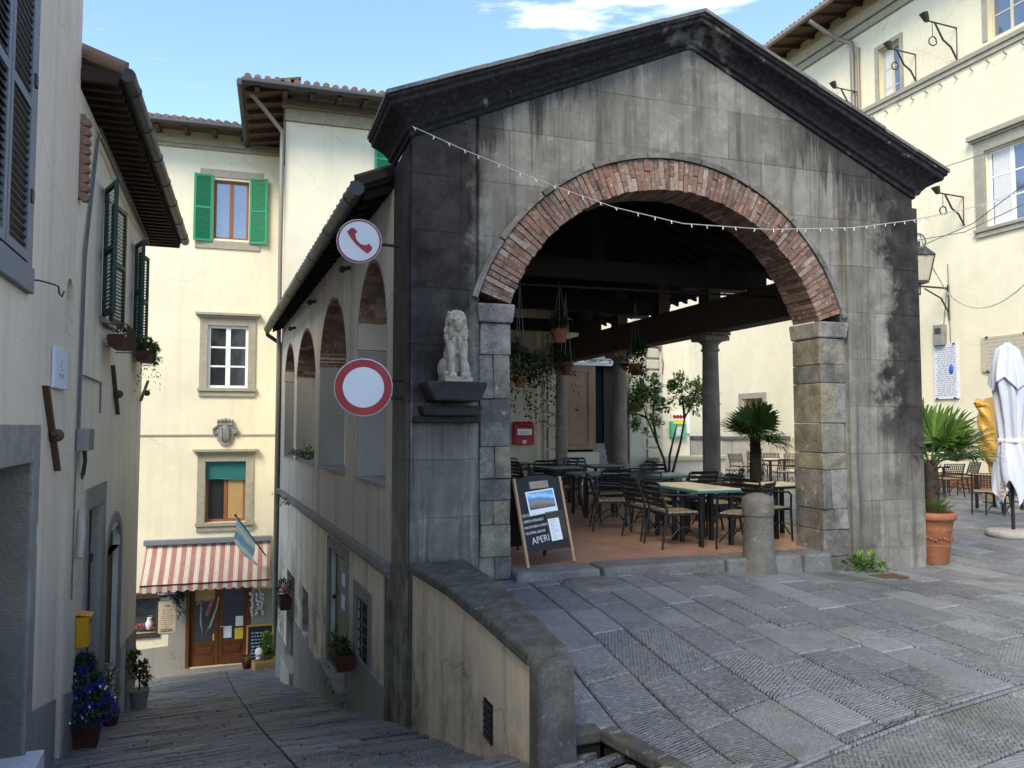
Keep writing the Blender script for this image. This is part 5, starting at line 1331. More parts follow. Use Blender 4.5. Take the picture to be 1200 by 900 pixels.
m = MB()
for k in range(8):
    x = -.22
    while x < .2: e = x+rng.uniform(.03,.1); m.box(x,min(.24,e),-.024,-.0205,.74-.085*k,.765-.085*k); x = e+.03
m.build('chalk_lines', M['skyblue'], t)
def pot_at(px, Ysh, lab, kind, r, h, args, matl='leaf', fl=None):
    p = BF @ Vector((fb(px,775,-Ysh)[0],-Ysh,0)); p.z = zlane_xy(p.x,p.y)+.012
    t = thing('potted_plant', lab, 'plant', p); m = MB(); m.lathe([(r*.7,0),(r,h*.85),(r*1.08,h*.86),(r*1.08,h)],14); m.build('pot', M[kind], t)
    m = MB(); bush(m,*args); m.build('foliage', M[matl], t)
    if fl: m = MB(); bush(m,*fl[1]); m.build('flowers', M[fl[0]], t)
pot_at(289,.62,'low pot with red flowers nearest the shop door','pot_dark',.11,.16,((0,0,.25),(.2,.18,.12),160,.07),'leaf',('petal_pink',((.02,-.05,.33),(.16,.14,.08),50,.05)))
pot_at(311,.55,'tall spiky green plant in a pot in front of the chalkboard','terracotta',.12,.2,((0,0,.55),(.2,.15,.4),220,.14),'leaf_lime')
p = BF @ Vector((fb(303,775,-.7)[0],-.72,0)); p.z = zlane_xy(p.x,p.y)+.012
t = thing('figurine','small white garden figurine among the pots outside the shop','figurine', p)
m = MB(); m.lathe([(.10,0),(.1,.04),(.06,.1),(.08,.22),(.05,.3)],12); m.ball((0,0,.40),(.1,.09,.12),12,8); m.ball((.05,-.07,.38),(.04,.05,.03),8,6); m.build('body', M['fabric_white'], t)
p = BF @ Vector((fb(313,780,-.95)[0],-1.0,0)); p.z = zlane_xy(p.x,p.y)+.012
t = thing('wooden_crate','rough brown wooden planter lying at the kerb outside the shop','crate', Matrix.Translation(p) @ Matrix.Rotation(R(35),4,'Z'))
m = MB()
for k in range(3): m.box(-.35,.35,-.16,-.13,.02+.07*k,.08+.07*k); m.box(-.35,.35,.13,.16,.02+.07*k,.08+.07*k); m.box(-.35,-.32,-.13,.13,.02+.07*k,.08+.07*k); m.box(.32,.35,-.13,.13,.02+.07*k,.08+.07*k)
m.box(-.32,.32,-.13,.13,.0,.16); m.build('slats', M['curtain_warm'], t)
m = MB(); bush(m,(0,0,.2),(.3,.12,.1),120,.07); m.build('plants', M['leaf'], t)
# flag on a pole over the awning
p0 = BF @ Vector((fb(317,655)[0],-.05,fb(317,658)[1])); p1 = P(276,604,19.0)
fl = thing('flag','pale blue and white flag drooping from a pole over the awning','flag', p0)
d = p1-p0; m = MB(); m.tube([(0,0,0),d],.018,7); m.ball(d,.035,8,6); m.build('pole', M['metal_dark'], fl)
m = MB(); m2 = MB(); n = 10
for i in range(n):
    for j in range(10):
        q = lambda a,b: d*(.97-.52*a/n)+Vector((.10*math.sin(b*.8)*(b/10),-.05*math.sin(a*1.3+b*.4)-.03*math.sin(b*.9),-.085*b*(1-.25*a/n)))
        (m if (j//2)%2 else m2).add([q(i,j),q(i+1,j),q(i+1,j+1),q(i,j+1)],[(0,1,2,3)],.5,sm=True)
m.build('cloth', M['fabric_white'], fl); m2.build('blue_bands', M['skyblue'], fl)

# ------------------------------------------------------------------ portal house behind the loggia
RF = frame(-5.36, 17.88, 17.)
fr_ = lambda px,py,y=0.: hit(RF,px,py,y)
hr = thing('portal_house', 'tall cream house behind the loggia with a rusticated stone portal and deep timber eaves', 'house', RF)
def rx4(p0,p1,y=0.): a = fr_(*p0,y); b = fr_(*p1,y); return min(a[0],b[0]),max(a[0],b[0]),min(a[1],b[1]),max(a[1],b[1])
ZR = fr_(338,122)[1]
pt = (fr_(656,500)[0], fr_(737,500)[0], .55, fr_(690,421)[1])
tw = rx4((464,177),(500,205))
XR2 = fr_(808,500)[0]
m = MB(); ZE = P(286,94,16.7).z
wall_rects(m, 0., XR2, -5.6, ZE+.12, [(pt[0],pt[1],-.3,pt[3],1.2),(tw[0],tw[1],tw[2],tw[3],.2)], .42); m.build('wall', M['cream_back'], hr)
m = MB(); m.box(0,pt[0]-.5,1.3,6.,-5.6,ZR); m.box(0,XR2,1.3,6.,pt[3]+.2,ZR); m.box(pt[1]+.5,XR2,.43,5.,-1,ZR); m.box(0,pt[0]-.5,.43,1.3,-5.6,ZR); m.box(pt[0]-.5,pt[1]+.5,2.2,5.,-1,pt[3]+.2); m.build('side_wall', M['cream_back'], hr)
ge = P(286,94,16.7); gel = RF.inverted() @ ge
ZE = ge.z
eave(hr, I4, -.95, XR2+.5, ZE-.05, .95, 'rafter_brown', 'gutter', step=.6, drop=.22)
ESF = RF @ Matrix.Translation((0,4.2,0)) @ Matrix.Rotation(R(-90),4,'Z')
eave(hr, Matrix.Translation((0,6.2,0)) @ Matrix.Rotation(R(-90),4,'Z'), 0., 7.12, ZE-.052, .95, 'rafter_brown', 'gutter', step=.6, drop=.22, tiles=False)
m = MB(); m.box(-.06,XR2,-.08,.02,ZR-.42,ZR-.12); m.box(-.1,XR2,-.13,.02,ZR-.119,ZR+.1); m.box(-.06,.0,-.08,4.,ZR-.42,ZR-.12); m.build('wall_cornice', M['stone_warm'], hr, bevel=.015)
m = MB(); m.tube([(-.9,-.6,ZE-.0),(-.5,-.35,ZE-.35),(-.09,-.1,ZE-.75),(-.09,-.1,ZE-1.2),(-.09,.3,-3.)],.05,8); m.build('downpipe', M['gutter_brown'], hr)
o = window(hr, I4, *tw, .12, 'brown_frame', 'glass_sky', 2, 1); shutter(hr, I4, tw[0]-.01, -.05, 184, tw[2]-.1, tw[3]+.1, .52, 'green_shutter')
sxy = RF @ Matrix.Translation((-.05,0,0)); y_s = 1.6; zs0 = (RF.inverted() @ P(326,496,18.6)).z; zs1 = (RF.inverted() @ P(326,410,18.6)).z
m = MB(); m.box(-.10,-.06,1.1,1.75,zs0,zs1); 
for k in range(30): z = zs0+(zs1-zs0)*(k+.5)/30; m.box(-.112,-.06,1.15,1.70,z-.012,z+.012)
m.build('side_shutter', M['green_shutter'], hr)
# ashlar facing and rusticated portal
m = MB(); xq = fr_(641,500)[0]; z = -.3
while z < 3.6:
    x = 5.0+rng.uniform(-.3,.3)
    while x < xq-.28:
        e = min(x+rng.uniform(.9,1.3), xq-.28); m.box(x+.004,e-.004,-.03+rng.uniform(-.003,.003),-.001,z+.004,z+.546); x = e
    z += .55
m.build('ashlar_facing', M['portal_wall'], hr)
m = MB()
for (xa,xb) in ((fr_(641,500)[0],fr_(651,500)[0]),(fr_(757,500)[0],fr_(771,500)[0])):
    m.box(xa-.12,xa-.02,-.06,-.001,-.3,3.9); m.box(xb+.02,xb+.12,-.06,-.001,-.3,3.9)
    z = -.3
    while z < 3.8: m.box(xa,xb,-.10,-.001,z+.025,z+.275); z += .30
    m.cut()
m.build_each('rusticated_pilaster', M['portal_wall'], hr, bevel=.02)
m = MB(); m.box(pt[0]-.16,pt[0],-.05,.3,-.3,pt[3]+.2); m.box(pt[1],pt[1]+.42,-.05,.3,-.3,pt[3]+.2); m.box(pt[0],pt[1],-.05,.3,pt[3]+.12,pt[3]+.3); m.box(pt[0]-.05,fr_(701,500)[0],-.08,.5,-.3,fr_(680,530)[1]); m.build('portal_frame', M['portal_wall'], hr, bevel=.012)
zt = fr_(690,428)[1]; xl = fr_(661,500)[0]; xd = fr_(700,500)[0]; zb = fr_(680,527)[1]
m = MB(); m.box(xl,xd,.1,.17,zb,zt); m.box(xl+.08,xl+.14,.07,.101,zb+.12,zt-.12); m.box(xd-.22,xd-.16,.07,.101,zb+.12,zt-.12); m.box(xl+.14,xd-.22,.07,.101,zb+.12,zb+.18); m.box(xl+.14,xd-.22,.07,.101,zt-.18,zt-.12); m.ball(((xl+xd)/2-.05,.07,zb+1.05),.045,8,6)
m.build('door_leaf', M['old_door'], hr, bevel=.008)
m = MB(); m.box(pt[1]-.5,pt[1],.5,.56,.3,zt); m.build('open_leaf', M['dark_door'], hr)
m = MB(); 
for k in range(4): m.box(xd+.02,pt[1]-.52,.20+.07*k,.5,-.3,.55+.16*k)
m.build('entrance_stairs', M['stone'], hr); m = MB(); m.box(xl,pt[1],.57,.62,-.3,3.3); m.build('hall_shade_panel', M['black'], hr)  # black panel behind the stairs paints in the shade of the hall
m = MB(); m.prism([((xd+pt[1])/2+.95*math.cos(math.pi*k/14)-.5,zt+.05+.52*math.sin(math.pi*k/14)) for k in range(15)],.12,.14); fn_ = m.build('fanlight', M['glass_sky'], hr)
m = MB(); cxf = (xd+pt[1])/2-.5
for k in range(7): a = math.pi*k/6; m.tube([(cxf,.10,zt+.06),(cxf+.93*math.cos(a),.10,zt+.05+.51*math.sin(a))],.018,5)
m.tube([(cxf+.5*math.cos(math.pi*k/12),.10,zt+.06+.28*math.sin(math.pi*k/12)) for k in range(13)],.018,5); m.box(xl,pt[1],.06,.14,zt+.001,zt+.05); m.build('fanlight_bars', M['white_paint'], fn_)
# red post box, poster case, wall lantern on the portal house
a = rx4((602,494),(625,521),-.2); t = thing('post_box','red wall mounted post box behind the loggia','post box', RF @ Matrix.Translation(((a[0]+a[1])/2,-.035,a[2])))
w_,h_ = (a[1]-a[0])/2, a[3]-a[2]; m = MB(); m.box(-w_,w_,-.24,0,0,h_*.9); m.hexa([(-w_,-.24,h_*.9),(w_,-.24,h_*.9),(w_,0,h_*.9),(-w_,0,h_*.9)],[(-w_+.03,-.2,h_),(w_-.03,-.2,h_),(w_-.03,0,h_),(-w_+.03,0,h_)]); m.build('body', M['red'], t, bevel=.015)
m = MB(); m.box(-w_*.7,w_*.75,-.246,-.2405,h_*.42,h_*.68); lb = m.build('label', M['paper'], t)
m = MB(); m.box(-w_*.5,w_*.5,-.249,-.2465,h_*.53,h_*.56); m.box(-w_*.45,w_*.4,-.249,-.2465,h_*.48,h_*.5); m.build('print', M['ink_grey'], lb)
m = MB(); m.box(-w_*.62,w_*.62,-.252,-.2405,h_*.78,h_*.83); m.build('slot', M['black'], t)
m = MB(); m.box(-w_*.2,w_*.2,-.247,-.2405,h_*.05,h_*.2); m.build('lock_plate', M['plaque'], t)
a = rx4((786,487),(809,513),-.1); t = thing('poster_case','white red yellow and green information poster case on the cream wall by the citrus tree','poster', RF @ Matrix.Translation(((a[0]+a[1])/2,-.005,a[2])))
w_,h_ = (a[1]-a[0])/2, a[3]-a[2]
m = MB(); m.box(-w_,w_*.55,-.12,0,0,h_*.75); m.build('case', M['green_print'], t, bevel=.01)
m = MB(); m.box(-w_*.8,w_,-.06,0,h_*.2,h_*1.12); m.build('board', M['paper'], t)
m = MB(); m.box(-w_*.8,w_*.45,-.128,-.121,h_*.62,h_*.80); m.build('yellow_band', M['yellow_print'], t)
m = MB(); 
for k in range(4): m.ball((-w_*.55+k*w_*.32,-.064,h_*.95),(.05,.012,.055),8,6)
m.build('red_marks', M['red'], t)
m = MB(); m.box(-w_*.5,w_*.2,-.128,-.121,h_*.1,h_*.5); m.build('picture', M['plaque'], t)
a = fr_(771,408); m = MB(); m.tube([(a[0],0,a[1]),(a[0],-.12,a[1])],.05,10); m.tube([(a[0],-.05,a[1]),(a[0]+.15,-.03,a[1]-.4),(a[0]+.12,-.02,a[1]-.7)],.012,5); m.build('wall_fitting', M['terracotta'], hr)
# lower garden walls beyond the columns
def lowwall(lab, p0, p1, th, h, mat, cop='plaque_tan', z0=-.5):
    a = Vector(p0); b = Vector(p1); d = b-a; L = d.length; T = frame(a.x,a.y,math.degrees(math.atan2(d.y,d.x)))
    t = thing('garden_wall', lab, 'wall', T); m = MB(); m.box(0,L,0,th,z0,h-.08); m.build('wall', M[mat], t)
    m = MB(); k = max(1,int(L/1.4))
    for i in range(k): m.box(L*i/k+.004,L*(i+1)/k-.004,-.06,th+.06,h-.08,h+.05)
    m.build('coping', M[cop], t, bevel=.03)
q = lambda px,Y: ((px-CX)/FPX*Y*1.0, Y)
lowwall('low pale bench wall with rounded coping behind the right hand columns', q(770,19.6), q(849,21.6), .35, P(800,537,20.4).z, 'portal_wall')
lowwall('grey rendered garden wall with dark coping behind the terrace tables', q(846,26.), q(948,29.), .35, P(890,513,27).z, 'cement_pale', 'kerb')
lowwall('short grey block wall under the yellow facade behind the near column', q(809,24.2), q(846,24.6), .35, P(820,513,24.).z, 'cement_pale', 'kerb')

# ------------------------------------------------------------------ palazzo on the right
g0 = G(1165,574,-.2)
PFm = frame(g0.x, g0.y, 109.-180.)      # x towards the camera, +y into the building
fp = lambda px,py,y=0.: hit(PFm,px,py,y)
hp = thing('palazzo', 'tall sunlit yellow palazzo on the right side of the square with stone framed windows', 'building', PFm)
def px4(p0,p1,y=0.): a = fp(*p0,y); b = fp(*p1,y); return min(a[0],b[0]),max(a[0],b[0]),min(a[1],b[1]),max(a[1],b[1])
ZP = 14.9
A1 = px4((1029,59),(1056,126)); A1 = (A1[0],A1[1],fp(1045,123)[1],fp(1045,50)[1])
B1 = (fp(1155,210)[0], fp(1155,210)[0]+1.35, fp(1158,267)[1], fp(1158,176)[1])
C1 = (fp(1157,30)[0], fp(1157,30)[0]+1.15, fp(1157,50)[1]+.05, fp(1157,50)[1]+2.0)
D1 = px4((870,468),(895,512)); D1 = (D1[0],D1[1],.6,fp(882,467)[1])
m = MB(); wall_rects(m, -17., 9., -1.2, ZP+.49, [(*A1,.3),(*B1,.25),(*C1,.3),(*D1,.3)], .42); m.build('wall', M['cream_sun'], hp)
m = MB(); body(m,-17.,9.,9.,-1.2,ZP); m.build('rear_wall', M['cream_sun'], hp)
eave(hp, I4, -17.3, 9., ZP+.25, 1.25, 'rafter_brown', 'gutter_brown', step=.75, drop=.25)
m = MB(); m.box(-17.,9.,-.1,.0,ZP-.55,ZP-.3); m.box(-17.,9.,-.2,.0,ZP-.299,ZP-.02); m.build('wall_cornice', M['stone_warm'], hp, bevel=.03)
zsc = (fp(1020,135)[1]+fp(1190,36)[1])/2
m = MB(); m.box(-17.,9.,-.12,.0,zsc-.02,zsc+.12); m.box(-17.,9.,-.07,.0,zsc-.16,zsc-.021); m.build('string_course', M['stone_warm'], hp, bevel=.012)
for (W4,cur) in ((A1,[(0,.5)]),(C1,None)):
    surround(hp, I4, W4[0], W4[1], W4[2], W4[3], .14, .03, 'stone_warm', False, 'window_surround')
    window(hp, I4, *W4, .18, 'cream_frame', 'glass_sky', 2, 3, fr=.07, mull=.08, glaz=.04, curtain=[(0.02,.46)] if cur else None)
surround(hp, I4, B1[0], B1[1], B1[2], B1[3], .30, .05, 'stone_warm', True, 'window_surround', .2)
window(hp, I4, *B1, .14, 'white_paint', 'glass_sky', 2, 3, fr=.08, mull=.12, glaz=.045, curtain=[(.03,.47)])
surround(hp, I4, D1[0], D1[1], D1[2], D1[3], .22, .04, 'stone_warm', False, 'door_surround'); m = MB(); m.box(D1[0],D1[1],.2,.25,D1[2],D1[3]); m.build('door', M['old_door'], hp)
a = fp(1001,45); b = fp(1001,128)
m = MB(); m.tube([(a[0]-.6,-1.3,ZP+.12),(a[0]-.3,-.5,ZP-.5),(a[0],-.12,ZP-.75),(a[0],-.1,ZP-1.2),(a[0],-.1,-.8)],.075,9); m.tube([(a[0]+.22,-.07,ZP-1.0),(a[0]+.22,-.07,-.8)],.05,8); m.build('downpipe', M['gutter_brown'], hp)
m = MB()
for k in range(22): x = -4.2+.5*k; m.tube([(x,-.02,zsc-.35),(x,-.1,zsc-.33),(x,-.12,zsc-.27)],.02,6); m.cut()
m.build_each('wall_hook', M['stone_warm'], hp)
def bracket(px, py, s, ring=True):
    """wrought iron torch bracket: bar, curved brace, hanging ring"""
    x,z = fp(px,py); m = MB(); m.tube([(x,0,z),(x,-1.15*s,z+.03)],.022,6); m.tube([(x,0,z-1.0*s),(x,-.25*s,z-.62*s),(x,-.55*s,z-.45*s),(x,-.85*s,z+.02)],.026,6); m.tube([(x,0,z),(x,-.02,z-1.*s)],.015,5)
    m.hexa([(x-.05,-1.2*s,z),(x+.05,-1.2*s,z),(x+.05,-1.1*s,z),(x-.05,-1.1*s,z)],[(x-.09,-1.36*s,z+.22*s),(x+.09,-1.36*s,z+.22*s),(x+.09,-1.2*s,z+.26*s),(x-.09,-1.2*s,z+.26*s)])
    if ring:
        m.tube([(x,-.95*s,z),(x,-.95*s,z-.42*s)],.01,5); m.tube([(x+.02*math.sin(t*.6),-.95*s+.13*s*math.cos(t/14*6.283),z-.56*s+.13*s*math.sin(t/14*6.283)) for t in range(15)],.018,6)
    m.build('torch_bracket', M['iron'], hp)
bracket(1121,33,.95); bracket(1073,64,.85); bracket(1005,108,.8,False); bracket(1129,231,.8)
# lamp arm, junction box
x,z = fp(1112,338); m = MB(); m.tube([(x,0,z),(x,-2.05,z)],.028,7); m.tube([(x,0,z-.75),(x,-.3,z-.3),(x,-.9,z-.06)],.024,6); m.tube([(x,-.02,z+.1),(x,-.02,z-.9)],.03,6); m.tube([(x,-1.5,z),(x,-1.5,z-.12)],.012,5)
la = thing('lamp_bracket','grey wall arm with a small hooded lamp on the yellow palazzo beside the loggia','lamp', PFm)
m.build('arm', M['iron'], la); m = MB(); m.lathe([(.05,0),(.12,-.06),(.16,-.2),(.15,-.32),(.06,-.36)],10,(x,-1.5,z-.1)); m.build('lamp_head', M['crest'], la)
q = P(1078,330,15.); t = thing('street_lantern','glazed iron lantern just right of the loggia pier','lantern', q)
m = MB(); 
for sx,sy in ((-1,-1),(1,-1),(1,1),(-1,1)): m.tube([(sx*.12,sy*.12,0),(sx*.2,sy*.2,.5)],.014,5)
m.hexa([(-.22,-.22,.5),(.22,-.22,.5),(.22,.22,.5),(-.22,.22,.5)],[(-.09,-.09,.68),(.09,-.09,.68),(.09,.09,.68),(-.09,.09,.68)]); m.box(-.12,.12,-.12,.12,-.04,0); m.tube([(0,0,.68),(0,0,.8)],.03,6); m.tube([(0,0,-.02),(0,0,-.25),(-.4,.0,-.3),(-1.2,-.2,-.3)],.02,6); m.build('frame', M['iron'], t)
m = MB(); m.hexa([(-.115,-.115,.01),(.115,-.115,.01),(.115,.115,.01),(-.115,.115,.01)],[(-.19,-.19,.49),(.19,-.19,.49),(.19,.19,.49),(-.19,.19,.49)]); m.build('glass', M['plaque_tan'], t)
x,z = fp(1104,393); t = thing('meter_box','small grey electrical box above the white plaque on the palazzo wall','box', PFm @ Matrix.Translation((x,-.005,z)))
m = MB(); m.box(-.17,.17,-.16,0,-.3,.3); m.build('box', M['crest'], t, bevel=.02); m = MB(); m.box(-.1,.1,-.168,-.161,.03,.2); m.build('dial', M['ink'], t)
m = MB(); m.tube([(.1,-.03,.3),(.25,-.03,1.4)],.012,5); m.tube([(.3,-.04,2.),(.32,-.04,-.9)],.012,5); m.build('wires', M['cable'], t); m = MB(); m.ball((.32,-.05,-1.),(.07,.05,.14),8,6); m.build('blue_tag', M['blue'], t)
def inscription(nm, lab, p0, p1, mat, ink, rows, ro=.0):
    a = px4(p0,p1); zc_ = None
    w_,h_ = (a[1]-a[0])/2,(a[3]-a[2])/2; t = thing(nm, lab, 'plaque', PFm @ Matrix.Translation(((a[0]+a[1])/2,-.005,(a[2]+a[3])/2)))
    m = MB(); m.box(-w_,w_,-.05,0,-h_,h_); m.build('slab', M[mat], t, bevel=.006)
    m = MB()
    for k in range(rows):
        z = h_*.86-k*h_*1.72/(rows-1); x = -w_*.84+rng.uniform(0,.1)
        while x < w_*.78: e = min(w_*.84,x+rng.uniform(.05,.16)); m.box(x,e,-.054,-.0505,z-h_*.016,z+h_*.016); x = e+.035
    m.build('carved_lines', M[ink], t)
    m = MB()
    for sx in (-.75,.75):
        for sz in (-.98,.98): m.tube([(sx*w_,0,sz*h_),(sx*w_,-.08,sz*h_)],.03,7); m.cut()
    m.build_each('stud', M['iron'], t)
inscription('marble_plaque','tall white marble plaque covered in fine carved names on the yellow palazzo',(1095,405),(1125,467),'plaque','ink_grey',24)
a0 = fp(1151,396); inscription('stone_plaque','wide beige stone plaque on the palazzo behind the closed parasol',(1151,396),(1212,432),'plaque_tan','stone_warm',9)
# ------------------------------------------------------------------ terrace chairs and tables
def make_chair(kind, lab):
    t = thing('chair', lab, 'chair', Matrix.Translation((0,0,-50)))
    mt = M['metal_dark']; w = .25; H = .80
    m = MB()                                    # seat slats, front is +y
    for k in range(5): y = -.19+.088*k; m.box(-w+.025,w-.025,y-.038,y+.038,.425,.445)
    m.build('seat', M['seat'], t, bevel=.006)
    m = MB(); m.box(-w+.01,w-.01,-.235,-.215,.40,.424); m.box(-w+.01,w-.01,.205,.225,.40,.424); m.box(-w+.01,-w+.03,-.215,.205,.40,.424); m.box(w-.03,w-.01,-.215,.205,.40,.424); m.build('seat_frame', mt, t)
    m = MB(); B = lambda z: -.22-.13*((z-.42)/.38)**1.2
    if kind == 'slat':
        for k in range(5):
            z = .50+.068*k; n = 6; bow = lambda x: .035*(1-(x/w)**2)
            for i in range(n):
                xa,xb = -w+.02+(2*w-.04)*i/n, -w+.02+(2*w-.04)*(i+1)/n
                m.hexa([(xa,B(z)-bow(xa)-.009,z),(xb,B(z)-bow(xb)-.009,z),(xb,B(z)-bow(xb)+.009,z),(xa,B(z)-bow(xa)+.009,z)],[(xa,B(z+.045)-bow(xa)-.009,z+.045),(xb,B(z+.045)-bow(xb)-.009,z+.045),(xb,B(z+.045)-bow(xb)+.009,z+.045),(xa,B(z+.045)-bow(xa)+.009,z+.045)],.5)
    else:
        for k in range(7): z = .53+.043*k; m.tube([(-w+.02,B(z),z),(0,B(z)-.03,z),(w-.02,B(z),z)],.009,5)
        for k in range(9): x = -w+.05+(2*w-.1)*k/8; m.tube([(x,B(.52)-.02,.52),(x,B(.80)-.02,.80)],.009,5)
    m.build('backrest', mt, t)
    for s in (-1,1):
        m = MB(); m.tube([(s*w,B(H),H),(s*w,-.235,.46),(s*w,-.24,.40),(s*(w+.01),-.31,0)],[.014,.017,.018,.014],7); m.build('leg', mt, t)
        m = MB(); m.tube([(s*w,.22,.44),(s*(w+.005),.235,0)],[.017,.014],7); m.build('leg', mt, t)
        m = MB(); m.tube([(s*w,-.22+.5*.035*i,.06+.20*math.sin(math.pi*(i+1)/26)) for i in range(0,25)],.010,5); m.build('brace', mt, t)
        if kind == 'slat':
            m = MB(); m.tube([(s*w,B(.66),.66),(s*(w+.035),-.1,.655),(s*(w+.04),.14,.64),(s*(w+.02),.21,.60),(s*w,.225,.44)],.014,7); m.build('armrest', mt, t)
    return t
used = {}
def put_chair(kind, Mx, lab, group):
    key = kind
    if key not in used:
        used[key] = make_chair(kind, lab); o = used[key]; o.matrix_world = Mx; o['label'] = lab; o['group'] = group; o['category'] = 'chair'
    else: dup(used[key], Mx, lab, group)
def CU(u, v, face): p = LW(u,v,0.); return frame(p.x, p.y, 19.+face-90., 0.)      # face: 0 = +u, 90 = +v
GT = 'slatted terrace chairs under the loggia'
for (u,v,f,lab) in (
    (3.62,1.62,0,'second dark slatted armchair on the left side of the long cream table'),
    (3.58,.95,-4,'dark slatted armchair on the left side of the long cream table, nearest the kerb'),
    (4.24,.50,128,'dark slatted armchair at the near right end of the long cream table beside the bollard'),
    (4.95,1.0,10,'dark slatted chair with its back between the bollard and the small white table'),
    (4.66,1.75,176,'dark slatted armchair on the right side of the long cream table by the near column'),
    (3.5,2.55,-20,'dark slatted chair standing just beyond the far left corner of the long cream table'),
    (4.1,2.32,-92,'wide dark chair closing the far end of the long cream table'),
    (5.0,2.85,92,'dark chair with its slatted back to the kerb left of the near column'),
    (5.35,4.35,-95,'pale lit slatted chair under the citrus tree behind the green topped table'),
    (5.62,3.0,150,'dark chair tilted close to the foot of the near column'),
    (3.95,3.62,88,'dark armchair pulled up to the near side of the grey green table'),
    (3.78,4.95,155,'dark armchair turned left in the middle of the terrace beside the far grey table'),
    (1.82,1.5,180,'dark slatted armchair half hidden behind the blackboard sign'),
    (5.55,5.75,175,'dark chair just right of the middle column'),
    (4.1,7.1,95,'dark chair in front of the leftmost back table'),
    (3.7,6.6,10,'dark chair between the left pier and the back table'),
    (4.75,7.6,180,'dark chair beside the farthest column foot'),
    (5.15,7.35,-90,'pale grey lit chair behind the table left of the middle column')):
    put_chair('slat', CU(u,v,f), lab, GT)
wc_ = dup(used['slat'], CU(3.75,7.7,-85), 'reddish brown chair behind the back table below the red post box', GT)
for ch in wc_.children:
    ch.data = ch.data.copy(); ch.data.materials.clear(); ch.data.materials.append(M['brown_wood_chair'])
GP = 'woven back chairs on the open square'
for (px,Y,f,lab) in ((917,21.4,95,'woven back chair with its back to the loggia at the pale outdoor table'),(859,22.6,-10,'woven back chair at the left end of the pale outdoor table, beside the column'),
    (869,24.6,-70,'woven back chair behind the palm under the loggia'),(888,26.,-90,'woven back chair against the garden wall behind the palm'),(907,25.2,-95,'woven back chair on the far side of the pale outdoor table'),(929,24.8,-110,'woven back chair half cut off by the right stone jamb'),
    (1108,18.6,96,'woven back chair seen from behind next to the big potted palm'),(1127,19.3,176,'woven back chair side on, in front of the brown planter box'),(1087,20.2,-70,'woven back chair mostly hidden by the palm fronds'),
    (1156,15.0,60,'woven back chair left of the closed parasol'),(1179,14.6,110,'woven back chair partly hidden behind the closed parasol')):
    p = P(px,560,Y); put_chair('woven', frame(p.x,p.y,f-90.,zsq(p.x,p.y)+.006), lab, GP)
def make_table(top, edge, lab, w=.62):
    t = thing('table', lab, 'table', Matrix.Translation((0,0,-50))); h = w/2
    m = MB(); m.box(-h,h,-h,h,.695,.712); tp = m.build('tabletop', M[top], t, bevel=.004)
    m = MB(); m.box(-h-.008,h+.008,-h-.008,h+.008,.665,.694); m.build('edge', M[edge], tp, bevel=.004)
    for sx in (-1,1):
        for sy in (-1,1): m = MB(); m.box(sx*(h-.09)-.024,sx*(h-.09)+.024,sy*(h-.09)-.024,sy*(h-.09)+.024,0,.664); m.build('leg', M['metal_dark'], t)
    return t
tables = {}
def put_table(top, edge, Mx, lab, group, w=.62):
    k = (top,edge,w)
    if k not in tables: tables[k] = make_table(top, edge, lab, w); tables[k].matrix_world = Mx; tables[k]['group'] = group
    else: dup(tables[k], Mx, lab, group)
GTT = 'square terrace tables under the loggia'
for (top,edge,u,v,lab,w) in (('tabletop','teal',4.05,.98,'cream topped teal edged table nearest the kerb behind the bollard',.62),('tabletop','teal',4.05,1.615,'cream topped teal edged table pushed against the far side of the nearest one',.62),
    ('tabletop_grey','teal',4.0,4.3,'grey green table in front of the middle column',.68),('tabletop_grey','teal',4.98,3.55,'grey green table left of the near column under the citrus tree',.68),
    ('tabletop_grey','metal_dark',4.2,6.1,'grey table behind the blackboard sign in front of the farthest column',.68),('tabletop_grey','metal_dark',3.95,8.2,'dark edged table at the back left beneath the post box',.68),('tabletop_grey','metal_dark',5.25,6.55,'dark edged table just left of the middle column',.68),
    ('tabletop','metal_dark',5.36,1.22,'small pale topped table tucked behind the right stone jamb',.62)):
    p = LW(u,v,0.); put_table(top, edge, frame(p.x,p.y,19.), lab, GTT, w)
for (px,Y,lab) in ((903,23.2,'pale table on the square beyond the palm'),(1085,19.2,'table behind the potted palm fronds by the palazzo'),(1170,15.8,'dark edged table between the two chairs behind the closed parasol')):
    p = P(px,560,Y); put_table('tabletop','metal_dark', frame(p.x,p.y,25.,zsq(p.x,p.y)+.006), lab, 'tables on the open square', .74)

# ------------------------------------------------------------------ blackboard sign
a = G(619,666,.012); b = G(673,658,.012); d = b-a; W_ = Vector((d.x,d.y)).length
AB = frame((a.x+b.x)/2,(a.y+b.y)/2,math.degrees(math.atan2(d.y,d.x)),.012)
ab = thing('sandwich_board', 'black chalk sandwich board with pale wooden rails standing on the kerb under the arch', 'sign', AB)
TL = Matrix.Rotation(R(-15),4,'X'); Hh = .98; hw = W_/2
m = MB(TL)
for s in (-1,1): m.box(s*hw-.016,s*hw+.016,-.012,.016,0,Hh-.03)
m.build('side_rail', M['lightwood'], ab, bevel=.003)
m = MB(TL); n = 14; poly = [(-hw+.017,.16)]+[(hw-.017,.16)]+[(hw-.017-(2*hw-.034)*i/n, Hh-.05+.055*math.sin(math.pi*i/n)) for i in range(n+1)]
m.prism(poly, -.004, .008); m.build('board', M['chalk'], ab)
T2 = Matrix.Translation((0,2*Hh*math.sin(R(15)),0)) @ Matrix.Rotation(R(15),4,'X')
m = MB(T2)
for s in (-1,1): m.box(s*hw-.016,s*hw+.016,-.016,.012,0,Hh-.03)
m.prism(poly, -.008, .004); m.build('back_board', M['chalk'], ab)
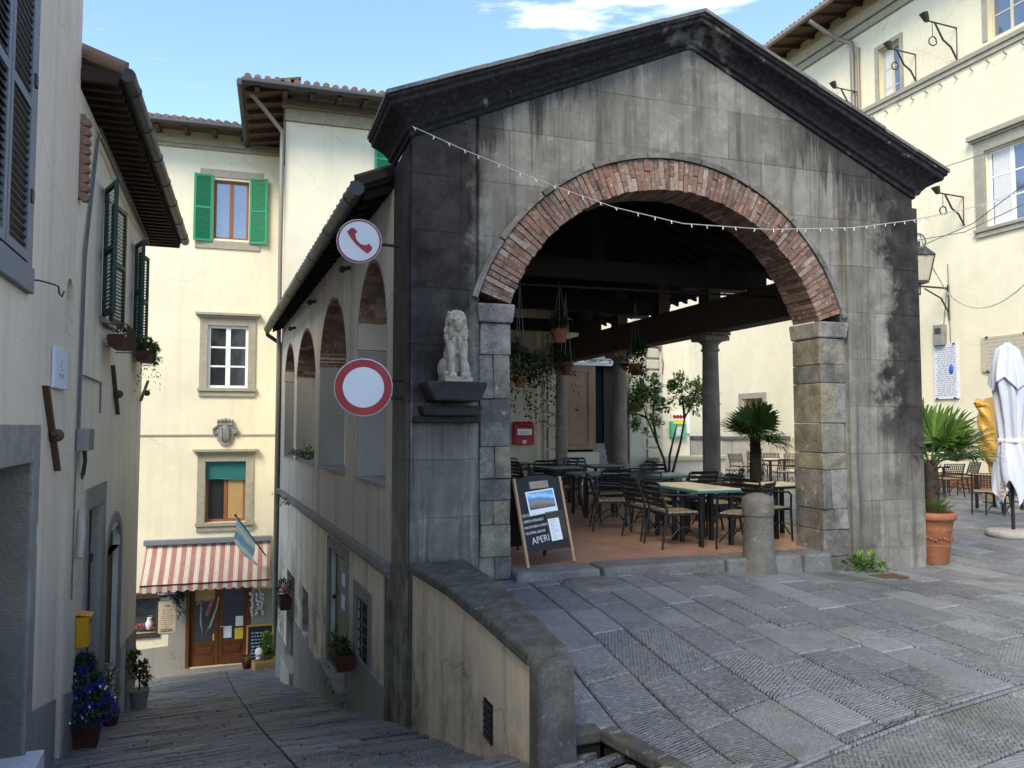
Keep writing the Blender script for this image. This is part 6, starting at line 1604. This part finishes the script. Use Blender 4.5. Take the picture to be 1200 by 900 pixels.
def bd(x0,x1,z0,z1,mat,name,rot=0.,y=-.0055,par=ab):
    T = TL @ Matrix.Translation(((x0+x1)/2,0,(z0+z1)/2)) @ Matrix.Rotation(R(rot),4,'Y'); m = MB(T); m.box(-(x1-x0)/2,(x1-x0)/2,y-.001,y,-(z1-z0)/2,(z1-z0)/2); return m.build(name, M[mat], par)
bd(-.13,.14,.83,.91,'crest','badge',-2); bd(-.07,.09,.845,.875,'plank','badge_band',-2,-.007)
pb_ = bd(-.20,.21,.55,.81,'paper','photo_print',-4)
M['landscape'] = m_landscape()
T = TL @ Matrix.Translation((.005,0,.69)) @ Matrix.Rotation(R(-4),4,'Y')
m = MB(); m.box(-.185,.185,-.0088,-.0066,-.08,.105); o = m.build('photo', M['plaque'], pb_)
o.data.transform(T); o.data.materials.clear()
def m_photo():
    g = Mat('printed sea and hills'); x,y,z = g.xyz(); n = g.noise(9,5,.65); k = g.mr(g.ma('ADD',z,g.ma('MULTIPLY',g.ma('SUBTRACT',n,.5),.09)),.6,.76)
    return g.done(g.ramp(k,[(0,(.08,.07,.07)),(.25,(.30,.22,.17)),(.42,(.30,.27,.25)),(.5,(.06,.20,.42)),(.62,(.10,.36,.66)),(.78,(.45,.65,.82)),(1,(.10,.36,.68))]),.5)
o.data.materials.append(m_photo())
bd(.03,.29,.26,.57,'beam','menu_backing',-3); mp_ = bd(.05,.21,.25,.49,'paper','menu_sheet',-3,-.007)
T = TL @ Matrix.Translation((.13,0,.37)) @ Matrix.Rotation(R(-3),4,'Y'); m = MB(T)
for k in range(10): m.box(-.055,-.055+rng.uniform(.05,.11),-.0085,-.0072,.10-.022*k,.105-.022*k)
m.build('print', M['ink_grey'], mp_)
for k,(tx,s) in enumerate((('DI COLORE',.044),('APERTI A PRANZO',.040),('ANCHE MENU COPERTI',.036),('CROSTINI e SALUMI',.038))):
    text(tx, s, TL @ Matrix.Translation((-.295,-.0062,.525-.062*k)) @ Matrix.Rotation(R(-4),4,'Y') @ RX90, 'chalkline', ab, 'chalk_writing', .0008, 'LEFT', .82)
text('APERI', .10, TL @ Matrix.Translation((-.22,-.0062,.235)) @ Matrix.Rotation(R(-6),4,'Y') @ RX90, 'chalkline', ab, 'chalk_writing', .0008, 'LEFT')

# ------------------------------------------------------------------ bollard
q = G(889,676,-.22); zg = zsq(q.x,q.y)
q.y += .0; bo = thing('bollard', 'worn grey stone bollard with a banded head in front of the arch', 'bollard', frame(q.x,q.y-.02,0,zg-.01))
m = MB(); m.lathe([(.205,0),(.20,.07),(.178,.10),(.176,.3),(.165,.55),(.162,.655)],32); m.build('shaft', M['bollard'], bo)
m = MB(); m.lathe([(.172,.65),(.178,.67),(.178,.83),(.172,.85),(.12,.885),(.05,.905)],32); m.build('head', M['bollard'], bo)

# ------------------------------------------------------------------ round signs
def round_sign(lab, px, py, rpx, Y, yaw, plate_mat):
    q = P(px,py,Y); r = rpx*Y/FPX
    t = thing('road_sign', lab, 'sign', frame(q.x,q.y,yaw,q.z)); return t, r
t, r = round_sign('round white sign with a red telephone handset fixed high on the loggia corner', 421, 283, 26.5, 7.95, 10., 'white_sign')
m = MB(); m.lathe([(r*.985,-.012),(r,-.006),(r,.012),(r*.97,.016)],40,M=Matrix.Rotation(R(90),4,'X')); m.build('plate', M['plaque'], t)
m = MB(); m.disc((0,0),r*.955,-.0185); m.build('face', M['white_sign'], t)
m = MB(); n = 40
for i in range(n):
    a0,a1 = 2*math.pi*i/n,2*math.pi*(i+1)/n
    m.add([(rr*math.cos(a),-.0205,rr*math.sin(a)) for rr,a in ((r*.89,a0),(r*.96,a0),(r*.96,a1),(r*.89,a1))],[(0,1,2,3)],.4)
TT = Matrix.Rotation(R(46),4,'Y')
m.build('red_rim', M['red'], t)
m = MB(TT); L = r*.66; m.prism([(-x_,-z_) for x_,z_ in [(-L,-.035),(-L+.02,-.055),(-L*.55,-.055),(-L*.52,-.02),(-L*.2,.012),(L*.2,.012),(L*.52,-.02),(L*.55,-.055),(L-.02,-.055),(L,-.035),(L,.025),(L*.5,.042),(0,.048),(-L*.5,.042),(-L,.025)]],-.0235,-.0205); m.build('handset', M['red'], t)
m = MB(); m.tube([(0,.02,0),(.1,.05,0),(.42,.16,0)],.016,6); m.tube([(0,.02,.1),(0,.03,-.12)],.014,6); m.build('bracket', M['iron'], t)
t, r = round_sign('round white road sign with a broad red ring on the loggia corner', 426, 454, 34, 7.75, 12., 'white_sign')
m = MB(); m.lathe([(r*.985,-.012),(r,-.006),(r,.012),(r*.97,.016)],48,M=Matrix.Rotation(R(90),4,'X')); m.build('plate', M['plaque'], t)
m = MB(); m.disc((0,0),r*.71,-.0185,40); m.build('face', M['white_sign'], t)
m = MB(); n = 48
for i in range(n):
    a0,a1 = 2*math.pi*i/n,2*math.pi*(i+1)/n
    m.add([(rr*math.cos(a),-.019,rr*math.sin(a)) for rr,a in ((r*.70,a0),(r*.965,a0),(r*.965,a1),(r*.70,a1))],[(0,1,2,3)],.4)
m.build('red_ring', M['red'], t)
m = MB(); m.tube([(0,.02,.08),(.2,.06,.08),(.44,.14,.08)],.016,6); m.tube([(0,.02,-.1),(.2,.06,-.1),(.44,.14,-.1)],.016,6); m.build('bracket', M['iron'], t)

# ------------------------------------------------------------------ stone lion on its shelf
li = thing('lion_statue', 'weathered pale stone lion sitting upright on the shelf of the dark corner pier', 'statue', LOG @ Matrix.Translation((.41,-.20,1.931)))
SX = Matrix.Diagonal((.84,.9,1.03,1)); m = MB(SX)
m.box(-.17,.17,-.19,.17,0,.045); 
m.ball((0,.04,.24),(.13,.12,.22)); m.ball((0,-.02,.36),(.125,.11,.14)); m.ball((0,-.05,.48),(.115,.10,.12))
m.ball((-.12,.06,.13),(.075,.13,.11)); m.ball((.12,.06,.13),(.075,.13,.11)); m.ball((-.13,-.07,.07),(.045,.09,.04)); m.ball((.13,-.07,.07),(.045,.09,.04))
for s in (-1,1):
    m.tube([(s*.075,-.08,.38),(s*.075,-.115,.22),(s*.07,-.12,.08)],[.062,.047,.04],10); m.ball((s*.072,-.15,.065),(.05,.06,.035))
    for k in (-1,0,1): m.ball((s*.072+k*.03,-.19,.06),(.018,.02,.026),8,6)
m.ball((0,-.06,.57),(.098,.10,.095)); m.ball((0,-.145,.545),(.058,.06,.045)); m.ball((0,-.14,.505),(.045,.045,.026)); m.ball((0,-.19,.565),(.026,.02,.018),8,6)
for s in (-1,1):
    m.ball((s*.042,-.145,.595),(.03,.02,.016),8,6); m.ball((s*.08,-.03,.655),(.034,.026,.034),8,6)
for k in range(46):
    t_ = rng.uniform(-2.6,2.6); z = rng.uniform(.36,.64); rr = .118 if z < .5 else .105
    x,y = rr*math.sin(t_), -.04-rr*.75*math.cos(t_)
    if y < -.10 and z > .49 and abs(x) < .075: continue
    m.tube([(x,y,z+.03),(x*1.08,y*1.06,z),(x*1.0,y*1.0,z-.05)],[.018,.026,.012],7)
for k in range(9): a = math.pi*k/8; m.ball((.095*math.cos(a),-.075,.585+.085*math.sin(a)),(.03,.035,.03),8,6)
m.tube([(.1,.14,.06),(.17,.1,.07),(.18,.0,.06),(.15,-.06,.06)],[.022,.022,.022,.03],8)
lb = m.build('body', M['lion'], li)
rm = lb.modifiers.new('fuse','REMESH'); rm.mode = 'VOXEL'; rm.voxel_size = .0085; rm.use_smooth_shade = True
sm_ = lb.modifiers.new('soften','SMOOTH'); sm_.factor = .5; sm_.iterations = 2

# ------------------------------------------------------------------ palms, citrus tree, hanging baskets
def fan(m, base, az, el, pet, rad, nb=26, droop=.5):
    d = Vector((math.cos(az)*math.cos(el),math.sin(az)*math.cos(el),math.sin(el))); s = Vector((-math.sin(az),math.cos(az),0)); up = s.cross(d)*-1
    up = d.cross(s)*-1 if d.cross(s).z < 0 else d.cross(s)
    mid = base+d*pet*.55+Vector((0,0,.03)); h = base+d*pet+Vector((0,0,-.04*pet))
    m.tube([base,mid,h],[.012,.008,.006],5,c=.2)
    for k in range(nb):
        t = -1.9+3.8*k/(nb-1); L = rad*(1-.18*abs(t)/1.9)*rng.uniform(.9,1.05)
        v = (d*math.cos(t)+s*math.sin(t)+up*(.08+.22*abs(t)/1.9+rng.uniform(-.16,.16))).normalized(); w = v.cross(up).normalized()
        c = min(1,max(0,rng.gauss(.45,.2))); wd = .016*rad/.45
        p0 = h; p1 = h+v*L*.55; p2 = h+v*L*.85+Vector((0,0,-droop*L*.07)); p3 = h+v*L+Vector((0,0,-droop*L*rng.uniform(.10,.28)))
        m.add([p0,p1-w*wd,p1+w*wd,p2-w*wd*.7,p2+w*wd*.7,p3],[(0,1,2),(1,3,4,2),(3,5,4)],c)
def palm(nm, lab, q, th, rt, nf, pet, rad, pot=None, seed=3, low=True, nb=26, elr=(-.35,1.25), azs=None):
    global rng
    keep = rng; rng = random.Random(seed)
    t = thing(nm, lab, 'plant', q); z0 = 0
    if pot: 
        r,h = pot; m = MB(); m.lathe([(r*.62,0),(r*.66,.02),(r*.80,h*.62),(r*.83,h*.64),(r*.83,h*.68),(r*.90,h*.84),(r*1.0,h*.86),(r*1.04,h*.9),(r*1.02,h*.98),(r*.9,h),(r*.86,h*.95)],36); po_ = m.build('pot', M['terracotta'], t); z0 = h*.93
        m = MB(); 
        for k in range(26): a = 6.283*k/26; m.ball((r*.80*math.cos(a),r*.80*math.sin(a),h*.55-.025*abs(math.sin(a*4))*2),(.022,.022,.018),6,5)
        m.lathe([(r*.735,h*.34),(r*.755,h*.35),(r*.755,h*.37),(r*.74,h*.38)],36); m.build('pot_relief', M['terracotta'], po_)
        m = MB(); m.lathe([(r*.86,h*.9),(.02,h*.93)],24); m.build('soil', M['soil'], t)
    m = MB(); m.lathe([(rt,z0-.05),(rt*1.15,z0+th*.4),(rt*.95,z0+th),(rt*.4,z0+th+.05)],14)
    for k in range(int(60*th)): 
        a = rng.uniform(0,6.283); z = z0+rng.uniform(.02,th); p = Vector((rt*math.cos(a),rt*math.sin(a),z)); leaf(m,p,Vector((math.cos(a),math.sin(a),1.2)),Vector((0,0,1)),.09,.035,rng.random())
    m.build('trunk', M['bark'], t); top = Vector((0,0,z0+th))
    m = MB()
    for k in range(nf):
        az = (azs[k%len(azs)]+rng.uniform(-.25,.25)) if azs else 2.399*k+rng.uniform(-.3,.3); el = elr[0]+(elr[1]-elr[0])*((k*.618)%1)
        fan(m, top+Vector((.02*math.cos(az),.02*math.sin(az),0)), az, el, pet*rng.uniform(.75,1.15), rad*rng.uniform(.85,1.1), nb, .5 if el > .2 else .9)
    m.build('fronds', M['palm'], t)
    if low:
        m = MB()
        for k in range(9): a = 2.399*k; fan(m, Vector((.06*math.cos(a),.06*math.sin(a),z0)), a, .5+.07*k, .14, .2, 13, .6)
        m.build('suckers', M['leaf_lime'], t)
    rng = keep; return t
q = P(1094,660,10.05); q.z = zsq(q.x,q.y)+.008
palm('potted_palm','fan palm in a big terracotta pot standing beside the right pier',q, .66, .085, 19, .36, .58, (.275,.66), 5, True, 34, (.12,1.3), [0.,.75,1.5,2.3,-.6,3.0,.35])
p = LW(6.32-.25,2.75,.0)
p = P(886,575,12.5); p.z = 0.
palm('potted_palm','fan palm under the loggia between the near column and the right stone jamb', p, .92, .085, 26, .24, .46, (.22,.42), 8, True, 28, (-.35,1.45))
p = P(781,560,18.2); p.z = zsq(p.x,p.y)
ct = thing('citrus_tree','small citrus tree with bare forked stems behind the columns','tree', p)
m = MB(); m.lathe([(.24,0),(.32,.5),(.35,.52),(.35,.58)],20); m.build('pot', M['terracotta'], ct)
m = MB(); br = [[(0,0,.5),(-.05,0,.9),(-.22,.05,1.35),(-.45,0,1.9),(-.6,0,2.4)],[(-.2,.05,1.3),(-.3,.1,1.9),(-.25,0,2.5)],[(.06,0,.5),(.08,0,1.0),(.2,0,1.5),(.28,.05,1.75)],[(.12,0,.5),(.2,0,.8),(.35,.05,1.3),(.45,0,1.9),(.7,0,2.35),(.95,0,2.45)],[(.45,0,1.9),(.4,.1,2.5)],[(.6,0,2.2),(.75,-.1,2.6)],[(-.45,0,1.9),(-.7,.1,2.0)]]
for b_ in br: m.tube(b_, [.038-.028*i/(len(b_)-1) for i in range(len(b_))], 7)
m.build('trunk', M['bark'], ct)
m = MB()
for (c,r,n) in (((-.65,0,2.45),(.35,.3,.45),300),((-.35,.1,2.6),(.35,.3,.35),240),((-.75,.1,1.9),(.28,.25,.35),160),((.4,0,2.55),(.4,.35,.4),300),((.85,0,2.5),(.4,.3,.3),240),((1.1,0,2.3),(.25,.25,.25),110),((.0,.1,2.2),(.3,.25,.25),120),((-.3,0,1.7),(.25,.2,.25),70),((.62,0,2.15),(.25,.2,.2),80)): bush(m,c,r,int(n*1.7),.125,clump=7)
m.build('crown', M['leaf_orange'], ct)
def basket(lab, px, py, Y, rpx, zhook, args, trails, matl='leaf_dark', pot='terracotta'):
    q = P(px,py,Y); r = rpx*Y/FPX
    t = thing('hanging_basket', lab, 'plant pot', q); m = MB(); m.lathe([(r*.6,-r*1.3),(r*.9,-r*.2),(r,0),(r*1.04,.01),(r*1.0,.03)],20); m.build('pot', M[pot], t)
    m = MB()
    for k in range(3): a = 2.09*k+.4; m.tube([(r*math.cos(a),r*math.sin(a),.02),(0,0,zhook-q.z)],.006,5)
    m.build('cords', M['cable'], t)
    m = MB()
    for b_ in args: bush(m,*b_)
    m.build('plant', M[matl], t); m = MB()
    for (x,y,z,l,n) in trails: trail(m,(x,y,z),l,n,.06,.08); m.cut()
    m.build_each('trailing_stem', M[matl], t)
basket('orange hanging pot with upright plant highest in the loggia', 656, 388, 11.8, 10.5, 3.72, [((0,0,.12),(.17,.17,.18),200,.07)], [])
basket('red brown hanging pot with long trailing stems below the highest pot', 663, 429, 12.6, 8, 3.7, [((0,0,.1),(.2,.2,.2),220,.07),((-.35,.1,.12),(.3,.2,.25),200,.07)], [(-.1,0,.1,.7,40),(.1,0,0,.5,30),(-.3,0,0,.8,40)], pot='pot_dark')
basket('hanging pot buried in a wide dark mass of trailing leaves by the left pier', 609, 443, 11.2, 8, 3.7, [((.0,0,.15),(.28,.25,.36),480,.075),((.28,.1,.12),(.26,.25,.32),420,.075),((-.05,0,.35),(.22,.2,.22),200,.07)], [(0,-.1,-.1,.45,40),(.15,-.1,-.1,.5,40),(.3,0,-.1,.6,40),(-.1,0,-.1,.4,30),(.42,0,-.1,.75,40)])
basket('hanging basket with a dense dark leafy crown in front of the middle column', 745, 428, 14.2, 9, 3.8, [((0,0,.1),(.33,.3,.34),560,.085),((.05,0,-.2),(.26,.22,.22),220,.08)], [(.2,0,-.2,.5,30),(-.1,0,-.2,.55,30)])

# ------------------------------------------------------------------ closed parasol
q = P(1188,628,11.9); q.z = zsq(q.x,q.y)+.008
pa_ = thing('parasol','closed white market parasol wrapped round its pole on a granite base','parasol', q)
m = MB(); m.lathe([(.36,0),(.38,.02),(.38,.07),(.35,.10),(.06,.11)],28); m.build('base', M['granite'], pa_)
m = MB(); m.tube([(0,0,.08),(0,0,2.92)],.026,10); m.build('pole', M['metal_dark'], pa_)
def folds(t, z, k=8, amp=.2): return 1+amp*math.sin(k*t+z*1.7)+.08*math.sin(3*t+z*4)+.06*math.sin(13*t+z*7)+.03*math.sin(23*t-z*5)
m = MB(); m.lathe([(.05,2.93),(.14,2.87),(.18,2.6),(.205,2.35),(.19,2.1),(.155,1.75),(.14,1.52),(.135,1.47)],56,fn=folds); m.build('upper_canopy', M['cloth'], pa_)
m = MB(); vs = []; fs = []; n = 64; rows = [(1.47,.13),(1.40,.155),(1.2,.195),(1.0,.225),(.8,.24),(.66,.225)]
for j,(z,r) in enumerate(rows):
    for k in range(n):
        t = 2*math.pi*k/n; tri = abs(((t*5/math.pi)%2)-1); f = folds(t,z,5,.16*j/5+.06); dz = -.0 if j == 0 else (.34*(tri-.6)*(j/5)**1.6+.10*math.sin(2*t+.5)*(j/5))
        vs.append((r*f*math.cos(t+.18*j*.3),r*f*math.sin(t+.18*j*.3),z+dz))
for j in range(len(rows)-1):
    for k in range(n): fs.append((j*n+k,(j+1)*n+k,(j+1)*n+(k+1)%n,j*n+(k+1)%n))
m.add(vs,fs,.5,sm=True); m.build('skirt', M['cloth'], pa_)
m = MB(); vs = []; fs = []
for j,(z,r) in enumerate([(2.95,.07),(2.90,.13),(2.7,.19),(2.5,.235),(2.34,.26)]):
    for k in range(n):
        t = 2*math.pi*k/n; tri = abs(((t*4/math.pi)%2)-1); vs.append((r*folds(t,z,8,.12)*math.cos(t),r*folds(t,z,8,.12)*math.sin(t),z-(.22*(tri-.5) if j == 4 else .1*(tri-.5) if j == 3 else 0)))
for j in range(4):
    for k in range(n): fs.append((j*n+k,(j+1)*n+k,(j+1)*n+(k+1)%n,j*n+(k+1)%n))
m.add(vs,fs,.5,sm=True); m.lathe([(.07,2.95),(.04,2.99)],20); m.build('vent_cap', M['cloth'], pa_)
m = MB(); m.lathe([(.16,1.44),(.168,1.455),(.168,1.485),(.16,1.50)],28,fn=lambda t,z: folds(t,1.47,8,.12)); m.build('strap', M['fabric_white'], pa_)
m = MB(); T = Matrix.Rotation(R(-75),4,'Z'); m.prism([(.06,1.02),(.16,.92),(.2,.95),(.1,1.08)],-.335,-.325,M=Matrix.Rotation(R(12),4,'Z')); m.build('blue_emblem', M['blue'], pa_)
m = MB()
for k in range(4): m.box(-.21,-.16,-.30,-.29,.80-.06*k,.83-.06*k,M=Matrix.Rotation(R(-22),4,'Z'))
m.build('small_lettering', M['ink_red'], pa_)

# golden twisted shape, plank and planter behind the chairs
q = P(1158,575,17.); q.z = zsq(q.x,q.y)
gs = thing('golden_sculpture','golden twisted horn shaped sculpture rising behind the outdoor chairs','sculpture', q)
pth = [(1143,474),(1147,472),(1152,476),(1155,486),(1156,500),(1157,515),(1160,530),(1164,540),(1167,548)]
pts = [P(x,y,17.)-q for x,y in pth]; rr = [.05,.09,.12,.14,.15,.16,.17,.13,.06]
m = MB(); N = 60; vs = []; fs = []; ns = 20
for i in range(N+1):
    f = i/N*(len(pts)-1); j = min(int(f),len(pts)-2); g = f-j; c = pts[j].lerp(pts[j+1],g); r = rr[j]+(rr[j+1]-rr[j])*g
    dd = (pts[j+1]-pts[j]).normalized(); aa = Vector((0,1,0)); bb = dd.cross(aa).normalized()
    for k in range(ns):
        t = 2*math.pi*k/ns; r2 = r*(1+.22*math.sin(3*t+i*.42)); vs.append(c+aa*math.cos(t)*r2+bb*math.sin(t)*r2)
for i in range(N):
    for k in range(ns): fs.append((i*ns+k,i*ns+(k+1)%ns,(i+1)*ns+(k+1)%ns,(i+1)*ns+k))
m.add(vs,fs,.5,sm=True); m.add(vs[:ns],[tuple(range(ns))],.5); m.build('twisted_body', M['gold'], gs)
m = MB(); e = P(1167,548,17.)-q; m.tube([e,(e.x,e.y,0)],.04,8); m.box(e.x-.2,e.x+.2,e.y-.2,e.y+.2,0,.03); m.build('stand', M['metal_dark'], gs)
q = P(1164,570,17.9); q.z = zsq(q.x,q.y); pk = thing('wooden_board','upright ochre wooden board with rounded top behind the golden sculpture','board', frame(q.x,q.y,14,q.z))
zt = P(1164,465,17.9).z-q.z; m = MB(); m.prism([(-.02,0),(.18,0),(.20,zt*.45),(.16,zt*.75),(.18,zt*.95),(.1,zt),(-.1,zt*.985),(-.14,zt*.93),(-.1,zt*.5)],0,.06); m.build('plank', M['plank'], pk, bevel=.01)
m = MB(); m.box(-.15,.3,-.1,.16,0,.05); m.build('foot', M['plank'], pk)
q = PFm @ Vector((fp(1138,574)[0],-.30,0)); q.z = zsq(q.x,q.y)
bp = thing('planter_box','long red brown wooden planter box against the palazzo wall','planter', frame(q.x,q.y,109-180,q.z))
m = MB(); m.box(-.75,.75,-.2,.2,0,.38); 
for k in range(3): m.box(-.77,.77,-.215,-.2,.02+.12*k,.125+.12*k)
m.build('box', M['box_brown'], bp, bevel=.01)
m = MB(); m.box(-.7,.7,-.16,.16,.381,.40); m.build('soil', M['soil'], bp)
# weeds at the pier foot, on the string course
q = LW(5.35,-.17); q.z = zsq(q.x,q.y)
wd = thing('weed','small green weed growing at the foot of the right pier','plant', q); m = MB(); bush(m,(.1,0,.08),(.24,.12,.12),150,.085); bush(m,(.35,.05,.05),(.18,.08,.05),50,.06); m.build('leaves', M['leaf_lime'], wd)
x,z = wx(352,531); q = WF @ Vector((x,.1,z-.05)); wd = thing('sill_plant','leafy green plant growing on the sill of a lane arch','plant', q); m = MB(); bush(m,(0,0,.1),(.3,.22,.2),260,.08); trail(m,(0,-.12,.1),.5,20,.07); m.build('leaves', M['leaf'], wd)
for (px,py,n,s) in ((342,590,110,.12),(333,581,120,.16)):
    x,z = wx(px,py); q = WF @ Vector((x,-.06,z+.02)); wd = thing('wall_weed','tuft of grassy weed on the lane string course, ' + ('nearer the loggia corner' if px == 342 else 'at its far end'),'plant', q); m = MB(); bush(m,(0,0,.03),(.35,.06,.06),n,.07); m.build('leaves', M['leaf_lime'], wd)
x = (win_x[0]+win_x[1])/2; flowerbox('flower_box','red brown plastic flower box on the barred lane window beside the green door', WL and (WF @ Matrix.Translation((wx(416,765)[0],-.06,wx(416,778)[1]))), .62, .24, .2, 'pot_dark', [((0,-.12,.28),(.32,.16,.12),240,.07),((-.3,-.15,.25),(.14,.14,.16),120,.07)], rail=False, trails=2)
flowerbox('flower_box','small pot of pink geraniums on the old lane doorway', WF @ Matrix.Translation((wx(343,700)[0],-.04,wx(343,712)[1])), .5, .24, .22, 'pot_dark', [((0,-.12,.36),(.26,.2,.28),240,.075)], flowers=('petal_pink',60), trails=1)

# manhole and drain plates, flush metal
q = G(1040,677,-.25); t = thing('drain_cover','small dark drain plate set in the paving beside the right pier','drain', frame(q.x,q.y,19,zsq(q.x,q.y)+.012)); m = MB(); m.box(-.2,.2,-.12,.12,-.02,.004); m.build('plate', M['rust'], t)
q = G(697,693,-.16); t = thing('manhole_cover','round worn stone manhole cover near the kerb','manhole', frame(q.x,q.y,0,zsq(q.x,q.y)+.006)); m = MB(); m.lathe([(.27,-.03),(.27,.008),(.25,.012),(.02,.013)],32); m.lathe([(.33,-.03),(.33,.006),(.28,.007)],32); m.build('lid', M['kerb'], t)

# ------------------------------------------------------------------ strings of lights and wires
def catenary(a, b, sag, n=16): return [a.lerp(b,i/n)+Vector((0,0,-sag*4*(i/n)*(1-i/n))) for i in range(n+1)]
def wire(nm, lab, pts, r, bulbs=0., cat='string lights'):
    t = thing(nm, lab, cat, pts[0]); o0 = pts[0]
    m = MB(); m.tube([p-o0 for p in pts], r, 5); m.build('cable', M['cable_pale' if bulbs else 'cable'], t)
    if bulbs:
        m = MB(); acc = 0.
        for p,q_ in zip(pts,pts[1:]):
            L = (q_-p).length; k = max(1,int(L/bulbs))
            for i in range(k): c = p.lerp(q_,(i+rng.random()*.5)/k)-o0; d_ = Vector((rng.uniform(-.6,.6),rng.uniform(-.3,.3),-1)).normalized(); m.tube([c,c+d_*.035],[.006,.005],5); m.cut()
        m.build_each('bulb', M['bulb'], t)
    return t
s = [P(483,148,7.45),P(540,174,7.5),P(640,215,7.6),P(720,243,7.75),P(800,262,7.9),P(900,269,8.15),P(1000,267,8.6),P(1070,258,9.1),P(1140,243,10.6),P(1215,218,12.6)]
wire('string_lights','pale string of small lights slung across the front of the brick arch', s, .0055, .17)
pal = lambda px,py: PFm @ Vector((*([fp(px,py)[0],-.05]),fp(px,py)[1]))
wire('string_lights','drooping string of small lights hanging on the yellow palazzo wall below the window', [P(1078,275,14.),P(1088,305,15.),P(1108,340,17.)]+catenary(pal(1113,345),P(1215,318,15.),.55,12)[1:], .010, .22)
wire('overhead_wire','thin grey wire running from the loggia corner to the right edge below the lights', [P(1072,282,13.),P(1130,272,13.),P(1215,232,12.)], .008, 0, 'wire')
wire('overhead_wire','thin grey wire crossing the lower right of the stone framed palazzo window', [P(1080,288,14.),P(1140,262,13.),P(1215,205,11.5)], .008, 0, 'wire')
wire('overhead_wire','thin grey wire above the light string reaching the palazzo cornice', [P(1100,198,12.5),P(1215,160,11.)], .007, 0, 'wire')
q = P(1078,283,13.5); t = thing('cable_coil','coil of spare cable hanging beside the right pier','cable', q); m = MB()
for j in range(3): m.tube([((.09+.02*j)*math.cos(k/14*6.283),.02*j,(.12+.02*j)*math.sin(k/14*6.283)) for k in range(15)],.009,5)
m.build('coil', M['cable'], t)

# ------------------------------------------------------------------ light and sky
SUN_EL, SUN_AZ = 46., None
sd_ = Vector((-.30,-.66,.69)).normalized()
sun = bpy.data.lights.new('sun','SUN'); sun.energy = 1.4; sun.angle = R(24); sun.color = (1,.95,.86)
so_ = bpy.data.objects.new('sun', sun); COL.objects.link(so_); so_.rotation_euler = sd_.to_track_quat('Z','Y').to_euler()
wl = bpy.data.worlds.new('World'); sc.world = wl; wl.use_nodes = True; nt = wl.node_tree; nt.nodes.clear()
out = nt.nodes.new('ShaderNodeOutputWorld'); bg = nt.nodes.new('ShaderNodeBackground'); nt.links.new(bg.outputs[0], out.inputs[0])
sky = nt.nodes.new('ShaderNodeTexSky'); sky.sky_type = 'NISHITA'; sky.sun_disc = False; sky.sun_elevation = math.asin(sd_.z); sky.sun_rotation = math.atan2(sd_.x, sd_.y); sky.altitude = 300; sky.air_density = 1.; sky.dust_density = .1; sky.ozone_density = 2.6
tc = nt.nodes.new('ShaderNodeTexCoord'); mp = nt.nodes.new('ShaderNodeMapping'); mp.inputs['Scale'].default_value = (1.1,2.0,6.5); mp.inputs['Rotation'].default_value = (0,R(-16),R(70)); nt.links.new(tc.outputs['Generated'], mp.inputs[0])
nz_ = nt.nodes.new('ShaderNodeTexNoise'); nz_.inputs['Scale'].default_value = 1.9; nz_.inputs['Detail'].default_value = 9; nz_.inputs['Roughness'].default_value = .58; nz_.inputs['Distortion'].default_value = .35; nt.links.new(mp.outputs[0], nz_.inputs[0])
rp = nt.nodes.new('ShaderNodeValToRGB'); rp.color_ramp.elements[0].position = .525; rp.color_ramp.elements[0].color = (0,0,0,1); rp.color_ramp.elements[1].position = .80; rp.color_ramp.elements[1].color = (1,1,1,1); nt.links.new(nz_.outputs[0], rp.inputs[0])
mx = nt.nodes.new('ShaderNodeMix'); mx.data_type = 'RGBA'; nt.links.new(rp.outputs[0], mx.inputs[0]); nt.links.new(sky.outputs[0], mx.inputs[6]); mx.inputs[7].default_value = (9.,8.8,8.8,1)
tn = nt.nodes.new('ShaderNodeMix'); tn.data_type = 'RGBA'; tn.blend_type = 'MULTIPLY'; tn.inputs[0].default_value = 1; nt.links.new(sky.outputs[0], tn.inputs[6]); tn.inputs[7].default_value = (.74,.84,1.04,1); nt.links.new(tn.outputs[2], mx.inputs[6])
nt.links.new(mx.outputs[2], bg.inputs[0]); bg.inputs[1].default_value = .148
sc.view_settings.view_transform = 'Standard'; sc.view_settings.look = 'None'; sc.view_settings.gamma = 1; sc.view_settings.exposure = 1.66; sc.view_settings.use_curve_mapping = False
sc.view_settings.use_white_balance = True; sc.view_settings.white_balance_temperature = 7900; sc.view_settings.white_balance_tint = 8
sc.cycles.max_bounces = 7; sc.cycles.diffuse_bounces = 6; sc.cycles.glossy_bounces = 2; sc.cycles.transmission_bounces = 2; sc.cycles.sample_clamp_indirect = 6
sc.render.film_transparent = False
